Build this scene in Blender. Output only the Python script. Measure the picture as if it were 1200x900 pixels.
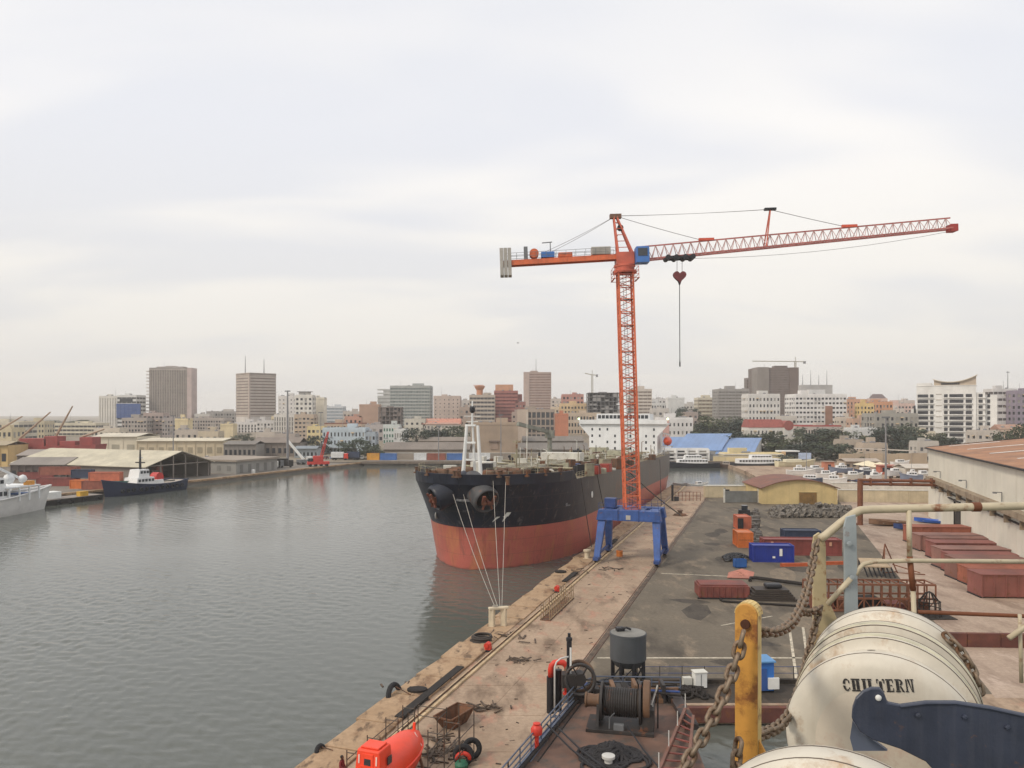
import bpy, bmesh, math, random
import numpy as np
from mathutils import Vector, Matrix
R = math.radians
for o in list(bpy.data.objects): bpy.data.objects.remove(o)
scene = bpy.context.scene
COL = scene.collection
# ------------------------------------------------------------------ camera
H = 23.0                       # eye height above the quay (metres)
F, CX, HY = 900.0, 600.0, 484.0  # focal length, centre column and horizon row of the 1200 x 900 photograph
WATER = -1.5
cam = bpy.data.cameras.new('camera')
cam.sensor_width = 36.0; cam.lens = 36.0 * F / 1200.0
cam.shift_y = (HY - 450.0) / 1200.0
cam.clip_start = 0.05; cam.clip_end = 20000
camo = bpy.data.objects.new('camera', cam); COL.objects.link(camo)
camo.location = (0, 0, H); camo.rotation_euler = (R(90), 0, 0)
scene.camera = camo
# ------------------------------------------------------------------ sky, sun, exposure
SUN_EL = R(43)      # high hazy sun behind the camera, to the left
w = bpy.data.worlds.new('World'); scene.world = w; w.use_nodes = True
nt = w.node_tree; nt.nodes.clear()
def wn(t, **k):
    n = nt.nodes.new(t)
    for a, b in k.items(): setattr(n, a, b)
    return n
wo = wn('ShaderNodeOutputWorld'); bg1 = wn('ShaderNodeBackground'); bg2 = wn('ShaderNodeBackground'); mx = wn('ShaderNodeMixShader')
sky = wn('ShaderNodeTexSky', sky_type='NISHITA', sun_disc=False, sun_elevation=SUN_EL, sun_rotation=R(238), air_density=1.4, dust_density=3.0)
bg1.inputs[1].default_value = 0.1
nt.links.new(sky.outputs[0], bg1.inputs[0])
tc = wn('ShaderNodeTexCoord'); sep = wn('ShaderNodeSeparateXYZ'); nt.links.new(tc.outputs['Generated'], sep.inputs[0])
# cloud deck: direction projected on a high plane so that the layers flatten towards the horizon
zz = wn('ShaderNodeMath', operation='ADD'); zz.inputs[1].default_value = 0.16; nt.links.new(sep.outputs[2], zz.inputs[0])
dv = wn('ShaderNodeVectorMath', operation='DIVIDE'); cz = wn('ShaderNodeCombineXYZ')
for i in range(3): nt.links.new(zz.outputs[0], cz.inputs[i])
nt.links.new(tc.outputs['Generated'], dv.inputs[0]); nt.links.new(cz.outputs[0], dv.inputs[1])
mp = wn('ShaderNodeMapping'); mp.inputs['Scale'].default_value = (0.55, 1.15, 1); mp.inputs['Rotation'].default_value = (0, 0, R(-12)); nt.links.new(dv.outputs[0], mp.inputs[0])
nz = wn('ShaderNodeTexNoise'); nz.inputs['Scale'].default_value = 1.25; nz.inputs['Detail'].default_value = 3; nz.inputs['Roughness'].default_value = 0.45; nz.inputs['Distortion'].default_value = 0.35
nt.links.new(mp.outputs[0], nz.inputs['Vector'])
cr = wn('ShaderNodeValToRGB'); cr.color_ramp.interpolation = 'EASE'
cr.color_ramp.elements[0].position = 0.4; cr.color_ramp.elements[0].color = (0.74, 0.742, 0.775, 1)
cr.color_ramp.elements[1].position = 0.6; cr.color_ramp.elements[1].color = (0.95, 0.905, 0.845, 1)
nt.links.new(nz.outputs['Fac'], cr.inputs[0])
hz = wn('ShaderNodeMapRange'); hz.inputs['From Min'].default_value = -0.02; hz.inputs['From Max'].default_value = 0.34; hz.clamp = True
nt.links.new(sep.outputs[2], hz.inputs[0])
hm = wn('ShaderNodeMixRGB'); hm.inputs[1].default_value = (0.67, 0.645, 0.615, 1)
nt.links.new(hz.outputs[0], hm.inputs[0]); nt.links.new(cr.outputs[0], hm.inputs[2])
zr = wn('ShaderNodeMapRange'); zr.inputs['From Min'].default_value = 0.2; zr.inputs['From Max'].default_value = 0.5; zr.inputs['To Max'].default_value = 0.75; zr.clamp = True; nt.links.new(sep.outputs[2], zr.inputs[0])
zm = wn('ShaderNodeMixRGB'); zm.inputs[2].default_value = (0.735, 0.742, 0.775, 1); nt.links.new(zr.outputs[0], zm.inputs[0]); nt.links.new(hm.outputs[0], zm.inputs[1])   # greyer, thicker cloud overhead
nt.links.new(zm.outputs[0], bg2.inputs[0]); bg2.inputs[1].default_value = 1.0
mx.inputs[0].default_value = 0.9
nt.links.new(bg1.outputs[0], mx.inputs[1]); nt.links.new(bg2.outputs[0], mx.inputs[2]); nt.links.new(mx.outputs[0], wo.inputs[0])
sl = bpy.data.lights.new('sun', 'SUN'); sl.energy = 1.5; sl.angle = R(11); sl.color = (1.0, 0.89, 0.74)
so = bpy.data.objects.new('sun', sl); COL.objects.link(so)
so.rotation_euler = Vector((0.68, 0.42, -0.74)).to_track_quat('-Z', 'Y').to_euler()
so.location = (-40, -60, 90)
vs = scene.view_settings; vs.view_transform = 'Standard'; vs.look = 'None'; vs.exposure = 0.3; vs.gamma = 1; vs.use_curve_mapping = False
scene.cycles.max_bounces = 6; scene.cycles.diffuse_bounces = 3; scene.cycles.glossy_bounces = 3; scene.cycles.transmission_bounces = 3; scene.cycles.volume_bounces = 2
scene.cycles.use_denoising = True
# ------------------------------------------------------------------ photograph -> place
def P(px, py, Y): return Vector(((px - CX) / F * Y, Y, H - (py - HY) / F * Y))
def G(px, py, z=0.0): return P(px, py, (H - z) * F / (py - HY))
QA = math.atan2(1, 0.334)            # heading of the quay
U = Vector((math.cos(QA), math.sin(QA), 0)); V = Vector((U.y, -U.x, 0))   # along the quay, towards the land
QROT = QA - R(90)                    # turns +Y onto the quay heading, +X onto V
def E(Y): return -30.45 + 0.3325 * Y
# ------------------------------------------------------------------ materials
MATS = {}
def lin(c): return tuple(((x / 12.92) if x <= 0.04045 else ((x + 0.055) / 1.055) ** 2.4) for x in c)
def rgb(r, g, b): return lin((r / 255, g / 255, b / 255))
def M(name, col, rough=0.7, metal=0.0, var=0.12, scale=0.6, rust=0.0, rustcol=(0.16, 0.06, 0.025), rscale=1.0, streak=0.0, stcol=None, bump=0.0, bscale=8.0, spec=0.5, emit=0.0):
    if name in MATS: return MATS[name]
    m = bpy.data.materials.new(name); m.use_nodes = True; t = m.node_tree
    b = t.nodes['Principled BSDF']; b.inputs['Roughness'].default_value = rough; b.inputs['Metallic'].default_value = metal
    b.inputs['Specular IOR Level'].default_value = spec
    MATS[name] = m
    c4 = (*col[:3], 1); b.inputs['Base Color'].default_value = c4
    if emit: b.inputs['Emission Color'].default_value = c4; b.inputs['Emission Strength'].default_value = emit
    if var <= 0 and rust <= 0 and streak <= 0: return m
    co = t.nodes.new('ShaderNodeTexCoord'); L = t.links.new
    def noise(sc, det, vec=None, rgh=0.6):
        n = t.nodes.new('ShaderNodeTexNoise'); n.inputs['Scale'].default_value = sc; n.inputs['Detail'].default_value = det; n.inputs['Roughness'].default_value = rgh
        L(vec or co.outputs['Object'], n.inputs['Vector']); return n.outputs['Fac']
    def mr(src, a, bb, lo, hi):
        n = t.nodes.new('ShaderNodeMapRange'); n.inputs[1].default_value = a; n.inputs[2].default_value = bb; n.inputs[3].default_value = lo; n.inputs[4].default_value = hi; n.clamp = True
        L(src, n.inputs[0]); return n.outputs[0]
    def mix(fac, a, bcol, mode='MIX'):
        n = t.nodes.new('ShaderNodeMixRGB'); n.blend_type = mode
        if isinstance(fac, float): n.inputs[0].default_value = fac
        else: L(fac, n.inputs[0])
        for s, x in ((1, a), (2, bcol)):
            if isinstance(x, tuple): n.inputs[s].default_value = x
            else: L(x, n.inputs[s])
        return n.outputs[0]
    n1 = noise(scale, 6)
    dark = tuple(x * (1 - 2.2 * var) for x in col[:3]) + (1,); lite = tuple(min(1, x * (1 + 1.6 * var)) for x in col[:3]) + (1,)
    c = mix(mr(n1, 0.3, 0.7, 0, 1), dark, lite)
    if streak > 0:
        mpn = t.nodes.new('ShaderNodeMapping'); mpn.inputs['Scale'].default_value = (scale * 5, scale * 5, scale * 0.35); L(co.outputs['Object'], mpn.inputs[0])
        s = noise(1.0, 4, mpn.outputs[0]); sc = stcol or tuple(x * 0.45 for x in col[:3])
        c = mix(mr(s, 0.5, 0.75, 0, streak), c, (*sc, 1))
    if rust > 0:
        n2 = noise(rscale, 8, None, 0.7)
        f = mr(n2, 0.62 - 0.3 * rust, 0.72 - 0.22 * rust, 0, 1)
        n3 = noise(rscale * 6, 4); rc = mix(n3, tuple(x * 0.5 for x in rustcol) + (1,), tuple(x * 1.6 for x in rustcol) + (1,))
        c = mix(f, c, rc)
    L(c, b.inputs['Base Color'])
    rr = mr(n1, 0.2, 0.8, max(0.05, rough - 0.12), min(1, rough + 0.12)); L(rr, b.inputs['Roughness'])
    if bump > 0:
        nb = noise(bscale, 6); bn = t.nodes.new('ShaderNodeBump'); bn.inputs['Strength'].default_value = bump; bn.inputs['Distance'].default_value = 0.4 / bscale
        L(nb, bn.inputs['Height']); L(bn.outputs[0], b.inputs['Normal'])
    return m
# ------------------------------------------------------------------ mesh building
class MB:
    def __init__(s): s.v = []; s.f = []
    def add(s, vs, fs):
        n = len(s.v); s.v += [tuple(x) for x in vs]; s.f += [tuple(i + n for i in f) for f in fs]; return s
    def hexa(s, p):   # 8 corners: bottom 0-3 ccw, top 4-7
        return s.add(p, [(3, 2, 1, 0), (4, 5, 6, 7), (0, 1, 5, 4), (1, 2, 6, 5), (2, 3, 7, 6), (3, 0, 4, 7)])
    def box(s, x0, x1, y0, y1, z0, z1):
        return s.hexa([(x0, y0, z0), (x1, y0, z0), (x1, y1, z0), (x0, y1, z0), (x0, y0, z1), (x1, y0, z1), (x1, y1, z1), (x0, y1, z1)])
    def bar(s, p, q, w, h=None, up=(0, 0, 1)):
        p, q = Vector(p), Vector(q); h = h or w; d = q - p
        if d.length < 1e-6: return s
        d.normalize(); up = Vector(up)
        if abs(d.dot(up)) > 0.98: up = Vector((0, 1, 0)) if abs(d.y) < 0.9 else Vector((1, 0, 0))
        a = d.cross(up).normalized(); b = a.cross(d).normalized(); a *= w / 2; b *= h / 2
        return s.hexa([p - a - b, p + a - b, q + a - b, q - a - b, p - a + b, p + a + b, q + a + b, q - a + b])
    def tube(s, pts, r, n=8, caps=True):
        pts = [Vector(p) for p in pts]; k = len(pts); rs = r if isinstance(r, (list, tuple)) else [r] * k
        rings = []; prev = None
        for i, p in enumerate(pts):
            d = (pts[min(i + 1, k - 1)] - pts[max(i - 1, 0)]).normalized()
            if prev is None:
                u = Vector((0, 0, 1)) if abs(d.z) < 0.9 else Vector((1, 0, 0)); a = d.cross(u).normalized()
            else:
                a = (prev - d * prev.dot(d)).normalized()
            prev = a; b = d.cross(a)
            rings.append([p + (a * math.cos(2 * math.pi * j / n) + b * math.sin(2 * math.pi * j / n)) * rs[i] for j in range(n)])
        vs = [v for rg in rings for v in rg]; fs = []
        for i in range(k - 1):
            for j in range(n): fs.append((i * n + j, i * n + (j + 1) % n, (i + 1) * n + (j + 1) % n, (i + 1) * n + j))
        if caps: fs.append(tuple(reversed(range(n)))); fs.append(tuple((k - 1) * n + j for j in range(n)))
        return s.add(vs, fs)
    def lathe(s, prof, n=24, M4=None):  # (radius, height) pairs about z
        vs = []; fs = []
        for r, z in prof:
            for j in range(n): vs.append(Vector((r * math.cos(2 * math.pi * j / n), r * math.sin(2 * math.pi * j / n), z)))
        if M4: vs = [M4 @ v for v in vs]
        for i in range(len(prof) - 1):
            for j in range(n): fs.append((i * n + j, i * n + (j + 1) % n, (i + 1) * n + (j + 1) % n, (i + 1) * n + j))
        fs.append(tuple(reversed(range(n)))); fs.append(tuple((len(prof) - 1) * n + j for j in range(n)))
        return s.add(vs, fs)
    def prism(s, poly, ex):  # 3d polygon swept along vector ex
        k = len(poly); ex = Vector(ex); poly = [Vector(p) for p in poly]
        return s.add(poly + [p + ex for p in poly], [tuple(range(k)), tuple(reversed(range(k, 2 * k)))] + [(i + k, (i + 1) % k + k, (i + 1) % k, i)[::-1] and (i, i + k, (i + 1) % k + k, (i + 1) % k) for i in range(k)])
    def quad(s, a, b, c, d): return s.add([a, b, c, d], [(0, 1, 2, 3)])
    def torus(s, R0, r, n=24, m=8, M4=None):
        vs = []; fs = []
        for i in range(n):
            for j in range(m):
                a = 2 * math.pi * i / n; b = 2 * math.pi * j / m
                v = Vector(((R0 + r * math.cos(b)) * math.cos(a), (R0 + r * math.cos(b)) * math.sin(a), r * math.sin(b))); vs.append(M4 @ v if M4 else v)
                fs.append((i * m + j, ((i + 1) % n) * m + j, ((i + 1) % n) * m + (j + 1) % m, i * m + (j + 1) % m))
        return s.add(vs, fs)
    def mesh(s, name, mat, smooth=False, fix=True):
        me = bpy.data.meshes.new(name); me.from_pydata(s.v, [], s.f); me.update()
        if fix:
            bm = bmesh.new(); bm.from_mesh(me); bmesh.ops.recalc_face_normals(bm, faces=bm.faces); bm.to_mesh(me); bm.free()
        me.materials.append(mat)
        if smooth: me.shade_smooth() if smooth is True else me.set_sharp_from_angle(angle=R(smooth)) if False else me.shade_smooth()
        return me
    def build(s, name, mat, parent=None, smooth=False, loc=(0, 0, 0), rot=(0, 0, 0), bevel=0, fix=True):
        o = bpy.data.objects.new(name, s.mesh(name, mat, bool(smooth), fix)); COL.objects.link(o)
        if smooth and smooth is not True:
            o.data.set_sharp_from_angle(angle=R(smooth))
        o.location = loc; o.rotation_euler = rot; o.parent = parent
        if bevel:
            bv = o.modifiers.new('bevel', 'BEVEL'); bv.width = bevel; bv.segments = 2; bv.limit_method = 'ANGLE'
        return o
def inst(name, me, parent=None, loc=(0, 0, 0), rot=(0, 0, 0), sc=(1, 1, 1)):
    o = bpy.data.objects.new(name, me); COL.objects.link(o); o.location = loc; o.rotation_euler = rot; o.scale = sc; o.parent = parent; return o
def tag(o, label, cat, group=None):
    o['label'] = label; o['category'] = cat
    if group: o['group'] = group
    return o
def thing(name, label, cat, loc=(0, 0, 0), rz=0.0, group=None):
    o = bpy.data.objects.new(name, None); COL.objects.link(o); o.location = loc; o.rotation_euler = (0, 0, rz); o.empty_display_size = 0.3
    return tag(o, label, cat, group)
def struct(o): o['kind'] = 'structure'; return o
def stuff(o): o['kind'] = 'stuff'; return o
def copy_tree(o, parent=None):
    c = o.copy(); COL.objects.link(c); c.parent = parent
    for ch in o.children: copy_tree(ch, c)
    return c
def clip(x, a=0.0, b=1.0): return max(a, min(b, x))
def smooth01(x): x = clip(x); return x * x * (3 - 2 * x)
# ================================================================== the setting
def terrain(x, y):
    r = smooth01((y - 395) / 330.0)
    side = smooth01((x + 420) / 500.0)         # the plateau rises behind the middle and the right
    return 0.15 + r * (4.5 + 10.5 * side)
# --- water
def water_mat():
    m = bpy.data.materials.new('harbour_water'); m.use_nodes = True; t = m.node_tree; L = t.links.new
    b = t.nodes['Principled BSDF']; b.inputs['Base Color'].default_value = (0.10, 0.107, 0.092, 1); b.inputs['Roughness'].default_value = 0.07; b.inputs['IOR'].default_value = 1.333
    co = t.nodes.new('ShaderNodeTexCoord')
    def nz(sc, det, st, rot=0):
        mp = t.nodes.new('ShaderNodeMapping'); mp.inputs['Scale'].default_value = st; mp.inputs['Rotation'].default_value = (0, 0, rot); L(co.outputs['Object'], mp.inputs[0])
        n = t.nodes.new('ShaderNodeTexNoise'); n.inputs['Scale'].default_value = sc; n.inputs['Detail'].default_value = det; n.inputs['Roughness'].default_value = 0.55; n.inputs['Distortion'].default_value = 0.6
        L(mp.outputs[0], n.inputs['Vector']); return n.outputs['Fac']
    def bump(h, s, d, nrm=None):
        n = t.nodes.new('ShaderNodeBump'); n.inputs['Strength'].default_value = s; n.inputs['Distance'].default_value = d; L(h, n.inputs['Height'])
        if nrm: L(nrm, n.inputs['Normal'])
        return n.outputs[0]
    patch = nz(0.012, 3, (1, 2.2, 1))
    mr = t.nodes.new('ShaderNodeMapRange'); mr.inputs[1].default_value = 0.35; mr.inputs[2].default_value = 0.65; mr.inputs[3].default_value = 0.55; mr.inputs[4].default_value = 1.0; L(patch, mr.inputs[0])
    n = t.nodes.new('ShaderNodeBump'); n.inputs['Distance'].default_value = 0.014; L(nz(4.6, 3, (0.8, 1.3, 1)), n.inputs['Height']); L(mr.outputs[0], n.inputs['Strength'])
    L(n.outputs[0], b.inputs['Normal'])
    return m
mb = MB(); mb.quad((-2600, -200, 0), (1500, -200, 0), (1500, 420, 0), (-2600, 420, 0))
m_water = water_mat()
struct(mb.build('water', m_water, loc=(0, 0, WATER - .3)))
# the harbour surface itself: real wavelets, finer near the viewer
nr, nc_ = 1040, 700
rad = 26.0 * (440.0 / 26.0) ** (np.arange(nr) / (nr - 1.0)); th = np.radians(np.linspace(-38, 34, nc_))
Rr, Tt = np.meshgrid(rad, th, indexing='ij'); wx = Rr * np.sin(Tt); wy = Rr * np.cos(Tt); wz = np.zeros_like(wx); rs = np.random.RandomState(5)
step = Rr * (math.log(440.0 / 26.0) / (nr - 1)) * 1.0
for i in range(64):
    lam = 0.42 * (2.6 / 0.42) ** rs.rand(); kk = 2 * math.pi / lam; d_ = math.radians(62) + rs.randn() * 0.75; amp = 0.0195 / kk
    wz += amp * np.clip(lam / (step * 3.2) - 0.35, 0, 1) * np.sin(kk * (wx * math.cos(d_) + wy * math.sin(d_)) + rs.rand() * 6.283)
gust = 0.72 + 0.5 * np.sin(wx * 0.045 + 1.3 + 0.6 * np.sin(wy * 0.031)) * np.sin(wy * 0.052 + 0.4); wz *= gust
me = bpy.data.meshes.new('water'); nv = nr * nc_; me.vertices.add(nv); me.vertices.foreach_set('co', np.stack([wx, wy, wz], -1).astype(np.float32).ravel())
ii = np.arange(nv).reshape(nr, nc_); q = np.stack([ii[:-1, :-1], ii[:-1, 1:], ii[1:, 1:], ii[1:, :-1]], -1).reshape(-1, 4)
nf = len(q); me.loops.add(nf * 4); me.loops.foreach_set('vertex_index', q.ravel().astype(np.int32)); me.polygons.add(nf); me.polygons.foreach_set('loop_start', (np.arange(nf) * 4).astype(np.int32)); me.update(calc_edges=True); me.validate()
me.shade_smooth(); me.materials.append(m_water); wo_ = bpy.data.objects.new('water', me); COL.objects.link(wo_); wo_.location = (0, 0, WATER); struct(wo_)
# --- ground materials (world-scale procedural wear)
def ground_mat(name, base, alt, stain, stain2, sc=0.16, crack=True):
    m = bpy.data.materials.new(name); m.use_nodes = True; t = m.node_tree; L = t.links.new
    b = t.nodes['Principled BSDF']; b.inputs['Roughness'].default_value = 0.85; b.inputs['Specular IOR Level'].default_value = 0.3
    co = t.nodes.new('ShaderNodeTexCoord')
    def nz(s, d, st=(1, 1, 1), rot=0.0):
        mp = t.nodes.new('ShaderNodeMapping'); mp.inputs['Scale'].default_value = st; mp.inputs['Rotation'].default_value = (0, 0, rot); L(co.outputs['Object'], mp.inputs[0])
        n = t.nodes.new('ShaderNodeTexNoise'); n.inputs['Scale'].default_value = s; n.inputs['Detail'].default_value = d; n.inputs['Roughness'].default_value = 0.65; L(mp.outputs[0], n.inputs['Vector']); return n.outputs['Fac']
    def mix(f, a, c):
        n = t.nodes.new('ShaderNodeMixRGB')
        L(f, n.inputs[0])
        for s, x in ((1, a), (2, c)):
            if isinstance(x, tuple): n.inputs[s].default_value = (*x, 1)
            else: L(x, n.inputs[s])
        return n.outputs[0]
    def mr(src, a, bb, lo=0.0, hi=1.0):
        n = t.nodes.new('ShaderNodeMapRange'); n.inputs[1].default_value = a; n.inputs[2].default_value = bb; n.inputs[3].default_value = lo; n.inputs[4].default_value = hi; L(src, n.inputs[0]); return n.outputs[0]
    c = mix(mr(nz(sc, 7), 0.32, 0.68), base, alt)
    c = mix(mr(nz(sc * 1.7, 8, (1.0, 0.4, 1), 0.3), 0.5, 0.64, 0, 0.9), c, stain)
    c = mix(mr(nz(sc * 3.4, 6, (1.2, 0.5, 1), 0.34), 0.55, 0.66, 0, 0.9), c, stain2)
    c = mix(mr(nz(2.6, 8), 0.35, 0.7, 0.0, 0.4), c, tuple(x * 0.45 for x in base))
    L(c, b.inputs['Base Color'])
    bn = t.nodes.new('ShaderNodeBump'); bn.inputs['Strength'].default_value = 0.35; bn.inputs['Distance'].default_value = 0.06; L(nz(3.0, 8), bn.inputs['Height']); L(bn.outputs[0], b.inputs['Normal'])
    return m
m_quay = ground_mat('quay_concrete', rgb(156, 134, 113), rgb(184, 161, 138), rgb(112, 93, 77), rgb(176, 134, 113))
m_edge = ground_mat('quay_edge_concrete', rgb(166, 138, 108), rgb(186, 158, 128), rgb(122, 92, 68), rgb(90, 74, 60), 0.25)
m_asph = ground_mat('yard_asphalt', rgb(104, 96, 84), rgb(120, 110, 95), rgb(76, 69, 61), rgb(142, 127, 108), 0.10)
m_pink = ground_mat('shed_apron_concrete', rgb(166, 146, 130), rgb(186, 166, 148), rgb(136, 116, 102), rgb(194, 174, 158), 0.12)
m_left = ground_mat('left_quay_ground', rgb(118, 112, 104), rgb(136, 128, 118), rgb(98, 92, 86), rgb(150, 138, 122), 0.05)
m_earth = ground_mat('city_ground', rgb(132, 122, 108), rgb(150, 138, 120), rgb(96, 96, 80), rgb(160, 148, 132), 0.03)
m_qwall = M('quay_wall', rgb(92, 78, 66), 0.9, var=0.2, scale=0.5, streak=0.6)
# --- the quay on the right: plan outline with a slip cut into it, top at z = 0
def poly_slab(name, pts, z0, z1, mat, fine=None):
    mb = MB(); k = len(pts)
    mb.add([(x, y, z1) for x, y in pts] + [(x, y, z0) for x, y in pts], [tuple(range(k))] + [(i, i + k, (i + 1) % k + k, (i + 1) % k) for i in range(k)])
    return struct(mb.build(name, mat))
SLIP_Y = 60.5
def SL(Y): return -1.6 + 0.37 * (Y - 30)       # landward face of the slip's quay
quay_pts = [(E(15), 15), (SL(15) - 1, 15), (SL(SLIP_Y) - 1, SLIP_Y), (34.5, SLIP_Y), (34.5, 15), (260, 15), (260, 358), (98, 358), (92, 300), (82, 242), (E(241), 241)]
poly_slab('quay', quay_pts, -8, 0.0, m_quay)
def strip(name, off0, off1, Y0, Y1, z, mat, n=1):   # band parallel to the quay; offsets are X at Y = 0
    mb = MB(); mb.quad((off0 + .334 * Y0, Y0, z), (off1 + .334 * Y0, Y0, z), (off1 + .334 * Y1, Y1, z), (off0 + .334 * Y1, Y1, z))
    return struct(mb.build(name, mat))
# worn coping along the water: blocks with broken, uneven fronts
random.seed(3)
cop = struct(MB().add([(0, 0, -1), (0.1, 0, -1), (0, 0.1, -1)], [(0, 1, 2)]).build('quay_coping', m_edge))
Y = 40.0
while Y < 239:
    ln = random.uniform(3.6, 5.6); a = Vector((E(Y), Y, 0)); b = Vector((E(Y + ln - 0.12), Y + ln - 0.12, 0))
    o1 = random.uniform(-0.35, 0.1); o2 = random.uniform(-0.35, 0.1); wd = 3.1 + random.uniform(-.15, .1); hz_ = random.uniform(0.10, 0.2)
    k = MB(); p = [a - V * -o1, a + V * wd, b + V * wd, b + V * o2]
    k.hexa([Vector((q.x, q.y, -1.2)) for q in p] + [Vector((q.x, q.y, hz_ + random.uniform(-.02, .02))) for q in p])
    o = k.build('coping_block', m_edge, cop, bevel=0.06); Y += ln
# cast slabs between the crane rails, slightly uneven, with open joints
random.seed(9); Y = 34.0; sb_ = struct(MB().add([(0, 60, -1), (0.1, 60, -1), (0, 60.1, -1)], [(0, 1, 2)]).build('quay_paving', m_quay))
while Y < 236:
    ln = random.uniform(5.4, 6.6)
    for j in range(2):
        x0 = -26.0 + .335 * Y + j * 4.45; a = Vector((x0 + .02, Y, 0)); b = Vector((x0 + 4.41, Y, 0))
        if b.x + 4 > SL(Y) and Y < SLIP_Y: continue
        d = Vector((.335 * (ln - .05), ln - .05, 0)); t1 = [random.uniform(.006, .03) for _ in range(4)]
        MB().hexa([p + Vector((0, 0, -.1)) for p in (a, b, b + d, a + d)] + [p + Vector((0, 0, t1[i])) for i, p in enumerate((a, b, b + d, a + d))]).build('slab', m_quay, sb_)
    Y += ln
k = MB(); random.seed(19)
for i in range(230):
    Y = 40 + 150 * random.random() ** 1.6; x = E(Y) + random.uniform(.6, 13.5); s_ = random.uniform(.02, .1); k.bar((x, Y, .04), (x + random.uniform(-.4, .4), Y + random.uniform(-.3, .3), .05), s_, s_ * .6)
o = k.build('quay_litter', M('litter_brown', rgb(78, 64, 54), .9, var=.34, scale=.7)); o['kind'] = 'stuff'; o['label'] = 'scattered scraps and grit over the concrete quay'; o['category'] = 'litter'
strip('yard_asphalt', -16.6, 18.3, 62.8, 212, 0.004, m_asph)
strip('shed_apron', 18.3, 35.6, 62, 235, 0.005, m_pink)
# crane rails: seaward one on a raised pale beam beside an open cable trench, landward one let into the concrete
m_beam = M('rail_beam_concrete', rgb(190, 166, 132), 0.85, var=0.16, scale=0.8)
m_rail = M('steel_rail', rgb(88, 66, 52), 0.5, 0.6, var=0.2, rust=0.5)
m_dark = M('dark_pit', rgb(38, 33, 30), 0.9, var=0.2)
rb = struct(MB().add([(0, 0, -1), (0.1, 0, -1), (0, 0.1, -1)], [(0, 1, 2)]).build('crane_rail_track', m_beam))
Y = 36.0
while Y < 236:
    k = MB(); a = Vector((-26.4 + .335 * Y, Y, 0)); b = a + U * 7.9
    k.bar(a + Vector((0, 0, 0.09)), b + Vector((0, 0, 0.09)), 0.62, 0.2); k.build('rail_beam', m_beam, rb, bevel=0.03)
    Y += 8 * U.y
k = MB(); a = Vector((-26.4 + .335 * 36, 36, 0.24)); k.bar(a, a + U * 205, 0.09, 0.12); k.build('rail', m_rail, rb)
for off in (-0.35, 0.35):
    k = MB(); a = Vector((-16.9 + .335 * 62 + off, 62, 0.012)); k.bar(a, a + U * 180, 0.10, 0.08); k.build('rail', m_rail, rb)
k = MB(); a = Vector((-16.9 + .335 * 62, 62, 0.008)); k.bar(a, a + U * 180, 0.42, 0.02); k.build('rail_channel', M('channel_grime', rgb(92, 78, 66), .9, var=.3, scale=.8), rb)
for y0, y1 in ((57.5, 69), (104, 110), (131, 139)):
    k = MB(); a = Vector((-27.75 + .335 * y0, y0, 0.14)); b = Vector((-27.75 + .335 * y1, y1, 0.14)); k.bar(a, b, 0.7, 0.28); k.build('cable_trench_dark_strip', m_dark, rb)  # dark strips laid on top for the shaded inside of the open trench
# slip end: timber-faced fender beam and darker apron with a coaming
m_fend = M('slip_fender_steel', rgb(98, 58, 50), 0.8, var=0.2, rust=0.3)
m_apr = ground_mat('slip_apron', rgb(76, 67, 58), rgb(64, 57, 50), rgb(50, 45, 40), rgb(92, 80, 68), 0.2)
ap = struct(MB().quad((SL(SLIP_Y) - 6, SLIP_Y + 0.4, 0.01), (34, SLIP_Y + 0.4, 0.01), (34.8, SLIP_Y + 4.6, 0.01), (SL(SLIP_Y) - 5, SLIP_Y + 4.6, 0.01)).build('slip_apron', m_apr))
fb = thing('slip_fender', 'long dark red fender beam across the head of the slip above the water', 'fender', (0, 0, 0))
x = SL(SLIP_Y)
while x < 34:
    MB().box(x, x + 3.9, SLIP_Y - 0.45, SLIP_Y - 0.004, -1.25, -0.05).build('fender_panel', m_fend, fb, bevel=0.04); x += 4
k = MB(); k.box(SL(SLIP_Y), 34, SLIP_Y + 4.7, SLIP_Y + 5.1, 0, 0.35); tag(k.build('slip_coaming', m_apr, bevel=0.03), 'low dark concrete kerb running behind the slip fender beam', 'kerb')
# worn patches, tyre tracks and oil stains in the asphalt, laid as thin repairs
random.seed(23); m_pat = [ground_mat('patch_tar', rgb(76, 70, 63), rgb(88, 81, 72), rgb(62, 57, 52), rgb(98, 90, 78), .4), ground_mat('patch_dust', rgb(136, 122, 104), rgb(120, 109, 94), rgb(104, 95, 82), rgb(150, 134, 112), .4)]
for i in range(26):
    Y = 66 + 130 * random.random(); c = Vector((-16.6 + .334 * Y + random.uniform(2, 31), Y, .0068 + .0001 * i)); n = random.randint(6, 10); rx, ry = random.uniform(.5, 2.6), random.uniform(.7, 5)
    q = [c + V * rx * math.cos(a) * random.uniform(.7, 1.1) + U * ry * math.sin(a) * random.uniform(.7, 1.1) for a in [2 * math.pi * j / n for j in range(n)]]
    struct(MB().add(q, [tuple(range(n))]).build('asphalt_patch', m_pat[i % 3 == 0], fix=False))
# painted yard lines
m_paint = M('yard_paint', rgb(190, 180, 160), 0.8, var=0.25, scale=2)
mb = MB()
for (p, q, wd) in ((G(700, 771), G(1000, 771), 0.16), (G(925, 735), G(934, 800), .13), (G(941, 735), G(950, 800), .13), (G(845, 733), G(905, 722), .1), (G(775, 672), G(870, 676), .15)):
    d = (q - p).normalized(); n = Vector((d.y, -d.x, 0)) * wd
    mb.quad(p - n + Vector((0, 0, .009)), p + n + Vector((0, 0, .009)), q + n + Vector((0, 0, .009)), q - n + Vector((0, 0, .009)))
struct(mb.build('painted_line', m_paint))
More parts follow.
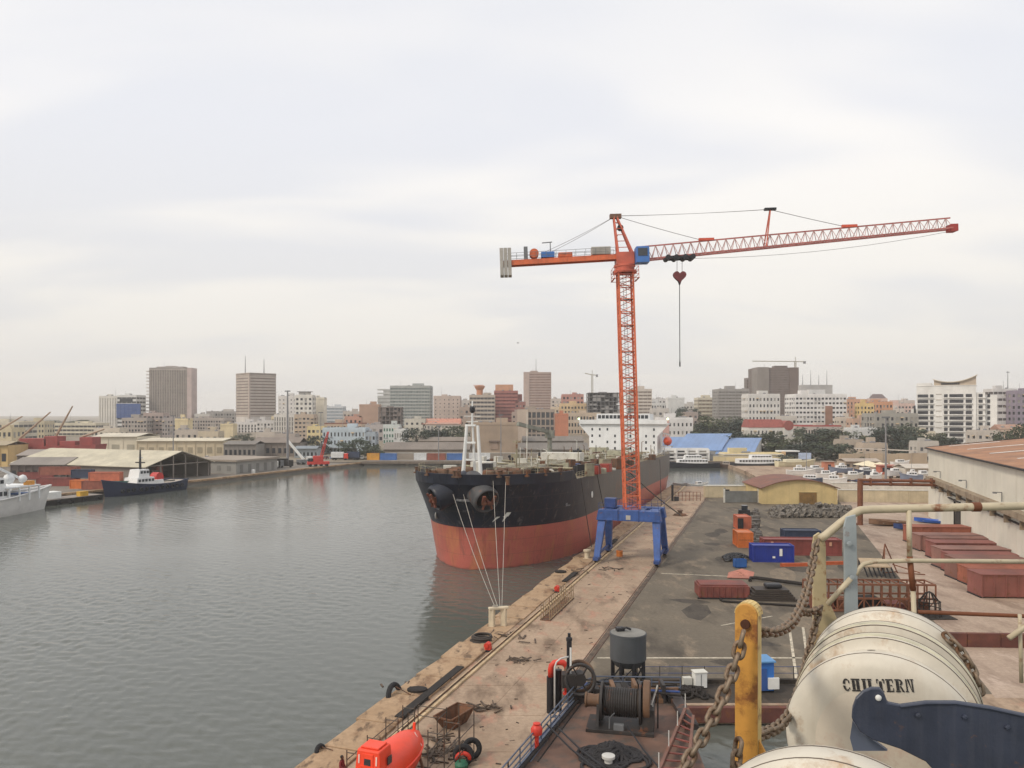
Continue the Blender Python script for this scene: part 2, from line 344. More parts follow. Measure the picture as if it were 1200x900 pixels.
# --- left quay and its ground
LQ = [(-69, 363), (-105, 270), (-130, 216), (-182, 90)]
poly_slab('left_quay', LQ + [(-620, 90), (-620, 363)], -8, -0.1, m_left)
lk = struct(MB().add([(0, 0, -1), (-500, 200, -1), (-500, 201, -1)], [(0, 1, 2)]).build('left_quay_coping', m_edge))
for (a, b) in zip(LQ[:-1], LQ[1:]):
    a, b = Vector((*a, 0)), Vector((*b, 0)); n = max(1, int((b - a).length / 6))
    for i in range(n):
        p = a.lerp(b, i / n); q = a.lerp(b, (i + .97) / n); k = MB(); k.bar(p + Vector((-.4, 0, -.25)), q + Vector((-.4, 0, -.25)), 1.5, 0.62); k.build('coping_block', m_edge, lk)
# --- far shore and the city's ground, one sheet out to the horizon
nx, ny = 90, 46
xs = [-3200 + 6400 * i / nx for i in range(nx + 1)]; ysl = [358.3 + 4200 * (j / ny) ** 2.2 for j in range(ny + 1)]
vs_ = [(x, y, terrain(x, y)) for y in ysl for x in xs]; fs_ = [(j * (nx + 1) + i, j * (nx + 1) + i + 1, (j + 1) * (nx + 1) + i + 1, (j + 1) * (nx + 1) + i) for j in range(ny) for i in range(nx)]
o = MB().add(vs_, fs_).build('ground', m_earth, smooth=True, fix=False); struct(o)
poly_slab('far_quay', [(-69, 358), (98, 358), (98, 372), (-69, 372)], -8, 0.3, m_left)
m_cop2 = M('far_coping', rgb(120, 108, 96), 0.9)
k = MB(); k.box(-70, 98, 357.2, 358.6, -.6, 0.55); struct(k.build('far_quay_coping', m_cop2))
# ================================================================== tower crane on its portal
m_or = M('crane_orange', rgb(212, 108, 68), .6, var=.14, scale=0.5, streak=0.4, stcol=rgb(150, 84, 60), rust=.1, rscale=1.2)
m_or2 = M('crane_red_orange', rgb(196, 100, 78), 0.55, var=0.14, scale=0.4)
m_jib = M('crane_jib_red', rgb(176, 106, 100), 0.55, var=0.14, scale=0.3)
m_blue = M('crane_blue', rgb(52, 86, 150), 0.55, var=0.16, scale=0.6, streak=0.5, rust=.1, rscale=1.5)
m_blued = M('crane_blue_dark', rgb(42, 66, 120), 0.5, var=0.15)
m_cab = M('crane_cab_blue', rgb(70, 120, 190), 0.45, var=0.1)
m_cw = M('counterweight_concrete', rgb(172, 168, 160), 0.85, var=0.1, streak=0.3)
m_grey = M('grey_steel', rgb(120, 122, 124), 0.5, 0.3, var=0.12)
m_black = M('black_steel', rgb(40, 40, 44), 0.5, 0.2, var=0.15)
m_wire = M('wire_rope', rgb(126, 122, 120), 0.5, 0.5, var=0)
m_glass = M('dark_glass', rgb(40, 46, 54), 0.12, var=0, spec=0.8)
CB = Vector((18.9, 121.0, 0))
cr = thing('tower_crane', 'tall orange tower crane on a blue four-legged portal beside the moored tanker', 'crane', CB, QROT)
# local x = towards the land, y = along the quay
gx, gy, ph = 4.6, 4.6, 8.0
for sx in (-1, 1):
    for sy in (-1, 1):
        k = MB(); b = [(sx * gx * 1.0 - .45, sy * gy - .45, 0.95), (sx * gx + .45, sy * gy - .45, .95), (sx * gx + .45, sy * gy + .45, .95), (sx * gx - .45, sy * gy + .45, .95)]
        tx, ty = sx * 4.2, sy * 2.5
        t_ = [(tx - .6, ty - .6, 6.4), (tx + .6, ty - .6, 6.4), (tx + .6, ty + .6, 6.4), (tx - .6, ty + .6, 6.4)]
        k.hexa(b + t_); lg = k.build('leg', m_blue, cr, bevel=0.05)
        k = MB(); k.box(sx * gx - .42, sx * gx + .42, sy * gy - 1.3, sy * gy + 1.3, .5, .98); bo = k.build('bogie', m_blued, cr, bevel=0.05)
        for wy in (-.75, .75):
            k = MB(); k.tube([(sx * gx - .2, sy * gy + wy, .55), (sx * gx + .2, sy * gy + wy, .55)], .38, 14); k.build('wheel', m_black, bo)
    k = MB(); k.bar((sx * gx, -gy, 1.25), (sx * gx, gy, 1.25), .3, .35); k.build('sill_beam', m_blued, cr)
for sy in (-1, 1):
    k = MB(); k.prism([(-5.0, sy * 2.6 - .8, 6.4), (5.0, sy * 2.6 - .8, 6.4), (4.7, sy * 2.6 - .8, 8.0), (-4.7, sy * 2.6 - .8, 8.0)], (0, 1.6, 0)); k.build('portal_beam', m_blue, cr, bevel=0.04)
    for xx in (-1.6, 1.6):
        k = MB(); k.box(xx - .06, xx + .06, sy * 2.6 - .88, sy * 2.6 + .88, 6.34, 8.06); k.build('stiffener', m_blued, cr)
for sx in (-1, 1):
    k = MB(); k.box(sx * 3.6 - .7, sx * 3.6 + .7, -1.8, 1.8, 6.3, 7.9); k.build('cross_beam', m_blue, cr)
k = MB(); k.box(-2.2, 2.2, -1.82, 1.82, 7.2, 7.95); k.build('tower_seat', m_blued, cr)
k = MB(); k.box(-.35, .35, -3.46, -3.38, 6.6, 7.3); k.build('control_box', m_cw, cr)
k = MB()
for a in range(10):
    x = -4.6 + a * 9.2 / 9
    for yy in (-3.3, 3.3): k.bar((x, yy, 8.0), (x, yy, 9.05), .05)
for yy in (-3.3, 3.3):
    for z in (8.5, 9.05): k.bar((-4.6, yy, z), (4.6, yy, z), .045)
k.build('portal_railing', m_blued, cr)
k = MB(); k.box(-4.3, -2.5, -.6, .9, 8.0, 9.5); k.build('switch_cabinet', m_blued, cr, bevel=.05)
# --- mast and everything above lean back a little under the counterweights
wr = Matrix.Rotation(-QROT, 3, 'Z')      # world axes inside the crane
lean = Matrix.Rotation(R(-1.75), 3, 'Y')
def T(p):
    p = Vector(p); q = lean @ Vector((p.x, p.y, p.z - 8)); q.z += 8
    return wr @ q
def TL(ps): return [T(p) for p in ps]
hw = 1.12; z0 = 8.0; nsec = 9; zt = 45.0; sh = (zt - z0) / nsec
for i in range(nsec):
    za = z0 + i * sh; zb = za + sh
    k = MB()
    for sx in (-1, 1):
        for sy in (-1, 1): k.bar(T((sx * hw, sy * hw, za)), T((sx * hw, sy * hw, zb)), .27)
    for f in range(4):
        c = [(-hw, -hw), (hw, -hw), (hw, hw), (-hw, hw)]
        for zz0 in (za, za + sh / 2): k.bar(T((*c[f], zz0)), T((*c[(f + 1) % 4], zz0)), .12)
    ms = k.build('mast_section', m_or, cr)
    k = MB(); nd = 4; dz = sh / nd
    for f in range(4):
        c = [(-hw, -hw), (hw, -hw), (hw, hw), (-hw, hw)]; a, b = c[f], c[(f + 1) % 4]
        for j in range(nd):
            zz0 = za + j * dz; p, q = (a, b) if j % 2 == 0 else (b, a)
            k.bar(T((*p, zz0)), T((*q, zz0 + dz)), .10)
    k.build('lattice', m_or2, ms)
    k = MB(); k.bar(T((-.25, .5, za)), T((-.25, .5, zb)), .05); k.bar(T((.25, .5, za)), T((.25, .5, zb)), .05)
    for j in range(10): k.bar(T((-.25, .5, za + j * sh / 10)), T((.25, .5, za + j * sh / 10)), .04)
    k.bar(T((-hw, -.4, zb - .1)), T((hw, -.4, zb - .1)), .9, .06)
    k.build('ladder', m_black, ms)
# slewing ring, cab, counter-jib, apex
k = MB(); k.lathe([(1.9, 45.0), (1.9, 45.35), (1.55, 45.4), (1.55, 46.0), (1.7, 46.0), (1.7, 46.3)], 20)
k.v = [tuple(T(v)) for v in k.v]; k.build('slewing_ring', m_or2, cr)
k = MB()
for a in range(4):
    c = [(-1.9, -1.9), (1.9, -1.9), (1.9, 1.9), (-1.9, 1.9)]; p, q = c[a], c[(a + 1) % 4]
    for z in (44.6, 45.2, 45.8): k.bar(T((*p, z)), T((*q, z)), .06)
    k.bar(T((*p, 44.0)), T((*p, 45.8)), .07); k.bar(T((*p, 44.0)), T((*q, 44.0)), .25, .06)
k.build('slewing_platform', m_or2, cr)
k = MB(); k.box(-1.4, 1.4, -1.2, 1.2, 46.3, 48.2); k.v = [tuple(T(v)) for v in k.v]; k.build('turntable', m_or2, cr)
k = MB(); k.box(1.5, 3.5, -2.6, -.5, 46.2, 48.7); k.v = [tuple(T(v)) for v in k.v]; cb = k.build('cab', m_cab, cr, bevel=.06)
k = MB(); k.box(1.75, 3.2, -2.66, -2.58, 47.2, 48.4); k.v = [tuple(T(v)) for v in k.v]; k.build('window', m_glass, cb)
k = MB(); k.box(3.44, 3.55, -2.4, -.7, 46.9, 48.4); k.v = [tuple(T(v)) for v in k.v]; k.build('window', m_glass, cb)
# counter-jib
k = MB()
for y in (-.8, .8): k.bar(T((-1.2, y, 47.5)), T((-19.3, y, 47.0)), .28, .7)
for j in range(13):
    x = -1.2 - j * 1.5; k.bar(T((x, -.8, 47.4)), T((x, .8, 47.3)), .14)
k.bar(T((-1.2, 0, 47.95)), T((-19, 0, 47.45)), 1.5, .06); k.build('counter_jib', m_or, cr)
k = MB()
for y in (-.95, .95):
    for z in (.55, 1.1): k.bar(T((-1.5, y, 47.9 + z)), T((-18.5, y, 47.45 + z)), .05)
    for j in range(12): x = -1.5 - j * 1.545; k.bar(T((x, y, 47.9)), T((x, y, 49.0 - j * .04)), .05)
k.build('counter_jib_railing', m_grey, cr)
for a in range(3):
    k = MB(); k.box(-19.6 + a * .62, -19.6 + a * .62 + .56, -1.1, 1.1, 45.1, 49.4); k.v = [tuple(T(v)) for v in k.v]; k.build('counterweight', m_cw, cr, bevel=.04)
k = MB(); k.tube([(-14.2, -.8, 48.5), (-14.2, .8, 48.5)], .72, 18); k.v = [tuple(T(v)) for v in k.v]; k.build('hoist_drum', m_or, cr)
k = MB(); k.box(-13.1, -11.0, -.7, .7, 47.8, 48.7); k.v = [tuple(T(v)) for v in k.v]; k.build('hoist_motor', m_cab, cr, bevel=.05)
k = MB(); k.box(-10.4, -8.2, -.7, .7, 47.8, 48.5); k.v = [tuple(T(v)) for v in k.v]; k.build('gearbox', m_or, cr, bevel=.05)
k = MB(); k.box(-15.8, -15.2, -.6, .6, 47.6, 49.6); k.v = [tuple(T(v)) for v in k.v]; k.build('electric_cabinet', m_grey, cr)
k = MB(); k.box(-5.2, -2.2, -.8, .5, 48.0, 49.2); k.v = [tuple(T(v)) for v in k.v]; k.build('electric_cabinet', m_cw, cr, bevel=.04)
k = MB(); k.bar(T((-11.6, 0, 48.7)), T((-11.6, 0, 50.3)), .12); k.bar(T((-12.9, 0, 50.2)), T((-11.3, 0, 50.3)), .14); k.build('service_davit', m_grey, cr)
# apex (leans forward slightly over the counter-jib)
ax = (-1.3, 0, 54.0); k = MB()
for y in (-.75, .75):
    k.bar(T((-1.0, y, 48)), T((ax[0] - .2, y * .4, ax[2])), .26); k.bar(T((1.3, y, 48)), T((ax[0] + .25, y * .4, ax[2])), .26)
for j in range(1, 6):
    t = j / 6; z = 48 + t * 6.0; k.bar(T((-1.0 + t * (ax[0] + .8), -.75 + t * .45, z)), T((1.3 + t * (ax[0] - 1.05), -.75 + t * .45, z)), .1); k.bar(T((-1.0, -.75 + t * .45, z)), T((-1.0, .75 - t * .45, z)), .1)
k.build('apex_tower', m_or2, cr)
k = MB(); k.box(-2.1, -.3, -.45, .45, 53.7, 54.35); k.v = [tuple(T(v)) for v in k.v]; k.build('apex_head', M('apex_brown', rgb(120, 86, 66), .6), cr)
k = MB(); k.tube([(-.5, -.2, 52.2), (-.5, .2, 52.2)], .5, 14); k.v = [tuple(T(v)) for v in k.v]; k.build('apex_sheave', m_black, cr)
# jib: triangular truss, rising 3.3 degrees, in nine sections
jt = math.tan(R(4.1)); jx0, jx1 = 1.5, 51.5; ns = 9; sl_ = (jx1 - jx0) / ns
def jz(x): return 46.9 + (x - jx0) * jt
def jh(x): return 2.15 - .45 * (x / jx1)
for i in range(ns):
    xa = jx0 + i * sl_; xb = xa + sl_; k = MB()
    for y in (-.75, .75): k.bar(T((xa, y, jz(xa))), T((xb, y, jz(xb))), .22)
    if i > 0 or True: k.bar(T((max(xa, 2.6), 0, jz(max(xa, 2.6)) + jh(xa))), T((xb, 0, jz(xb) + jh(xb))), .2)
    js = k.build('jib_section', m_jib, cr)
    k = MB(); nb = 4
    for j in range(nb):
        a = xa + j * sl_ / nb; b = a + sl_ / nb; m = (a + b) / 2
        for y in (-.75, .75):
            k.bar(T((a, y, jz(a))), T((m, 0, jz(m) + jh(m))), .085); k.bar(T((b, y, jz(b))), T((m, 0, jz(m) + jh(m))), .085)
        k.bar(T((a, -.75, jz(a))), T((b, .75, jz(b))), .08)
    k.build('lattice', M('jib_lattice', rgb(196, 160, 156), .55, var=.1), js)
k = MB(); k.box(51.2, 52.3, -.8, .8, jz(51.5) - .5, jz(51.5) + .6); k.v = [tuple(T(v)) for v in k.v]; k.build('jib_tip', M('jib_tip_red', rgb(160, 58, 52), .55), cr)
mt = (23.2, 0, jz(23.2) + 5.9); k = MB()
for y in (-.7, .7): k.bar(T((22.2, y, jz(22.2))), T((mt[0], y * .2, mt[2])), .2)
k.build('jib_mast', m_or2, cr)
k = MB(); k.box(mt[0] - .9, mt[0] + .9, -.35, .35, mt[2] - .1, mt[2] + .25); k.v = [tuple(T(v)) for v in k.v]; k.build('mast_head', m_black, cr)
for (xx) in (13.4, 36.0):
    k = MB(); k.box(xx - 1.6, xx + .8, -.2, .2, jz(xx) + jh(xx), jz(xx) + jh(xx) + .4); k.v = [tuple(T(v)) for v in k.v]; k.build('pendant_lug', M('lug_orange', rgb(206, 88, 62), .5), cr)
def line(a, b, r=.045, sag=0, n=1):
    a, b = Vector(a), Vector(b); return [T(a.lerp(b, i / max(n, 1)) - Vector((0, 0, sag * 4 * (i / n) * (1 - i / n)))) for i in range(n + 1)]
ap_ = (-1.2, 0, 54.1)
for (p, q, r_, sg) in ((ap_, (-11.8, .5, 48.7), 0.032, .2), (ap_, (-13.2, -.5, 48.4), .032, .2), ((-1.0, .3, 54.2), (mt[0], .3, mt[2] + .1), .03, .15), ((-1.0, -.3, 54.0), (mt[0], -.3, mt[2]), .03, .15),
                       (ap_, (12.2, 0, jz(12) + jh(12) + .2), .045, .1), (mt, (34.8, 0, jz(35) + jh(35) + .2), .05, .05), ((7.5, 0, jz(7.5) - .2), (51.5, 0, jz(51.5) - .4), .03, 1.1)):
    k = MB(); k.tube(line(p, q, r_, sg, 10), r_, 5); k.build('wire_rope', m_wire, cr)
# trolley, hook block, hoist line
tz = jz(8.7) - .25; tb = T((8.7, 0, tz)); k = MB()
k.bar(T((6.6, -.9, tz)), T((10.8, -.9, tz)), .25, .4); k.bar(T((6.6, .9, tz)), T((10.8, .9, tz)), .25, .4)
for x in (6.7, 8.0, 9.4, 10.6):
    k.tube([T((x, -1.1, tz)), T((x, 1.1, tz))], .42, 12)
k.build('trolley', m_black, cr)
hb = tb + Vector((0, 0, -2.9)); ex_, ey_ = wr @ Vector((1, 0, 0)), wr @ Vector((0, 1, 0))
k = MB(); poly = []
for t in range(24):
    a = 2 * math.pi * t / 24; poly.append((1.02 * (math.sin(a) ** 3), (.85 * (13 * math.cos(a) - 5 * math.cos(2 * a) - 2 * math.cos(3 * a) - math.cos(4 * a)) / 13)))
for yy in (-.35, .17): k.prism([hb + ex_ * a + Vector((0, 0, b)) + ey_ * yy for a, b in poly], ey_ * .18)
hk = k.build('hook_block', M('hook_block_red', rgb(116, 52, 52), .5, var=.2), cr)
for sx in (-1, 1):
    k = MB(); k.tube([hb + ex_ * sx * .5 + ey_ * -.15 + Vector((0, 0, .3)), hb + ex_ * sx * .5 + ey_ * .15 + Vector((0, 0, .3))], .42, 14); k.build('sheave', m_black, hk)
for sx in (-.4, .4):
    k = MB(); k.tube([tb + ex_ * sx, hb + ex_ * sx], .04, 5); k.build('hoist_rope', m_wire, cr)
k = MB(); k.tube([hb + Vector((0, 0, -.6)), hb + Vector((0, 0, -1.3))], [.35, .12], 8); k.build('hook', m_black, cr)
k = MB(); k.tube([hb + Vector((0, 0, -1.3)), hb + Vector((0.05, 0, -14.0))], .065, 6); k.tube([hb + Vector((.05, 0, -13.4)), hb + Vector((.05, 0, -14.2))], .12, 6); k.build('sling', m_black, cr)

# ================================================================== the tanker
m_hull = bpy.data.materials.new('tanker_hull')
def hull_mat(m, dark, grey, red, rusty, band):
    m.use_nodes = True; t = m.node_tree; L = t.links.new; b = t.nodes['Principled BSDF']; b.inputs['Roughness'].default_value = 0.45
    co = t.nodes.new('ShaderNodeTexCoord'); sp = t.nodes.new('ShaderNodeSeparateXYZ'); L(co.outputs['Object'], sp.inputs[0])
    def nz(s, d, st=(1, 1, 1)):
        mp = t.nodes.new('ShaderNodeMapping'); mp.inputs['Scale'].default_value = st; L(co.outputs['Object'], mp.inputs[0])
        n = t.nodes.new('ShaderNodeTexNoise'); n.inputs['Scale'].default_value = s; n.inputs['Detail'].default_value = d; n.inputs['Roughness'].default_value = .65; L(mp.outputs[0], n.inputs['Vector']); return n.outputs['Fac']
    def mr(src, a, bb, lo=0., hi=1.):
        n = t.nodes.new('ShaderNodeMapRange'); n.inputs[1].default_value = a; n.inputs[2].default_value = bb; n.inputs[3].default_value = lo; n.inputs[4].default_value = hi; L(src, n.inputs[0]); return n.outputs[0]
    def mix(f, a, c):
        n = t.nodes.new('ShaderNodeMixRGB'); L(f, n.inputs[0])
        for s, x in ((1, a), (2, c)):
            if isinstance(x, tuple): n.inputs[s].default_value = (*x, 1)
            else: L(x, n.inputs[s])
        return n.outputs[0]
    def mul(a, bb):
        n = t.nodes.new('ShaderNodeMath'); n.operation = 'MULTIPLY'; L(a, n.inputs[0]); L(bb, n.inputs[1]); return n.outputs[0]
    def addn(a, bb, k):
        n = t.nodes.new('ShaderNodeMath'); n.operation = 'MULTIPLY_ADD'; L(bb, n.inputs[0]); n.inputs[1].default_value = k; L(a, n.inputs[2]); return n.outputs[0]
    top = mix(mr(addn(sp.outputs[0], nz(.12, 4), 26), 30, 52), dark, grey)       # older faded paint from midships aft
    top = mix(mr(nz(.5, 6, (1, 1, .12)), .52, .72, 0, .45), top, tuple(x * 1.9 + .02 for x in dark))
    top = mix(mul(mr(nz(1.6, 7, (1, 1, .1)), .56, .66, 0, .85), mr(sp.outputs[0], 18, 50, .12, 1.)), top, tuple(x * .55 for x in rusty))
    top = mix(mr(nz(.9, 6, (1, 1, .5)), .6, .68, 0, .4), top, tuple(x * 1.5 + .015 for x in grey))
    bot = mix(mr(nz(.25, 7, (.6, .6, 1.5)), .35, .68), red, tuple(x * 1.25 for x in red))
    bot = mix(mr(nz(.35, 6, (1, 1, .25)), .52, .64, 0, .75), bot, rusty)
    bot = mix(mr(nz(1.1, 5, (1, 1, .15)), .58, .72, 0, .5), bot, tuple(x * .5 for x in red))
    bot = mix(mr(addn(sp.outputs[2], nz(.6, 4), .9), 0.35, 0.8, .75, 0), bot, (.02, .018, .014))
    cb_ = t.nodes.new('ShaderNodeCombineXYZ'); L(sp.outputs[0], cb_.inputs[0]); L(sp.outputs[2], cb_.inputs[1])
    bk = t.nodes.new('ShaderNodeTexBrick'); bk.inputs['Scale'].default_value = 1.0; bk.inputs['Brick Width'].default_value = 7.5; bk.inputs['Row Height'].default_value = 2.3; bk.inputs['Mortar Size'].default_value = .05; bk.inputs['Mortar Smooth'].default_value = .4; L(cb_.outputs[0], bk.inputs['Vector'])
    c = mix(mr(sp.outputs[2], band - .02, band + .02), bot, top)
    c = mix(mr(bk.outputs['Fac'], 0, 1, 0, .3), c, (.1, .075, .06)); c = mix(mr(nz(2.4, 8, (1, 1, .07)), .6, .68, 0, .5), c, (.13, .075, .05))
    L(c, b.inputs['Base Color'])
    bn = t.nodes.new('ShaderNodeBump'); bn.inputs['Strength'].default_value = .25; bn.inputs['Distance'].default_value = .12; L(nz(.55, 3), bn.inputs['Height']); L(bn.outputs[0], b.inputs['Normal'])
hull_mat(m_hull, rgb(20, 25, 42), rgb(92, 90, 88), rgb(168, 90, 78), rgb(182, 116, 80), 6.6)
bow = Vector((-6.9, 120.0, WATER))
tk = thing('tanker_ship', 'large black and red oil tanker moored along the quay with its bow towards us', 'ship', bow, QA)
tk.rotation_euler = Matrix.Rotation(QA, 3, 'Z').to_euler()
trim = R(1.05)
tk.rotation_euler = (Matrix.Rotation(QA, 3, 'Z') @ Matrix.Rotation(trim, 3, 'Y')).to_euler()   # down by the stern
BEAM, LOA = 13.7, 172.0
def s0(z):   # stem profile
    if z <= 0: return 0.6 * z * -1 * .2
    if z < 6.6: return -0.05 * z
    return -0.33 - 0.4 * (z - 6.6) - .02 * (z - 6.6) ** 2
def hbr(s, z):
    k = clip(z / 15.0); Le = 28 - 7 * k; t = clip((s - s0(z)) / Le)
    p = 2.0 + .2 * k; q = 1.55 + .55 * k
    h = BEAM * (1 - (1 - t) ** p) ** (1 / q)
    if s > 128:
        a = clip((s - 128) / (LOA - 128)); tb_ = clip((z + 1) / 8.5); h *= 1 - (a ** 2.2) * (1.0 - .72 * tb_)
    return max(h, 0.0)
def deckz(s): return 13.6
zl = [-6, -2, 0, 2, 4, 6.6, 8.5, 10.5, 12, 13.6]
tt = [0, .004, .012, .025, .045, .07, .1, .14, .2, .28, .38, .5]
def stations(z):
    a = s0(z); Ls = [a + t * 44 for t in tt]; return Ls + [30 + (LOA - 30) * (j / 22.) for j in range(1, 23)]
k = MB(); nS = len(tt) + 22
for sgn in (1, -1):
    base = len(k.v)
    for z in zl:
        for s in stations(z): k.v.append((s, sgn * hbr(s, z), z))
    for i in range(len(zl) - 1):
        for j in range(nS - 1): k.f.append((base + i * nS + j, base + i * nS + j + 1, base + (i + 1) * nS + j + 1, base + (i + 1) * nS + j))
# transom
tr = [(LOA, s_ * hbr(LOA, z), z) for s_ in (1, -1) for z in zl]
n = len(k.v); k.v += tr; nz_ = len(zl)
for i in range(nz_ - 1): k.f.append((n + i, n + i + 1, n + nz_ + i + 1, n + nz_ + i))
bm_ = k; hull = k.build('hull', m_hull, tk, smooth=50)
bmx = bmesh.new(); bmx.from_mesh(hull.data); bmesh.ops.remove_doubles(bmx, verts=bmx.verts, dist=.02); bmesh.ops.recalc_face_normals(bmx, faces=bmx.faces); bmx.to_mesh(hull.data); bmx.free()
m_deck = M('tanker_deck', rgb(120, 112, 92), .8, var=.2, scale=.15, rust=.35, rscale=.3)
m_dk2 = M('deck_pale_green', rgb(166, 164, 142), .7, var=.15, rust=.2, rscale=.8)
k = MB(); zd = 13.58; S = stations(13.6); pts = [(s, hbr(s, 13.6) - .05) for s in S]
k.add([(s, h, zd) for s, h in pts] + [(s, -h, zd) for s, h in pts], [(i, i + 1, nS + i + 1, nS + i) for i in range(nS - 1)]); k.build('deck', m_deck, tk)
# forecastle bulwark (solid, with a sloping step down at its after end)
k = MB(); m_bulw = M('bulwark_navy', rgb(22, 28, 44), .45, var=.2, scale=.3)
S2 = [s0(13.6) + t * 44 for t in tt if t <= .5]; S2 = [s for s in S2 if s < 13.5] + [13.5, 15.0]
outer = []
for sgn in (1, -1):
    r_ = []
    for s in S2:
        top = 15.15 if s < 13.2 else (15.15 if s <= 13.5 else 13.62)
        h = hbr(s, 13.6); fl = 0.35
        r_.append(((s, sgn * h, 13.55), (s - fl * max(0, 1 - (s + 8) / 12), sgn * (h + .12), top)))
    outer.append(r_)
for r_ in outer:
    for a, b in zip(r_[:-1], r_[1:]):
        k.add([a[0], b[0], b[1], a[1]], [(0, 1, 2, 3)])
        ins = lambda p: (p[0] + .22, p[1] * .985, p[2])
        k.add([ins(a[0]), ins(b[0]), ins(b[1]), ins(a[1])], [(0, 3, 2, 1)]); k.add([a[1], b[1], ins(b[1]), ins(a[1])], [(0, 1, 2, 3)])
k.build('bulwark', m_bulw, tk, fix=False)
# forecastle fairleads along the bulwark top (rust-grey roller chocks)
m_rusty = M('rusty_gear', rgb(96, 74, 58), .8, var=.25, rust=.5)
for s, sg in ((-4.9, 1), (-4.6, -1), (-2, -1), (1.5, -1), (5, -1), (9, -1), (-2, 1), (3, 1)):
    y = sg * (hbr(s, 13.6) - .3); k = MB()
    for d in (-.5, .5): k.lathe([(.22, 0), (.22, .7), (.3, .75), (.3, .85)], 8, Matrix.Translation((s + d, y, 14.9)))
    k.box(s - .9, s + .9, y - .3, y + .3, 14.7, 14.95); k.build('fairlead', m_rusty, tk)
k = MB()
for s, sg, c in ((1.5, -1, 0), (8, -1, 0)):
    pass
# patches and marks on the bow
m_wht = M('white_mark', rgb(225, 225, 220), .6, var=.06)
def hull_patch(name, s, z, ds, dz, mat, sg=-1, off=.03):
    k = MB(); q = []
    for (a, b) in ((-ds, -dz), (ds, -dz), (ds, dz), (-ds, dz)):
        q.append((s + a, sg * (hbr(s + a, z + b) + off), z + b))
    k.quad(*q); return k.build(name, mat, tk, fix=False)
hull_patch('white_mark', .9, 8.0, .5, .42, m_wht)
hull_patch('white_mark', 1.3, 8.75, .25, .33, m_wht)
hull_patch('white_mark', 13.0, 9.3, .8, .13, M('grey_mark', rgb(120, 122, 126), .6), off=.06)
hull_patch('white_mark', 12.4, 9.6, .35, .16, MATS['grey_mark'], off=.06)
for s_, z_ in ((27, 10.0), (2.0, 8.0)):
    k = MB(); k.lathe([(.62, 0), (.62, .06)], 14, Matrix.Translation((s_, (-1 if s_ > 5 else 1) * (hbr(s_, z_) + .03), z_)) @ Matrix.Rotation(R(90), 4, 'X')); k.build('white_mark', m_wht, tk)
# anchor bolsters: fat cylinders let into both bows, anchors housed in their mouths
m_bol = M('bolster_grey', rgb(74, 74, 76), .6, var=.2, scale=.5, rust=.15)
m_anc = M('anchor_rust', rgb(112, 62, 48), .8, var=.25, rust=.5)
for sg in (-1, 1):
    sA = -1.0; c = Vector((sA, sg * (hbr(sA, 10.6) - 2.6), 12.7)); d = Vector((-.62, sg * .68, -.42)).normalized()
    X4 = Matrix.Translation(c) @ d.to_track_quat('Z', 'Y').to_matrix().to_4x4()
    k = MB(); k.lathe([(1.95, -2.5), (2.05, 0), (2.1, 3.4), (2.0, 3.7), (1.85, 3.8), (1.65, 3.65), (1.6, 2.4), (0.01, 2.35)], 28, X4); bl = k.build('anchor_bolster', m_bol if sg < 0 else m_bulw, tk, smooth=40)
    k = MB(); k.lathe([(1.55, 2.45), (1.55, 2.5)], 24, X4); k.build('bolster_recess', m_dark, bl)
    e = c + d * 4.0; a = d.cross(Vector((0, 0, 1))).normalized(); b = a.cross(d).normalized()
    k = MB(); k.bar(c + d * 2.4, c + d * 4.6, .42); k.bar(e + a * -.95 - b * .2, e + a * .95 - b * .2, .5)
    for s_ in (-1, 1):
        k.bar(e + a * s_ * .8 - b * .2, e + a * s_ * .9 + b * 1.1 + d * .2, .45, .3); k.bar(e + a * s_ * .5 - b * .3, e + a * s_ * .8 - b * 1.1 + d * .3, .35, .25)
    k.build('anchor', m_anc, tk)
# centre fairlead scuff band under the bow
k = MB(); 
for t in range(9):
    y0, y1 = -2.6 + t * .58, -2.6 + (t + 1) * .58
    def sx_(y): 
        s = s0(11.2)
        while hbr(s, 11.2) < abs(y): s += .02
        return s - .04
    k.quad((sx_(y0), y0, 10.9), (sx_(y1), y1, 10.9), (sx_(y1), y1, 11.25 + .1 * (t % 2)), (sx_(y0), y0, 11.25))
k.build('scuff_band', M('scuff_grey', rgb(110, 110, 112), .7, var=.3, scale=2), tk, fix=False)
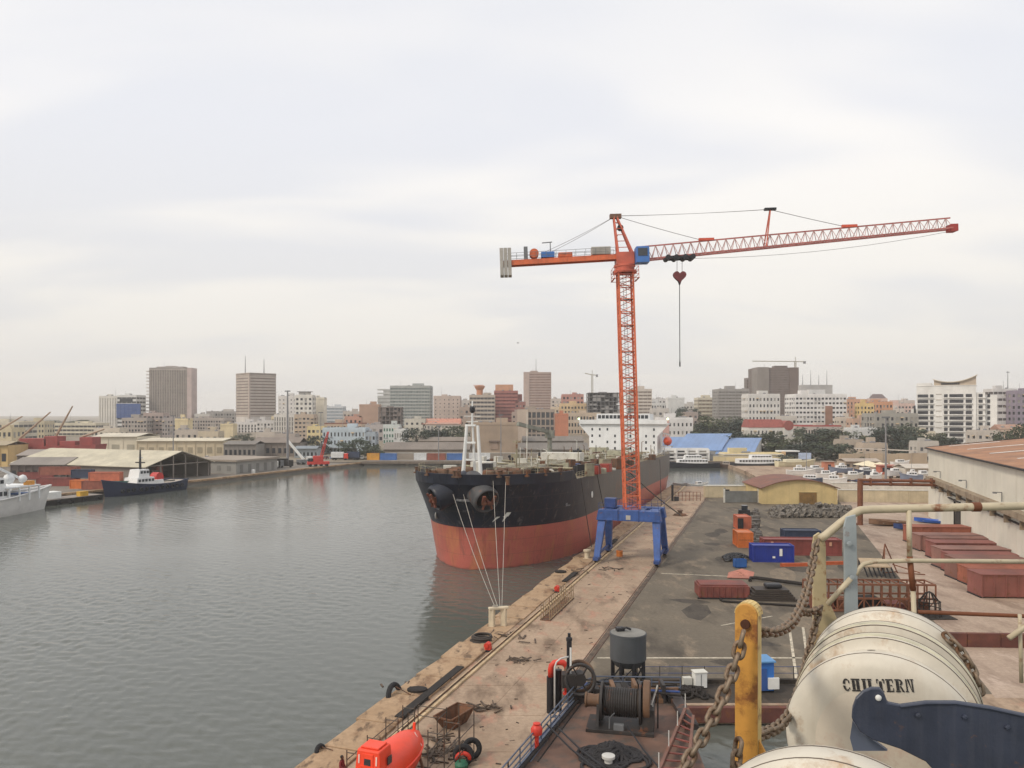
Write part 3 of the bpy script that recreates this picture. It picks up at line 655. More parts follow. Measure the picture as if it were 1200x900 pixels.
# --- deck gear
random.seed(11)
m_pipe = M('deck_pipe', rgb(150, 144, 120), .6, var=.2, rust=.35, rscale=.8)
m_pale = M('pale_paint', rgb(206, 204, 194), .6, var=.1, rust=.1)
for i, y in enumerate((-3.0, -2.1, -1.2, 1.0, 1.9, 2.8)):
    k = MB(); z = zd + 1.25; k.tube([(17, y, z - .6), (18.5, y, z), (62 + i, y, z), (63 + i, y, z + .25), (128, y, z + .25)], .26 if i % 2 else .34, 8); k.build('cargo_pipe', m_pipe, tk)
for s in range(20, 128, 6):
    k = MB(); k.box(s - .15, s + .15, -4, 4, zd, zd + .9); k.build('pipe_rack', m_rusty, tk)
for s in range(24, 126, 12):          # transverse manifold and tank branch pipes, hatches, ventilators
    for sg in (-1, 1):
        k = MB(); y = sg * random.uniform(9, 13); k.tube([(s, sg * 2, zd + 1.3), (s, y, zd + 1.3), (s, y, zd)], .2, 7); k.build('branch_pipe', m_pipe, tk)
        k = MB(); k.lathe([(.8, 0), (.8, .9), (.95, .95), (.95, 1.05), (.3, 1.2)], 12, Matrix.Translation((s + 3, sg * 8.5, zd))); k.build('tank_hatch', random.choice((m_pale, m_dk2, m_rusty)), tk)
        k = MB(); k.lathe([(.16, 0), (.16, 1.7), (.4, 1.8), (.42, 2.2), (.1, 2.4)], 8, Matrix.Translation((s + 5.4, sg * random.uniform(6, 14), zd))); k.build('tank_vent', random.choice((m_pale, m_rusty, m_black)), tk)
for i in range(120):
    s = random.uniform(15, 126); y = random.uniform(-15, 14); h = random.uniform(.4, 2.6); a, b = random.uniform(.2, 1.2), random.uniform(.3, 1.4)
    k = MB(); k.box(-a, a, -b, b, 0, h); k.build('deck_locker', random.choice((m_pale, m_rusty, m_rusty, m_dk2, m_pipe, m_black)), tk, loc=(s, y, zd), rot=(0, 0, random.uniform(0, 3)), bevel=.05)
for i in range(60):
    s = random.uniform(18, 120); y = random.uniform(-14, 12); a = random.uniform(-.6, .6); l = random.uniform(3, 8)
    k = MB(); p = [(s + math.cos(a) * l * t / 6, y + math.sin(a) * l * t / 6 + .4 * math.sin(t), zd + .5 + random.uniform(0, .9)) for t in range(7)]; k.tube(p, random.uniform(.1, .2), 6); k.build('deck_hose', random.choice((m_pale, m_black, m_rusty, m_pale)), tk)
for s, y, mt_ in ((36, -8, M('deck_blue', rgb(40, 64, 120), .6)), (30, -13.5, M('deck_red', rgb(150, 60, 50), .6)), (38, -14, MATS['deck_red']), (50, -12, MATS['deck_red'])):
    k = MB(); k.box(-1.4, 1.4, -1, 1, 0, 1.6); k.build('deck_store', mt_, tk, loc=(s, y, zd), bevel=.06)
for i in range(46):             # posts, small davits and stanchions
    s = random.uniform(14, 126); y = random.uniform(-13, 13); h = random.uniform(1.6, 4.6); k = MB(); k.tube([(0, 0, 0), (0, 0, h)], .1, 6)
    if i % 3 == 0: k.bar((0, 0, h), (random.uniform(-1.5, 1.5), random.uniform(-1, 1), h + .2), .12)
    k.build('deck_post', random.choice((m_pale, m_rusty, m_pipe, m_black)), tk, loc=(s, y, zd))
for (s, y, l, w_, h) in ((20, 5, 3, 4, 2.4), (58, 0, 4, 9, 3.0), (90, -6, 3, 4, 2.6), (112, 3, 4, 5, 2.8)):
    MB().box(-l / 2, l / 2, -w_ / 2, w_ / 2, 0, h).build('deck_house', random.choice((m_pale, m_dk2)), tk, loc=(s, y, zd), bevel=.06)
for s in (1.0, 7.5):              # forecastle windlasses and bollards
    for sg in (-1, 1):
        k = MB(); k.tube([(s, sg * 2.2, 14.9), (s, sg * 6.0, 14.9)], .75, 14); k.box(s - .9, s + .9, sg * 3.9 - .25, sg * 3.9 + .25, zd, 15.6); k.box(s - 1.2, s + 1.2, sg * 6.1 - .5, sg * 6.1 + .5, zd, 15.4); k.build('mooring_winch', m_rusty, tk)
for i in range(14):
    k = MB(); s = -2 + i * 1.1; y = random.uniform(-8, 8); k.lathe([(.3, 0), (.3, 1.1), (.42, 1.15), (.42, 1.3)], 10, Matrix.Translation((s, y, zd))); k.build('bollard', random.choice((m_rusty, m_pale, m_black)), tk)
for sg in (-1, 1):                # side rails of the main deck and of the forecastle
    k = MB()
    for z in (.4, .75, 1.1):
        for s in range(16, 128, 4): k.bar((s, sg * (hbr(s, 13.6) - .2), zd + z), (s + 4, sg * (hbr(s + 4, 13.6) - .2), zd + z), .05)
    for s in range(16, 130, 2): k.bar((s, sg * (hbr(s, 13.6) - .2), zd), (s, sg * (hbr(s, 13.6) - .2), zd + 1.1), .06)
    k.build('deck_railing', m_pipe, tk); k = MB()
    for s in range(-3, 13, 2): k.bar((s, sg * (hbr(s, 13.6) - .5), 15.0), (s, sg * (hbr(s, 13.6) - .5), 16.1), .05)
    for z in (15.6, 16.1):
        for s in range(-3, 11, 2): k.bar((s, sg * (hbr(s, 13.6) - .5), z), (s + 2, sg * (hbr(s + 2, 13.6) - .5), z), .05)
    k.build('forecastle_railing', m_pipe, tk)
# foremast: two white legs, cross bars, thin top mast with a light
k = MB(); sF = 4.5; m_mast = M('mast_white', rgb(222, 224, 222), .5, var=.05)
for sg in (-1, 1): k.tube([(sF, sg * 1.6 + 1.2, zd), (sF, sg * .95 + 1.2, zd + 9)], [.36, .24], 10)
k.tube([(sF + 1.5, 1.2, zd), (sF + .2, 1.2, zd + 9)], [.25, .18], 8)
for z in (3.4, 6.2, 9): k.bar((sF, -.4 + 1.0, zd + z), (sF, 1.4 + 1.0, zd + z), .3)
k.tube([(sF, 1.2, zd + 9), (sF, 1.2, zd + 13)], [.2, .12], 8); fm = k.build('foremast', m_mast, tk)
k = MB(); k.lathe([(.2, 0), (.45, .3), (.45, .9), (.2, 1.1)], 10, Matrix.Translation((sF, 1.2, zd + 11))); k.build('mast_light', m_black, fm)
k = MB(); k.bar((sF, .2, zd + 9.6), (sF, 2.2, zd + 9.6), .12); k.bar((sF, -.2, zd + 10.5), (sF, 2.6, zd + 10.5), .1); k.build('yard_arm', m_mast, fm)
k = MB(); k.tube([(15, -3, zd), (15, -3, zd + 6.5)], .16, 8); k.bar((15, -3.7, zd + 6.2), (15, -2.3, zd + 6.2), .25); k.build('deck_light_mast', m_pipe, tk)
k = MB(); k.tube([(45, 4.5, zd), (45, 4.5, zd + 12)], [.14, .06], 6); k.build('deck_light_mast', m_pale, tk)
# hose crane amidships
k = MB(); k.tube([(72, 7, zd), (72, 7, zd + 8)], .6, 12); k.bar((72, 7, zd + 7.5), (60, 11.5, zd + 9.5), .7, .9); k.box(71, 73, 6, 8, zd + 6, zd + 8); k.build('hose_crane', M('deck_grey_green', rgb(132, 134, 124), .65, var=.15, rust=.25), tk)
# --- accommodation block
sB = 134.0; m_acc = M('accommodation_white', rgb(226, 228, 228), .55, var=.06, scale=.15, streak=.15)
k = MB(); k.box(sB, sB + 14, -11.0, 11.0, zd, zd + 9.8); acc = k.build('accommodation_block', m_acc, tk)
k = MB(); k.box(sB - .8, sB + 8, -14.2, 14.2, zd + 9.8, zd + 10.15); k.build('bridge_wing', m_acc, tk)
k = MB(); k.box(sB - .82, sB - .7, -14.2, 14.2, zd + 10.15, zd + 11.2); k.build('wing_bulwark', m_acc, tk)
for sg in (-1, 1):
    k = MB(); k.prism([(sB, sg * 11.0, zd + 5.8), (sB, sg * 11.0, zd + 9.8), (sB, sg * 14.6, zd + 9.8)], (.5, 0, 0)); k.build('wing_bracket', m_acc, tk)
k = MB(); k.box(sB + .2, sB + 9, -8.6, 8.6, zd + 10.15, zd + 13.2); wh = k.build('wheelhouse', m_acc, tk)
for j in range(13):
    k = MB(); k.box(sB + .12, sB + .22, -8.1 + j * 1.27, -8.1 + j * 1.27 + 1.0, zd + 11.6, zd + 12.7); k.build('window', m_glass, wh)
for row, z in enumerate((1.6, 3.6, 5.6, 7.7)):
    for j in range(9):
        if (j * 7 + row * 3) % 4 == 0: continue
        y = -10 + j * 2.5; k = MB(); k.box(sB - .06, sB + .02, y - .27, y + .27, zd + z, zd + z + .8); k.build('porthole', m_glass, acc)
k = MB(); k.tube([(sB + 5, 0, zd + 13.2), (sB + 5, 0, zd + 21.5)], [.55, .3], 10); k.bar((sB + 5, -3, zd + 16.4), (sB + 5, 3, zd + 16.4), .3); k.bar((sB + 4.4, -2, zd + 18.8), (sB + 4.4, 2, zd + 21.5), .25); k.build('radar_mast', m_mast, tk)
k = MB(); k.box(sB + 19, sB + 26, -4, 4, zd, zd + 13.5); k.build('funnel', M('funnel_white', rgb(205, 205, 200), .6), tk, bevel=.3)
for sg in (-1, 1):
    k = MB(); k.lathe([(.3, 0), (.3, .5), (.12, .6)], 10, Matrix.Translation((sB - .4, sg * 14.4, zd + 11.2))); k.build('wing_light', M('green_lamp', (.75, 1.0, .55), .3, var=0, emit=2.2), tk)
k = MB()
for z in (10.6, 11.0): k.bar((sB - .7, -16, zd + z), (sB - .7, 16, zd + z), .05)
k.build('wing_rail', m_acc, tk)
# lifeboat on the quay side of the poop
k = MB(); 
for j in range(9):
    t = j / 8; r_ = 1.35 * math.sin(math.pi * (0.08 + .84 * t)) ** .6
    k.v += [(sB + 2 + 7 * t, -13.6 + r_ * math.cos(a) , zd + 4.4 + r_ * 1.1 * math.sin(a)) for a in [2 * math.pi * i / 12 for i in range(12)]]
for j in range(8):
    for i in range(12): k.f.append((j * 12 + i, j * 12 + (i + 1) % 12, (j + 1) * 12 + (i + 1) % 12, (j + 1) * 12 + i))
k.f += [tuple(range(12)), tuple(96 + i for i in range(12))]
k.build('lifeboat', M('lifeboat_orange', rgb(222, 84, 48), .45, var=.06), tk, smooth=True)
for d in (3, 8): 
    k = MB(); k.bar((sB + d, -11.6, zd + 2.6), (sB + d, -15, zd + 2.6), .35); k.bar((sB + d, -12.2, zd), (sB + d, -12.2, zd + 7), .3); k.bar((sB + d, -12.2, zd + 7), (sB + d, -14.4, zd + 6.4), .3); k.build('davit', m_acc, tk)
# --- mooring lines
m_rope = M('mooring_rope', rgb(164, 158, 148), .8, var=.1); m_rope2 = M('mooring_rope_dark', rgb(62, 56, 52), .8, var=.1)
tkm = Matrix.Translation(bow) @ tk.rotation_euler.to_matrix().to_4x4()
def rope(name, label, a, b, r, mat, sag=.3, grp='mooring lines of the tanker'):
    a, b = Vector(a), Vector(b); k = MB(); k.tube([a.lerp(b, t / 14) - Vector((0, 0, sag * 4 * t / 14 * (1 - t / 14))) for t in range(15)], r, 6); return tag(k.build(name, mat), label, 'mooring line', grp)
BOL = Vector((-1.6, 83.0, 1.95))
rope('mooring_rope', 'pale mooring rope from the tanker stem, left of the pair ending at the concrete dolphin', tkm @ Vector((-5.2, .4, 12.2)), BOL + Vector((-.2, 0, 0)), .035, m_rope, .6)
rope('mooring_rope', 'pale mooring rope from the tanker stem, right of the close pair reaching the concrete dolphin', tkm @ Vector((-5.0, -1.2, 12.2)), BOL + Vector((.1, 0, 0)), .035, m_rope, .5)
rope('mooring_rope', 'steep pale mooring rope just right of the tanker anchor, down to the concrete dolphin', tkm @ Vector((-2.8, -hbr(-2.8, 13.6) - .1, 14.2)), BOL + Vector((.3, .1, 0)), .035, m_rope, .2)
rope('mooring_rope', 'steepest pale mooring rope, rightmost of those reaching the concrete dolphin', tkm @ Vector((-1.7, -hbr(-1.7, 13.6) - .1, 14.2)), BOL + Vector((.5, .1, 0)), .035, m_rope, .2)
rope('mooring_rope', 'dark mooring line from the forward shoulder of the tanker to the small white bollard', tkm @ Vector((17, -14.0, 13.6)), Vector((E(126) + 1.6, 126, 1.0)), .07, m_rope2, .3)
rope('mooring_rope', 'dark mooring line from tanker midships disappearing behind the blue crane portal', tkm @ Vector((30, -14.0, 13.6)), Vector((E(141) + 1.6, 141, .5)), .08, m_rope2, .3)
rope('mooring_rope', 'thick dark mooring line slanting right from the tanker behind the crane mast', tkm @ Vector((62, -14.0, 12.8)), G(797, 603, .4), .14, m_rope2, .5)
rope('mooring_rope', 'dark mooring line from the tanker quarter, farthest along the quay', tkm @ Vector((118, -14.0, 12.8)), G(775, 592, .4), .1, m_rope2, .5)
# ================================================================== the yard and its gear
def cont_mesh(L, Hh, mat, key, cache={}):
    if key in cache: return cache[key]
    W2 = 1.22; k = MB(); n = int(L / .28); k.box(-L / 2, L / 2, -W2 + .06, W2 - .06, .12, Hh - .1)
    ribs = MB()
    for i in range(n):
        x = -L / 2 + .15 + (L - .3) * (i + .5) / n
        for sg in (-1, 1): ribs.box(x - .07, x + .07, sg * (W2 - .07) - .03, sg * (W2 - .07) + .03, .2, Hh - .15)
    fr = MB()
    for sg in (-1, 1):
        for z in (.08, Hh - .07): fr.box(-L / 2, L / 2, sg * W2 - .07, sg * W2 + .07, z - .08, z + .08)
        for sx in (-1, 1): fr.box(sx * L / 2 - .09, sx * L / 2 + .09, sg * W2 - .09, sg * W2 + .09, 0, Hh)
    for sx in (-1, 1):
        for z in (.08, Hh - .07): fr.box(sx * L / 2 - .08, sx * L / 2 + .08, -W2, W2, z - .09, z + .09)
    door = MB(); door.box(-L / 2 - .05, -L / 2 + .02, -1.1, 1.1, .2, Hh - .2)
    for y in (-.75, -.3, .3, .75): door.bar((-L / 2 - .08, y, .2), (-L / 2 - .08, y, Hh - .2), .05)
    cache[key] = [(nm, b.mesh(nm, mat)) for nm, b in (('body', k), ('corrugation', ribs), ('frame', fr), ('door', door))]
    return cache[key]
def container(label, loc, rz, L, mat, key, Hh=2.59, grp=None, parts=True):
    t = thing('shipping_container', label, 'container', loc, rz, grp)
    for nm, me in cont_mesh(L, Hh, mat, key):
        if parts or nm in ('body', 'frame'):
            o = inst(nm, me, t)
            if nm == 'corrugation': o['kind'] = 'stuff'
    return t
c_blue = M('container_blue', rgb(28, 50, 140), .5, var=.1, streak=.2); c_red = M('container_red', rgb(132, 66, 60), .6, var=.14, streak=.35); c_or = M('container_orange', rgb(212, 118, 58), .55, var=.1, streak=.2)
c_or2 = M('container_faded_orange', rgb(190, 106, 78), .6, var=.12); c_brick = M('container_brick', rgb(146, 86, 70), .65, var=.15, streak=.3); c_navy = M('container_navy', rgb(48, 60, 84), .6, var=.15); c_teal = M('container_teal', rgb(46, 96, 92), .6); c_wh = M('container_white', rgb(212, 214, 214), .6, var=.08)
c_lb = M('container_light_blue', rgb(70, 110, 170), .6, var=.1)
def C(px, py, L=0, depth=1.22):
    p = G(px, py); return (p.x, p.y + depth, 0)
bc = container('blue container with a white notice on its side, in front of the red ones', C(907, 659), R(-4), 6.06, c_blue, 'b20')
k = MB(); k.box(.9, 1.32, -1.33, -1.30, 1.0, 2.1); k.build('notice', m_wht, bc)
k = MB(); k.box(-.15, .25, -1.33, -1.30, .65, .95); k.build('notice', m_wht, bc)
rc = container('long dark red container lying behind the blue container', C(941, 651), R(-4), 12.19, c_red, 'r40')
k = MB(); k.box(-5.0, -4.6, -1.33, -1.29, 1.6, 2.2); k.build('notice', M('pale_notice', rgb(200, 150, 120), .7), rc)
k = MB(); k.box(4.2, 4.6, -1.33, -1.29, 1.6, 2.2); k.build('notice', MATS['pale_notice'], rc)
container('navy container with a pale roof peeping over the long red container', (C(943, 640)[0], C(943, 640)[1] + .8, 0), R(-4), 6.06, c_navy, 'n20')
oc = container('bright orange container, nearest of the orange pair on the asphalt', C(873, 641), R(90) - R(4), 4.0, c_or, 'o13', 2.6)
k = MB(); k.box(-2.06, -2.03, -1.1, 1.1, 1.3, 1.36); k.build('door_bar', m_black, oc)
container('faded orange container with a black end, behind the bright orange one', (C(873, 621)[0], C(873, 621)[1] + .6, 0), R(90) - R(4), 4.0, c_or2, 'o13b', 2.6)
o = MB().box(-1.1, .0, -.05, .05, .1, 2.4).build('black_panel', m_black); tag(o, 'black board leaning on the end of the faded orange container', 'panel'); o.location = (C(871, 621)[0] - .2, C(871, 621)[1] - 2.0, 0)
# forklift-like black machine behind the orange containers
t = thing('yard_machine', 'black yard machine parked beyond the orange containers', 'machine', G(872, 604), R(-10))
MB().box(-1.2, 1.2, -.8, .8, .5, 1.3).build('body', m_black, t, bevel=.08); MB().box(-.6, .7, -.7, .7, 1.3, 2.3).build('cabin', m_glass, t, bevel=.06)
for sx in (-.8, .8):
    for sy in (-.8, .8): MB().tube([(sx, sy - .15, .45), (sx, sy + .15, .45)], .45, 14).build('wheel', m_black, t)
# --- long shed on the right
m_shed = M('shed_cladding', rgb(222, 217, 202), .7, var=.06, scale=.12, streak=.2, stcol=rgb(172, 160, 138)); m_sroof = M('shed_roof_rust', rgb(156, 112, 82), .8, var=.16, scale=.18, streak=.35, stcol=rgb(190, 164, 136)); m_trim = M('shed_trim', rgb(40, 36, 36), .6)
m_sky = M('rooflight', rgb(214, 208, 200), .5, var=.06); m_gird = M('runway_girder', rgb(150, 134, 112), .7, var=.15, rust=.25)
SH = Vector((92.7, 171, 0)); sh_ = thing('shed', 'long pale clad shed with a rusty brown roof along the right side', 'building', SH, QROT + R(180))
# local: +y runs towards the camera, -x away from the water
Ls, Dp, Hs = 128.0, 42.0, 15.2
shell = MB(); shell.box(-Dp, -.25, .25, Ls, -.2, Hs - .1); shell.build('wall', m_shed, sh_)
n = 16
for i in range(n):
    y0, y1 = Ls * i / n, Ls * (i + 1) / n
    k = MB(); k.box(-.22, 0, y0 + .03, y1 - .03, 0, Hs); k.build('wall_panel', m_shed, sh_)
    k = MB(); a = -.35 if False else .5
    k.prism([(.5, y0 + .02, Hs + .05), (-Dp / 2, y0 + .02, Hs + 2.5), (-Dp / 2, y0 + .02, Hs + 2.62), (.5, y0 + .02, Hs + .17)], (0, y1 - y0 - .04, 0)); k.build('roof_sheet', m_sroof, sh_)
    k = MB(); k.prism([(-Dp / 2, y0 + .02, Hs + 2.5), (-Dp - .5, y0 + .02, Hs + .05), (-Dp - .5, y0 + .02, Hs + .17), (-Dp / 2, y0 + .02, Hs + 2.62)], (0, y1 - y0 - .04, 0)); k.build('roof_sheet', m_sroof, sh_)
    if i % 2 == 0:
        f0, f1 = (.18, .62); zz = lambda f: Hs + .2 + f * 2.45
        k = MB(); yc = (y0 + y1) / 2; k.prism([(.5 - f0 * 21.5, yc - .5, zz(f0)), (.5 - f1 * 21.5, yc - .5, zz(f1)), (.5 - f1 * 21.5, yc - .5, zz(f1) + .05), (.5 - f0 * 21.5, yc - .5, zz(f0) + .05)], (0, 1.0, 0)); k.build('rooflight', m_sky, sh_)
for i in range(12):
    x0, x1 = -Dp * i / 12, -Dp * (i + 1) / 12; k = MB(); z0_ = Hs + 2.4 * (1 - abs(x0 + Dp / 2) / (Dp / 2)); z1_ = Hs + 2.4 * (1 - abs(x1 + Dp / 2) / (Dp / 2))
    k.prism([(x0 - .03, 0, 0), (x1 + .03, 0, 0), (x1 + .03, 0, z1_), (x0 - .03, 0, z0_)], (0, .22, 0)); k.build('wall_panel', m_shed, sh_)
MB().box(.45, .75, -.4, Ls, Hs - .15, Hs + .12).build('gutter', m_trim, sh_); MB().bar((.5, -.3, Hs + .1), (-Dp / 2, -.3, Hs + 2.6), .3).build('verge', m_trim, sh_)
MB().box(.02, 1.3, 4, Ls, 8.3, 9.3).build('crane_runway', m_gird, sh_, bevel=.04); MB().box(.02, .35, 2, Ls, 7.2, 7.4).build('cable_tray', m_trim, sh_)
for i in range(16):
    MB().box(.02, .9, 8 + i * 7.6, 8.3 + i * 7.6, 6.9, 8.3).build('runway_bracket', m_gird, sh_)
MB().box(.02, .14, 27, 30.4, 0, 5.4).build('door', m_trim, sh_); MB().box(.02, .3, 26, 26.3, 0, 6.6).build('downpipe', m_trim, sh_); MB().bar((.2, 21, 6.4), (.2, 30.6, 6.4), .25).build('door_track', m_trim, sh_)
for i in range(5): MB().bar((.3, 14 + i * 22, 9.6), (.3, 14 + i * 22, 11.0), .12).bar((.3, 14 + i * 22, 11.0), (1.2, 14 + i * 22, 11.0), .12).box(1.0, 1.5, 13.8 + i * 22, 14.2 + i * 22, 10.8, 11.05).build('lamp', m_grey, sh_)
for i in range(5): MB().box(-6 - i * 1.2, -5 - i * 1.2, Ls - 3, Ls - 2, Hs + 1, Hs + 1.6).build('roof_vent', m_grey, sh_)
s2 = thing('back_shed', 'higher brown-roofed shed rising behind the long pale shed', 'building', (132, 160, 0), QROT + R(180))
MB().box(-30, 0, 0, 120, 0, 17.0).build('wall', M('back_shed_wall', rgb(150, 118, 92), .8, var=.12, scale=.2, streak=.3), s2)
for i in range(12): MB().prism([(.5, i * 10, 17.1), (-15, i * 10, 19.2), (-15, i * 10, 19.3), (.5, i * 10, 17.2)], (0, 9.95, 0)).build('roof_sheet', m_sroof, s2)
# rusty pipe gantry reaching the shed wall
m_rp = M('rusty_pipe', rgb(122, 76, 54), .75, var=.2, rust=.5, rscale=2)
pg = thing('pipe_gantry', 'rusty pipe bridge on a thick post reaching the shed wall', 'pipe', G(1008, 615), 0)
gp = G(1008, 615); e = Vector((35.6 + .334 * gp.y, gp.y, 0)) - gp
MB().tube([(0, 0, 0), (0, 0, 9.0)], .55, 14).build('post', m_rp, pg, smooth=40)
for dz in (0, -.75): MB().tube([(-.4, 0, 9.2 + dz), (e.x + 1, 0, 8.9 + dz)], .32, 12).build('pipe', m_rp, pg, smooth=40)
for i in range(4): MB().box(e.x * (i + .5) / 4 - .12, e.x * (i + .5) / 4 + .12, -.4, .4, 8.0, 9.6).build('pipe_clamp', m_rp, pg)
MB().tube([(.3, 0, 0), (-2.2, 0, 0.2), (-2.3, 0, .0)], .3, 8).build('brace', m_rp, pg)
# --- row of brown steel boxes along the shed
brs = [M('steel_box_brown', rgb(126, 88, 78), .75, var=.13, scale=.3, rust=.2), M('steel_box_red', rgb(134, 82, 74), .75, var=.13, scale=.3, rust=.2), M('steel_box_orange', rgb(150, 88, 68), .75, var=.13, scale=.3, rust=.25), M('steel_box_pink', rgb(140, 102, 92), .75, var=.12, scale=.3, rust=.15)]
def steel_box(label, base, L, W_, Hh, mat, rz=R(-3)):
    t = thing('steel_box', label, 'steel box', base, rz, 'brown steel boxes along the shed')
    W_ = 3.3
    MB().box(0, L, 0, W_, 0.15, Hh).build('body', mat, t, bevel=.05)
    for i in range(int(L / 1.5) + 1):
        x = .1 + i * (L - .3) / int(L / 1.5); MB().box(x - .08, x + .08, -.09, -.005, .15, Hh).build('rib', mat, t)
    for x in (.02, L - .2): MB().box(x - .12, x + .12, .1, W_ - .1, 0, .16).build('skid', m_black, t)
    MB().box(-.08, L + .08, -.12, W_ + .08, Hh - .02, Hh + .08).build('lip', mat, t)
    return t
boxes = [((1068, 637), 10.2, 2.2, 2.9, 2, 'orange-brown steel box at the far end of the row beside the shed'), ((1078, 646), 10.2, 2.2, 2.6, 3, 'dusty pinkish steel box, second in the row along the shed'), ((1092, 650), 10.0, 2.0, 2.6, 0, 'dull brown steel box peeping out just behind the dark red one'), ((1096, 656), 9.8, 2.0, 2.6, 1, 'dark red steel box, fourth in the row along the shed'),
         ((1104, 667), 9.8, 2.4, 2.9, 3, 'pinkish red steel box in the middle of the row along the shed'), ((1116, 673), 9.5, 2.4, 2.7, 1, 'reddish steel box squeezed behind the greyish brown one'), ((1121, 680), 9.5, 2.6, 2.9, 0, 'greyish brown steel box just behind the orange-ended one by the shed'), ((1137, 687), 9, 1.2, 2.3, 2, 'orange-ended steel box near the front of the row by the shed'), ((1150, 701), 9, 2.2, 2.9, 1, 'nearest dark red steel box of the row along the shed')]
for (px, py), L, W_, Hh, mi, lb in boxes: steel_box(lb, G(px, py), L, W_, Hh, brs[mi])
o = thing('steel_crate', 'small tan steel crate at the front left corner of the box row', 'crate', G(1145, 697), R(-3)); MB().box(0, 2.0, -.2, 1.6, .1, 2.0).build('body', M('crate_tan', rgb(150, 104, 78), .75, var=.15, rust=.2), o, bevel=.05); MB().box(-.06, 2.06, -.26, 1.66, 2.0, 2.1).build('lid', M('crate_tan', (0, 0, 0)), o)
t = thing('steel_box', 'small red steel box against the shed wall past the row', 'steel box', (G(1140, 622).x, G(1140, 622).y, 0), QROT, 'brown steel boxes along the shed'); MB().box(0, 3, -2, 0, .1, 2.4).build('body', brs[1], t, bevel=.05); MB().box(-.1, 3.1, -2.1, .1, 2.4, 2.5).build('lip', brs[1], t)
t = thing('drum_rack', 'dark green gas drum standing against the shed behind the boxes', 'drum', (G(1152, 628).x, G(1152, 628).y, 0)); MB().lathe([(.1, 0), (.8, .05), (.8, 2.2), (.6, 2.7), (.25, 2.9), (.25, 3.2)], 16).build('shell', M('drum_green', rgb(70, 74, 60), .6, var=.15), t, smooth=40); MB().lathe([(.84, .7), (.84, .85)], 16).build('hoop', m_black, t)
# blue tarpaulin boat and dark skiff near the gantry
def skiff(label, loc, rz, L, mat, cat='boat', nm='rowing_boat'):
    t = thing(nm, label, cat, loc, rz); k = MB(); n = 10; ri = []
    for i in range(n + 1):
        s = i / n; w_ = .22 * L * (math.sin(math.pi * (.12 + .8 * s)) ** .7) * (1 if s < .75 else (1 - ((s - .75) / .27) ** 2)); zt = .11 * L * (1 + .6 * s * s); x = L * (s - .5)
        k.v += [(x, -w_, zt), (x, -w_ * .75, zt * .3), (x, 0, .02 + .3 * s ** 4), (x, w_ * .75, zt * .3), (x, w_, zt)]
    for i in range(n):
        for j in range(4): k.f.append((i * 5 + j, i * 5 + j + 1, i * 5 + 6 + j, i * 5 + 5 + j))
    k.f.append((0, 1, 2, 3, 4)); o = k.build('hull', mat, t, fix=False)
    md = o.modifiers.new('thick', 'SOLIDIFY'); md.thickness = .06
    for s in (-.25, 0, .2): MB().box(L * s - .12, L * s + .12, -.17 * L, .17 * L, .08 * L, .08 * L + .05).build('thwart', m_pale, t)
    return t
skiff('dark blue workboat hauled out beside the rusty pipe gantry', G(1072, 622), R(160), 7.5, M('skiff_navy', rgb(40, 62, 110), .5, var=.15))
skiff('bright blue boat laid ashore next to the shed corner', G(1090, 613), R(150), 6.0, M('skiff_blue', rgb(46, 96, 186), .5, var=.12))
skiff('small brown boat with a pale canopy left of the blue boats', G(1042, 616), R(175), 8.0, M('skiff_brown', rgb(120, 92, 70), .6, var=.15))
# --- yellow hut with an arched brown roof
m_yel = M('hut_yellow', rgb(206, 184, 132), .8, var=.08, scale=.25, streak=.25); m_hroof = M('hut_roof_brown', rgb(124, 84, 70), .75, var=.14, scale=.3)
YH = 194.; hp = P(893, 591, YH); t = thing('yellow_hut', 'pale yellow hut with an arched brown roof and a wooden door', 'building', (hp.x, YH, 0), R(-2))
Wd = 18.8; arch = [(x, 3.9 + 2.2 * (1 - ((x - Wd / 2) / (Wd / 2)) ** 2) ** .9) for x in [Wd * i / 16 for i in range(17)]]
MB().prism([(0, 0, -.1), (Wd, 0, -.1)] + [(x, 0, z) for x, z in reversed(arch)], (0, 17, 0)).build('wall', m_yel, t)
for i in range(16):
    (x0, z0_), (x1, z1_) = arch[i], arch[i + 1]
    x0 -= .5 * (i == 0); x1 += .5 * (i == 15)
    MB().prism([(x0, -.6, z0_ + .03), (x1, -.6, z1_ + .03), (x1, -.6, z1_ + .2), (x0, -.6, z0_ + .2)], (0, 18, 0)).build('roof_sheet', m_hroof, t)
m_wood = M('door_wood', rgb(134, 104, 58), .8, var=.15)
dr = MB().box(9.3, 13.6, -.12, .02, 0, 3.0).build('door', m_wood, t)
for i in range(8): MB().box(9.33 + i * .535, 9.8 + i * .535, -.16, -.1, .05, 2.95).build('plank', m_wood, dr)
MB().box(9.1, 13.8, -.2, 0, 3.0, 3.2).build('lintel', m_yel, t)
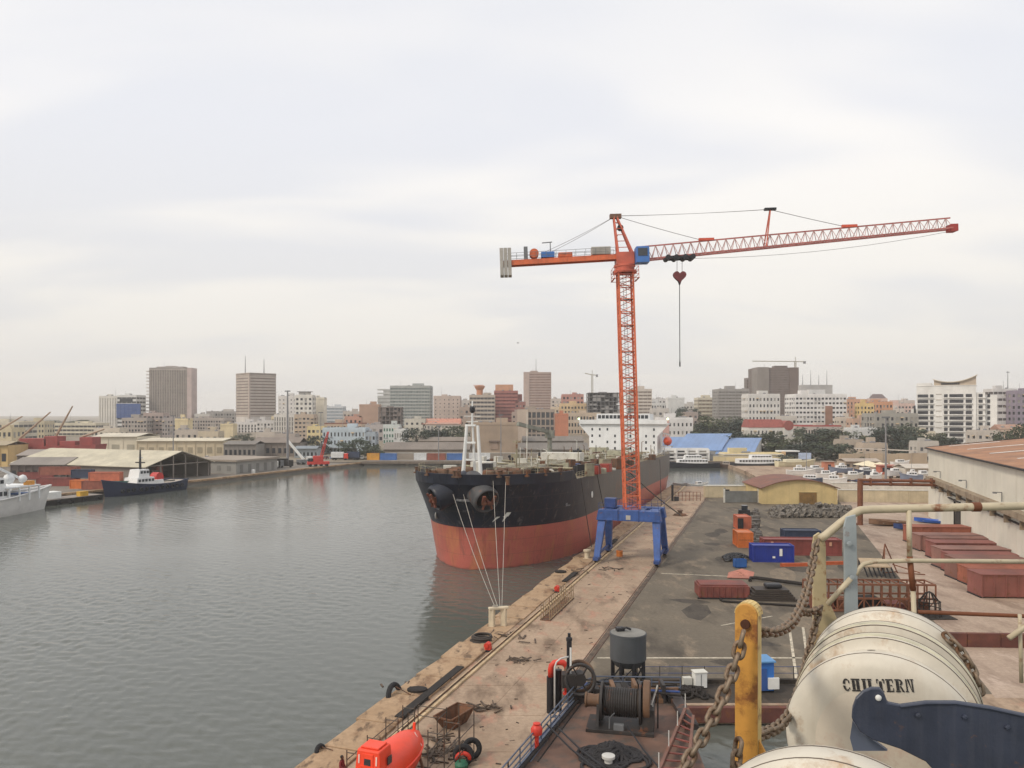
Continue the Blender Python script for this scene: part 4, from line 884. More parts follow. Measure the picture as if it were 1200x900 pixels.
# grey yard gate and cream wall to its left, long cream walls behind the yard
m_cream = M('cream_wall', rgb(196, 182, 152), .85, var=.1, scale=.3, streak=.3); m_gry = M('grey_gate', rgb(116, 118, 116), .7, var=.12)
t = thing('yard_gate', 'grey sheet-metal gate left of the yellow hut', 'gate', (P(850, 590, 197).x, 197, 0), 0); 
for i in range(6): MB().box(i * 1.4, i * 1.4 + 1.36, 0, .12, .1, 3.0).build('gate_panel', m_gry, t)
for x in (-.25, 8.5): MB().box(x - .2, x + .2, -.1, .3, 0, 3.6).build('post', m_pale, t)
def lowwall(label, a, b, h, th, mat, cap=True, nm='boundary_wall', cat='wall', panel=5.0):
    a, b = Vector(a), Vector(b); d = b - a; t = thing(nm, label, cat, a, math.atan2(d.y, d.x)); L = d.length; n = max(1, int(L / panel))
    for i in range(n): MB().box(L * i / n, L * (i + 1) / n - .04, 0, th, 0, h).build('wall_panel', mat, t)
    if cap: MB().box(-.1, L + .1, -.1, th + .1, h + .002, h + .2).build('coping', m_pale, t)
    return t
lowwall('cream wall closing the quay behind the grey gate', (P(826, 580, 209).x, 209, 0), (P(893, 580, 209).x, 209, 0), 3.1, 1.5, m_cream)
lowwall('long cream wall behind the yard right of the yellow hut', (P(983, 580, 199).x, 199, 0), (P(1092, 585, 197).x, 197, 0), 3.0, .5, m_cream)
lowwall('farther white wall in front of the blue-roofed stalls', (P(975, 575, 214).x, 214, 0), (P(1092, 575, 214).x, 214, 0), 3.4, .6, M('white_wall', rgb(214, 208, 196), .85, var=.08))
t = thing('gate_post', 'black sign post with a square board before the grey gate', 'post', G(849, 588)); MB().box(-.2, .2, -.2, .2, 0, 3.6).build('post', m_black, t); MB().box(.2, 1.3, -.08, .08, 2.3, 3.2).build('board', m_black, t)
# rubble
random.seed(5); k = MB()
for i in range(620):
    u_ = random.random(); px = 904 + 92 * u_; hh = 2.3 * (1 - abs(u_ - .5) ** 3 * 3); v_ = random.random(); p = G(px, 607 - 8 * v_); s_ = random.uniform(.25, .75)
    z_ = random.random() * hh * (1 - abs(v_ - .5) * 1.2)
    ms = Matrix.Translation((p.x, p.y, max(.05, z_))) @ Matrix.Rotation(random.uniform(0, 6), 4, Vector((random.random(), random.random(), random.random() + .1)).normalized())
    a, b, c = s_, s_ * random.uniform(.5, 1), s_ * random.uniform(.3, .8); j = lambda: random.uniform(.7, 1.1)
    k.hexa([ms @ Vector(q) for q in ((-a * j(), -b * j(), -c), (a * j(), -b * j(), -c), (a * j(), b * j(), -c), (-a * j(), b * j(), -c), (-a * j(), -b * j(), c), (a * j(), -b, c), (a * j(), b * j(), c), (-a, b * j(), c))])
o = k.build('rubble_heap', M('rubble', rgb(116, 110, 102), .9, var=.42, scale=2.2)); stuff(tag(o, 'heap of pale and dark rubble in front of the yellow hut', 'rubble'))
k = MB(); random.seed(8)
for i in range(60):
    p = G(random.uniform(881, 889), random.uniform(597, 640)); a = random.uniform(.2, .6); k.box(p.x - a, p.x + a, p.y - a, p.y + a, 0, random.uniform(.2, .9))
stuff(tag(k.build('scrap_heap', M('scrap_mix', rgb(110, 104, 98), .8, var=.36, scale=.8)), 'strip of grey scrap pieces right of the orange containers', 'scrap'))
# --- small yard things
t = thing('skip_bin', 'small blue open bin by the black hoses', 'bin', G(867, 665), R(5)); m_bb = M('bin_blue', rgb(40, 92, 160), .6, var=.12)
MB().box(-.85, .85, -.55, .55, .08, .2).build('floor', m_bb, t)
for a in ((-.85, .85, -.55, -.48), (-.85, .85, .48, .55), (-.85, -.78, -.55, .55), (.78, .85, -.55, .55)): MB().box(*a, .08, 1.25).build('side', m_bb, t)
def heap_of_tubes(nm, label, cat, c, n, rx, ry, hz_, r, mat, seed, L=(1, 3)):
    random.seed(seed); k = MB()
    for i in range(n):
        a = random.uniform(0, 6.3); x, y = random.gauss(0, rx * .45), random.gauss(0, ry * .45); l = random.uniform(*L); pts = []
        turn = random.choice((-1, 1)) * random.uniform(.35, .75)
        for j in range(12): pts.append((x, y, r + max(0, hz_ * (1 - (x / rx) ** 2 - (y / ry) ** 2)) * random.uniform(.75, 1))); a += turn; x += math.cos(a) * l / 9; y += math.sin(a) * l / 9; x *= .97; y *= .97
        k.tube(pts, r, 6)
    return stuff(tag(k.build(nm, mat, loc=(c.x, c.y, 0)), label, cat))
heap_of_tubes('hose_heap', 'tangle of black hoses above the small blue bin', 'hoses', G(863, 656), 30, 2.4, 2.6, .9, .14, m_black, 21)
m_redst = M('red_steel', rgb(122, 66, 58), .7, var=.18, rust=.3); m_pkst = M('pink_steel', rgb(170, 112, 96), .75, var=.15, rust=.2)
t = thing('steel_block', 'wide red-brown ship hull block lying on the asphalt', 'steel block', G(849, 702), R(-3))
MB().box(-3.1, 3.1, 0, 3.2, .15, 1.55).build('shell', m_redst, t, bevel=.04)
for i in range(9): MB().box(-3.0 + i * .74, -2.9 + i * .74, -.1, -.004, .15, 1.5).build('rib', m_redst, t)
MB().box(-3.3, 3.2, -.25, .2, 0, .15).build('skid', m_black, t)
MB().box(-2.9, 2.9, .2, 3.0, 1.56, 1.72).build('top_plate', m_redst, t)
t = thing('steel_plate', 'bent pinkish steel plate behind the red-brown hull block', 'steel plate', G(868, 679), R(-15)); MB().prism([(-1.8, 0, .1), (1.6, .3, .1), (1.9, 2.2, .6), (.2, 2.6, .9), (-1.6, 1.6, .5)], (0, 0, .08)).build('plate', m_pkst, t); MB().box(-1.5, 1.2, .4, 1.8, .0, .14).build('skid', m_redst, t)
t = thing('plate_stack', 'stack of dark steel plates right of the red-brown block', 'steel plates', G(906, 705), R(-2))
for i in range(5): MB().box(-3 + .25 * i, 2.9 - .2 * i, .1 * i, 3.4 - .2 * i, .05 + .26 * i, .27 + .26 * i).build('plate', M('plate_dark', rgb(70, 62, 56), .7, .2, var=.15), t)
MB().box(-.6, 1.4, .8, 2.2, 1.4, 1.9).build('hump', m_black, t, bevel=.2)
k = MB(); a = G(879, 682); b = G(952, 690); k.tube([a + Vector((0, 0, .2)), a + Vector((.3, .7, .4)), a + Vector((1.2, .7, .4)), b + Vector((0, .4, .4))], .24, 10); tag(k.build('bent_pipe', m_dark, smooth=40), 'long dark bent pipe lying behind the plate stack', 'pipe')
k = MB(); a = G(850, 706); b = G(960, 713); k.tube([a + Vector((-.4, .8, .15)), a + Vector((-.3, .1, .15)), a + Vector((.5, -.2, .15)), b + Vector((0, .1, .15))], .13, 8); tag(k.build('thin_pipe', m_dark, smooth=40), 'thin dark pipe on the asphalt in front of the plate stack', 'pipe')
for i, (x, y, lb) in enumerate(((935, 664, 'orange steel beam lying left of the cream railing post'), (980, 662, 'orange steel beam lying right of the cream railing post'))):
    p = G(x, y); k = MB(); k.bar((-2.6, 0, .25), (2.6, .5, .25), .35, .5); k.bar((-1.2, .6, .15), (1.6, 1.2, .15), .3); tag(k.build('steel_beam', M('beam_orange', rgb(196, 96, 56), .7, var=.15, rust=.2), loc=p), lb, 'beam')
# rusty lattice cage and trestle
t = thing('lattice_frame', 'long rusty lattice steel frame lying behind the raft canister', 'steel frame', G(950, 717), R(-2)); Lf, Df, Hf = 14.2, 2.6, 3.2
for y in (0, Df):
    for z in (.2, Hf * .5, Hf): MB().bar((0, y, z), (Lf, y, z), .2).build('chord', m_rp, t)
    for i in range(15): MB().bar((Lf * i / 14, y, .1), (Lf * i / 14, y, Hf), .14).build('post', m_rp, t)
    for i in range(14): MB().bar((Lf * i / 14, y, .2 if i % 2 else Hf * .5), (Lf * (i + 1) / 14, y, Hf * .5 if i % 2 else .2), .09).build('diagonal', m_rp, t)
for i in range(15): MB().bar((Lf * i / 14, 0, Hf), (Lf * i / 14, Df, Hf), .12).build('tie', m_rp, t)
for i in range(5): MB().box(.6 + i * 2.7, 2.8 + i * 2.7, .3, Df - .3, .1, random.uniform(.9, 1.8)).build('scrap_load', (m_redst, m_rp, m_dark)[i % 3], t, bevel=.08)
t = thing('steel_trestle', 'pale-topped steel trestle with slanting bars near the apron edge', 'trestle', G(1030, 676), R(-8))
MB().prism([(-2.2, 0, 1.3), (1.6, 0, 1.3), (1.2, 2.6, 2.0), (-2.0, 2.6, 2.0)], (0, 0, .14)).build('top', M('trestle_top', rgb(170, 150, 124), .8, var=.12), t)
for i in range(7): MB().bar((-1.6 + i * .6, -.5, 0), (-1.9 + i * .6, .4, 1.35), .14).build('bar', m_black, t)
for x in (-2, 1.3): MB().bar((x, 2.2, 0), (x, 2.2, 1.9), .16).build('leg', m_black, t)
t = thing('steel_tripod', 'rusty triangular steel frame leaning behind the trestle', 'steel frame', G(1046, 672), R(20))
for a, b in (((-1.6, 0, 0), (-.8, .6, 4.2)), ((.9, 0, 0), (-.8, .6, 4.2)), ((-.3, 1.8, 0), (-.8, .6, 4.2)), ((-1.2, .3, 2), (0, .3, 2)), ((-1.6, 0, .2), (.9, 0, .2)), ((1, 0, 0), (3.4, -2.5, .1)), ((.4, .4, 1.2), (2.8, -2.2, .3))): MB().bar(a, b, .13).build('bar', m_rp, t)
t = thing('pipe_cage', 'dark arched wire cage standing right of the lattice frame', 'cage', G(1089, 722), 0)
for i in range(6):
    a = math.pi * i / 6; MB().tube([(1.2 * math.cos(a), 1.2 * math.sin(a), 0), (1.1 * math.cos(a), 1.1 * math.sin(a), 1.6), (.4 * math.cos(a), .4 * math.sin(a), 2.6), (0, 0, 2.8), (-.4 * math.cos(a), -.4 * math.sin(a), 2.6), (-1.1 * math.cos(a), -1.1 * math.sin(a), 1.6), (-1.2 * math.cos(a), -1.2 * math.sin(a), 0)], .05, 6).build('hoop', m_dark, t)
for z in (.05, .9, 1.7): MB().torus(1.15, .05, 20, 6, Matrix.Translation((0, 0, z))).build('ring', m_dark, t)
MB().box(-2.4, 2.3, -1.6, 1.6, 0, .08).build('base', m_dark, t)
t = thing('steel_barrier', 'low dark red steel barrier across the apron at far right', 'barrier', (G(1095, 758).x, G(1095, 758).y, 0), R(-3))
for i in range(8): MB().box(i * 3.2, i * 3.2 + 3.14, 0, .5, 0, 1.35).build('barrier_panel', m_fend, t, bevel=.03)
t = thing('silo_tank', 'dark grey round steel tank on short legs standing on the asphalt', 'tank', G(736, 797), R(10)); m_tank = M('tank_grey', rgb(76, 80, 84), .6, .1, var=.1, scale=.5, streak=.25)
MB().lathe([(.05, 1.25), (1.1, 1.3), (1.55, 1.9), (1.55, 3.95), (1.58, 3.97), (1.58, 4.08), (.05, 4.12)], 32).build('shell', m_tank, t, smooth=35)
MB().lathe([(1.5, 4.122), (.02, 4.16)], 32).build('lid', M('tank_lid', rgb(128, 126, 120), .7, var=.14), t)
MB().box(-.9, -.2, .2, .8, 4.15, 4.45).build('hatch', m_black, t, bevel=.04); MB().tube([(-.5, .3, 4.4), (-.1, .1, 4.5), (.3, .2, 4.3)], .1, 8).build('hose', m_black, t)
for i in range(8): a = i * math.pi / 4; MB().bar((1.42 * math.cos(a), 1.42 * math.sin(a), 0), (1.42 * math.cos(a), 1.42 * math.sin(a), 1.95), .2).build('leg', m_black, t)
for i in range(8): a, b = i * math.pi / 4, (i + 1) * math.pi / 4; MB().bar((1.42 * math.cos(a), 1.42 * math.sin(a), .25), (1.42 * math.cos(b), 1.42 * math.sin(b), 1.5), .09).build('brace', m_black, t)
# concrete mooring dolphin on the edge
t = thing('mooring_dolphin', 'pale concrete mooring dolphin of two posts where the ropes meet', 'bollard', (-1.6, 82.6, 0), QROT); t.scale = (.68, .68, .92); m_dol = M('dolphin_paint', rgb(206, 192, 166), .8, var=.1, streak=.35)
for x, y in ((-.7, -.5), (.9, .6)): MB().box(x - .42, x + .42, y - .42, y + .42, 0, 2.1).build('post', m_dol, t, bevel=.06)
MB().bar((-1.1, -.8, 2.2), (1.5, 1.0, 2.2), .95, .25).build('cap', m_dol, t, bevel=.05)
k = MB(); k.tube([(-.3 + .42 * math.cos(a), .42 * math.sin(a), 2.42) for a in [i * .7 for i in range(10)]], .06, 6); k.build('rope_turns', m_rope, t)
t = thing('mooring_bollard', 'small white bollard on the quay edge by the crane leg', 'bollard', G(688, 655), 0); MB().lathe([(.45, 0), (.4, 1.1), (.6, 1.2), (.6, 1.45), (.3, 1.5)], 14).build('post', m_dol, t, smooth=40); MB().box(-.7, .7, -.7, .7, 0, .15).build('base', m_dol, t)
# rebar cage near the rail
t = thing('rebar_cage', 'pale cage of upright bars lying along the crane rail', 'rebar cage', G(634, 727), QROT); m_reb = M('rebar', rgb(150, 128, 100), .8, var=.2, rust=.3)
for i in range(13):
    for x in (0, 1.0): MB().bar((x, i * .9, 0), (x + random.uniform(-.05, .05), i * .9 + random.uniform(-.1, .1), 1.5 + random.uniform(0, .5)), .09).build('bar', m_reb, t)
for x in (0, 1.0): 
    for z in (.15, 1.2): MB().bar((x, 0, z), (x, 10.8, z), .12).build('rail', m_reb, t)
MB().box(-.1, 1.1, -.1, 10.9, .004, .12).build('tray', m_rusty, t)
# red winches on the edge, timber debris, skip, tyres
m_redp = M('bright_red_paint', rgb(204, 58, 40), .5, var=.12)
for (x, y, lb) in ((572, 763, 'small red dockside winch on the edge in front of the dolphin'), (653, 694, 'small faded red winch on the quay edge near the rebar cage')):
    t = thing('dock_winch', lb, 'winch', G(x, y), QROT); t.scale = (.8, .8, .8); MB().box(-.7, .6, -.5, .5, .02, .2).build('base', m_black, t); MB().prism([(-.4, -.35, .2), (.4, -.35, .2), (.3, -.35, .95), (-.1, -.35, 1.1)], (0, .7, 0)).build('housing', m_redp, t, bevel=.05); MB().tube([(-.1, -.5, .75), (-.1, .5, .75)], .3, 12).build('drum', m_redp, t)
t = thing('rope_coil', 'dark coil of rope lying at the quay edge near the red winch', 'rope coil', G(563, 752), 0)
for i in range(5): MB().torus(1.0 - .12 * (i % 3), .1, 22, 7, Matrix.Translation((.05 * i, .03 * i, .1 + .12 * i))).build('turn', m_rope2, t)
def debris(nm, label, cat, c, n, rx, ry, sz, mat, seed):
    random.seed(seed); k = MB()
    for i in range(n):
        x, y = random.gauss(0, rx / 2), random.gauss(0, ry / 2); a = random.uniform(0, 3.1); l = random.uniform(.4, 1) * sz; z = random.uniform(.05, .2)
        k.bar((x, y, z), (x + l * math.cos(a), y + l * math.sin(a), z + random.uniform(-.04, .12)), random.uniform(.05, .18), random.uniform(.03, .09))
    return stuff(tag(k.build(nm, mat, loc=(c.x, c.y, 0)), label, cat))
m_scr = M('debris_mix', rgb(86, 72, 60), .85, var=.34, scale=1.2)
debris('timber_debris', 'scatter of grey timber offcuts on the quay left of the tall dark pipe', 'debris', G(605, 776), 18, 1.6, .8, 1.3, m_scr, 1)
debris('timber_debris', 'dark debris beside the cable trench near the rope fender', 'debris', G(490, 807), 10, 1.6, 1.2, 1.0, m_scr, 2)
debris('timber_debris', 'loose timber along the coping beside the concrete dolphin', 'debris', G(596, 748), 16, 2.6, 2.0, 1.6, m_scr, 3)
debris('timber_debris', 'dark scraps on the coping beyond the faded red winch', 'debris', G(672, 671), 14, 2.2, 3.0, 1.4, m_scr, 4)
debris('timber_debris', 'scraps lying in front of the crane portal between its legs', 'debris', G(716, 668), 9, 1.6, 1.0, 1.3, m_dark, 6)
debris('timber_debris', 'scrap iron and wire spilled behind the rusty skip', 'debris', G(566, 833), 30, 1.8, 1.0, 1.3, m_scr, 7)
debris('timber_debris', 'jumble of stands and scrap right of the orange lifeboat', 'debris', G(514, 884), 60, 1.6, 2.6, 1.4, m_scr, 9)
t = thing('skip', 'rusty open skip with sloping ends on the quay', 'skip', G(532, 850), QROT - R(12)); t.scale = (.82, .82, .85); m_skip = M('skip_rust', rgb(104, 72, 50), .8, var=.2, rust=.5, rscale=1.5)
bt, tp = [(-.6, -1.0), (.6, -1.0), (.6, 1.2), (-.6, 1.2)], [(-.95, -1.8), (.95, -1.8), (.95, 1.9), (-.95, 1.9)]
for i in range(4):
    a, b = bt[i], bt[(i + 1) % 4]; c, d = tp[(i + 1) % 4], tp[i]; k = MB(); k.quad((*a, .1), (*b, .1), (*c, 1.15), (*d, 1.15)); o = k.build('side', m_skip, t, fix=False); md = o.modifiers.new('thick', 'SOLIDIFY'); md.thickness = .07; md.offset = 0
MB().box(-.6, .6, -1, 1.2, .04, .12).build('floor', m_dark, t)
for i in range(4):
    for sg in (-1, 1): y = -1.2 + i * .85; MB().bar((sg * .62, y * .8, .1), (sg * 1.0, y, 1.15), .09).build('rib', m_skip, t)
for i in range(4): a, b = tp[i], tp[(i + 1) % 4]; MB().bar((*a, 1.18), (*b, 1.18), .12).build('rim', m_skip, t)
m_tyre = M('tyre_rubber', rgb(34, 34, 36), .85, var=.2)
for (x, y, z, lb, tl) in ((543, 897, .8, 'big black tyre standing with a red hose in it', 0), (553, 889, .8, 'black tyre standing behind the one with the red hose', .3)):
    t = thing('tyre', lb, 'tyre', G(x, y), 0); t.scale = (.85, .85, .85); X4 = Matrix.Translation((0, 0, z)) @ Matrix.Rotation(R(70), 4, 'X') @ Matrix.Rotation(tl, 4, 'Y')
    MB().torus(.62, .2, 28, 10, X4).build('tread', m_tyre, t, smooth=True); MB().torus(.5, .12, 24, 8, X4).build('sidewall', m_tyre, t, smooth=True)
k = MB(); p = G(543, 896); k.tube([p + Vector((.45 * math.cos(a), -.25, .45 + .4 * math.sin(a))) for a in [math.pi * i / 10 for i in range(11)]], .14, 10); tag(k.build('red_hose', m_redp, smooth=True), 'red hose bent over inside the big black tyre', 'hose')
k = MB(); p = G(541, 899); k.lathe([(.4, 0), (.45, .3), (.3, .5)], 14, Matrix.Translation(p + Vector((0, -.2, 0)))); tag(k.build('green_buoy', M('buoy_green', rgb(46, 110, 84), .6), smooth=40), 'small green buoy below the red hose at the tyre', 'buoy')
t = thing('edge_fender', 'dark tyre fender hanging over the quay edge', 'fender', (E(62.5) + .1, 62.5, -.15), QROT); X4 = Matrix.Rotation(R(80), 4, 'Y'); MB().torus(1.0, .22, 26, 8, X4).build('tread', m_tyre, t, smooth=True)
MB().bar((.1, 0, .9), (1.4, .2, .3), .06).build('chain', m_rusty, t)
t = thing('edge_fender', 'small dark fender at the quay edge left of the lifeboat', 'fender', (E(52) + .2, 52, 0), QROT); MB().torus(.45, .16, 20, 8, Matrix.Rotation(R(75), 4, 'Y')).build('tread', m_tyre, t, smooth=True); MB().bar((.1, 0, .4), (.9, .1, .25), .05).build('chain', m_rusty, t)
for (x, y, lb) in ((489, 812, 'flat dark iron cover lying near the cable trench'), (657, 672, 'dark iron cover on the coping beyond the rebar cage')):
    k = MB(); k.lathe([(.7, 0), (.7, .2), (.5, .26)], 12); o = k.build('iron_cover', m_dark, loc=G(x, y) + Vector((0, 0, .16))); tag(o, lb, 'cover'); o.scale = (1.2, .9, 1)
t = thing('chequered_crate', 'small orange drum on the quay under the crane portal', 'drum', G(726, 652)); MB().lathe([(.5, .0), (.55, .1), (.5, .5), (.55, .9), (.45, 1.0)], 14).build('shell', M('drum_orange', rgb(198, 116, 50), .6), t, smooth=40); MB().lathe([(.42, 1.0), (.1, 1.03)], 14).build('lid', m_rusty, t)
# end-of-quay fence and post, far mooring bits
t = thing('quay_fence', 'rusty pipe fence at the far end of the quay', 'fence', (G(791, 587).x, G(791, 587).y, 0), R(0))
for i in range(8): MB().bar((i * .95, 0, 0), (i * .95, 0, 2.4), .12).build('post', m_rp, t)
for z in (.5, 1.3, 2.3): MB().bar((0, 0, z), (6.7, 0, z), .1).build('rail', m_rp, t)
t = thing('quay_post', 'black iron post with a box at the end of the quay', 'post', G(788, 587)); MB().box(-.25, .25, -.25, .25, 0, 4.3).build('post', m_black, t); MB().box(.5, 1.6, -.5, .5, 0, 1.1).build('box', m_black, t, bevel=.05)
t = thing('mooring_bollard', 'brown mound bollard where the thick dark line lands', 'bollard', G(797, 604)); MB().lathe([(1.5, 0), (1.3, .35), (.5, .5), (.45, .9), (.7, 1.0), (.6, 1.2)], 16).build('post', m_rusty, t, smooth=40); MB().lathe([(1.7, .0), (1.7, .08)], 16).build('base', m_rusty, t)
# cabinets near the slip
t = thing('white_cabinet', 'white tool cabinet standing on the slip apron', 'cabinet', G(820, 806), R(8)); MB().box(-.55, .5, -.4, .4, .1, 1.35).build('body', m_wht, t, bevel=.04); MB().box(-.6, .55, -.45, .45, 1.35, 1.42).build('lid', m_pale, t)
for x in (-.45, .4): MB().box(x - .06, x + .06, -.35, .35, 0, .1).build('foot', m_black, t)
MB().box(-.05, .0, -.42, -.4, .2, 1.25).build('door_seam', m_grey, t); MB().box(-1.4, -.7, -.1, .4, 0.004, .9).build('side_box', m_pale, t)
t = thing('blue_cabin', 'small blue site cabin with a white panel behind the chain', 'cabin', G(899, 812), R(5)); m_cabn = M('cabin_blue', rgb(46, 108, 186), .55, var=.1)
MB().box(-.8, .6, 0, 1.6, .15, 2.5).build('body', m_cabn, t, bevel=.04); MB().box(-.9, .7, -.15, 1.75, 2.5, 2.62).build('roof', M('cabin_roof', rgb(96, 150, 200), .6), t); MB().box(.05, .95, -.2, -.02, .35, 1.25).build('panel', m_wht, t)
for x in (-.7, .5): MB().box(x - .08, x + .08, .05, 1.5, 0, .15).build('skid', m_black, t)
MB().box(-.5, -.05, -.05, .0, .2, 2.0).build('door', m_blue, t)
k = MB(); 
t = thing('slip_rail', 'thin wire guard rail along the kerb at the head of the slip', 'railing', (0, SLIP_Y + 4.9, .35))
for i in range(12): x = SL(SLIP_Y) + 1 + i * 1.9; MB().bar((x, 0, 0), (x, 0, 1.1), .05).build('post', m_dark, t)
for z in (.5, 1.05): MB().bar((SL(SLIP_Y), 0, z), (SL(SLIP_Y) + 23, 0, z), .035).build('wire', m_blued, t)
heap_of_tubes('cable_heap', 'dark heap of cables on the slip apron by the winch', 'cables', Vector((14, SLIP_Y + 2.4, 0)), 26, 3.2, 1.2, .5, .1, m_dark, 31)
heap_of_tubes('cable_heap', 'dark cables piled below the round tank', 'cables', Vector((8.2, SLIP_Y + 3, 0)), 34, 2.2, 1.4, .9, .1, m_black, 32)
# ================================================================== mooring barge in the slip, lifeboat and people
DZ = 4.0
def D(px, py, z=DZ): return G(px, py, z)
m_bdeck = M('barge_deck', rgb(108, 82, 69), .8, var=.16, scale=.5, rust=.42, rustcol=(.075, .06, .05), rscale=.6); m_bhull = M('barge_hull', rgb(60, 52, 50), .7, var=.2, rust=.3)
m_railb = M('rail_blue_grey', rgb(92, 100, 116), .55, .2, var=.12); m_tan = M('winch_brown', rgb(112, 84, 62), .7, var=.2); m_winch = M('winch_black', rgb(50, 46, 44), .6, var=.25, rust=.15); m_rw = M('rail_white', rgb(196, 194, 188), .6, var=.1, rust=.15)
bg = thing('mooring_barge', 'reddish-decked mooring barge lying in the slip with rails and gear', 'barge', (0, 0, 0))
pl = [(-4.6, 28), (-.2, 39.5), (4.2, 50.6), (5.6, 52.2), (11.4, 52.0), (10.6, 45), (9.4, 28)]
MB().prism([(x, y, -3) for x, y in pl], (0, 0, DZ + 2.9)).build('hull', m_bhull, bg)
MB().prism([(x, y, DZ - .098) for x, y in pl], (0, 0, .1)).build('deck', m_bdeck, bg)
for (a, b) in zip(pl[:4], pl[1:5]):
    a, b = Vector((*a, DZ)), Vector((*b, DZ)); n = max(1, int((b - a).length / 1.5)); MB().bar(a + Vector((0, 0, .1)), b + Vector((0, 0, .1)), .14, .22).build('gunwale', m_railb, bg)
    for i in range(n + 1): p = a.lerp(b, i / n); MB().bar(p, p + Vector((0, 0, 1.1)), .07).build('rail_post', m_railb, bg)
    for z in (.42, .76, 1.1): MB().tube([a + Vector((0, 0, z)), b + Vector((0, 0, z))], .045, 7).build('rail', m_railb, bg)
    MB().tube([a + Vector((.3, 0, .25)), b + Vector((.3, 0, .25))], .09, 8).build('deck_pipe', m_dark, bg)
for i in range(3): MB().tube([D(612 + i * 9, 893), D(655 + i * 8, 838), D(688 + i * 6, 800)], .05, 6).build('hydraulic_line', (m_blued, m_railb, m_dark)[i], bg)
MB().box(10.4, 11.2, 46, 52, DZ, DZ + .35).build('bulwark', m_bhull, bg, bevel=.04)
random.seed(12)
for i in range(14):
    x = 5.4 + i * .37; MB().box(x, x + random.uniform(.2, .5), 50.2, 51.6, DZ, DZ + random.uniform(.3, 1.3)).build('deck_machinery', (m_winch, m_dark, m_bhull, m_tan)[i % 4], bg, bevel=.04)
for i in range(4): MB().tube([(5.6, 50 + i * .4, DZ + .5 + .2 * i), (8, 50.1 + i * .4, DZ + .9 - .1 * i), (11, 50 + i * .4, DZ + .6 + .1 * i)], .07, 7).build('deck_pipe', (m_dark, m_blued, m_tan, m_dark)[i], bg)
# gangway
gw = thing('gangway', 'brown steel gangway with rungs lying at the right edge of the barge', 'gangway', (0, 0, 0)); a, b = D(803, 832, 4.6), D(772, 905, 4.6); c, d_ = D(818, 850, 4.6), D(806, 905, 4.6)
for (p, q) in ((a, b), (c + Vector((0, 1.2, 0)), d_)): MB().bar(p, q, .16, .3).build('side_beam', M('gangway_brown', rgb(118, 84, 72), .75, var=.15, rust=.3), gw)
for i in range(9): t_ = (i + .5) / 9; MB().bar(a.lerp(b, t_), (c + Vector((0, 1.2, 0))).lerp(d_, t_), .12, .06).build('rung', m_redst, gw)
for i in range(4): p = a.lerp(b, i / 3.0); MB().bar(p, p + Vector((0, 0, 1.0)), .05).build('rail_post', m_rw, gw)
# winch
W0 = D(727, 855); wi = thing('mooring_winch', 'big black mooring winch with a brown warping head on the barge deck', 'winch', W0, R(-12))
MB().box(-2.0, 2.0, -.8, 1.5, 0, .22).build('base', m_winch, wi, bevel=.03)
def disc(x0, x1, r, n=28, z=1.5, y=.4): return MB().tube([(x0, y, z), (x1, y, z)], r, n)
disc(-1.0, 1.1, .78).build('drum', M('rope_drum', rgb(62, 52, 44), .85, var=.3, scale=3), wi, smooth=40)
for i in range(14): MB().torus(.8, .06, 24, 6, Matrix.Translation((-.9 + i * .14, .4, 1.5)) @ Matrix.Rotation(R(90), 4, 'Y')).build('rope_turn', m_winch, wi)
disc(-1.2, -1.05, 1.15).build('flange', m_winch, wi, smooth=40, bevel=.03); disc(1.1, 1.25, 1.2).build('flange', m_winch, wi, smooth=40, bevel=.03)
disc(1.35, 1.75, 1.15, 28, 1.75).build('gear_case', m_tan, wi, smooth=40, bevel=.05); MB().box(1.3, 2.0, -.5, 1.2, .2, 1.5).build('gear_housing', m_winch, wi, bevel=.06)
MB().lathe([(.2, 0), (.42, .05), (.36, .3), (.4, .75), (.46, .8), (.46, .9), (.1, .92)], 22, Matrix.Translation((-1.25, .4, 1.5)) @ Matrix.Rotation(R(-90), 4, 'Y')).build('warping_head', m_tan, wi, smooth=40)
for x in (-1.35, 1.28): MB().prism([(x - .08, -.4, .2), (x - .08, 1.2, .2), (x - .08, .7, 1.7), (x - .08, .1, 1.7)], (.16, 0, 0)).build('pedestal', m_winch, wi)
MB().tube([(-.6, -.7, .3), (-.6, -.7, .9), (-.3, -.9, 1.3)], .04, 6).build('brake_lever', m_grey, wi); MB().box(-.35, .25, -.78, -.5, .22, .6).build('brake_box', m_grey, wi, bevel=.03)
# rope pile, mushroom vent, hydrant, gooseneck, reel
heap_of_tubes('rope_pile', 'heap of black rope on the barge deck in front of the winch', 'rope pile', D(716, 888), 46, 1.05, .8, .8, .085, M('rope_black', rgb(42, 40, 42), .85, var=.2), 41, (2.2, 4.0)).location.z = DZ
t = thing('mushroom_vent', 'pale topped mushroom vent beside the black rope heap', 'vent', D(713, 897)); MB().lathe([(.22, 0), (.22, .4), (.36, .42), (.36, .55), (.1, .6)], 18).build('body', m_rw, t, smooth=40); MB().lathe([(.3, 0), (.3, .06)], 16).build('base', m_black, t)
t = thing('red_hydrant', 'bright red fire hydrant at the left rail of the barge', 'hydrant', D(629, 880)); MB().lathe([(.12, 0), (.12, .9), (.3, .95), (.34, 1.25), (.22, 1.45), (.1, 1.5)], 16).build('body', m_redp, t, smooth=40); MB().tube([(-.25, 0, 1.1), (.3, 0, 1.1)], .11, 10).build('outlet', m_redp, t); MB().lathe([(.2, 1.5), (.22, 1.56), (.05, 1.6)], 12).build('handwheel', m_redp, t)
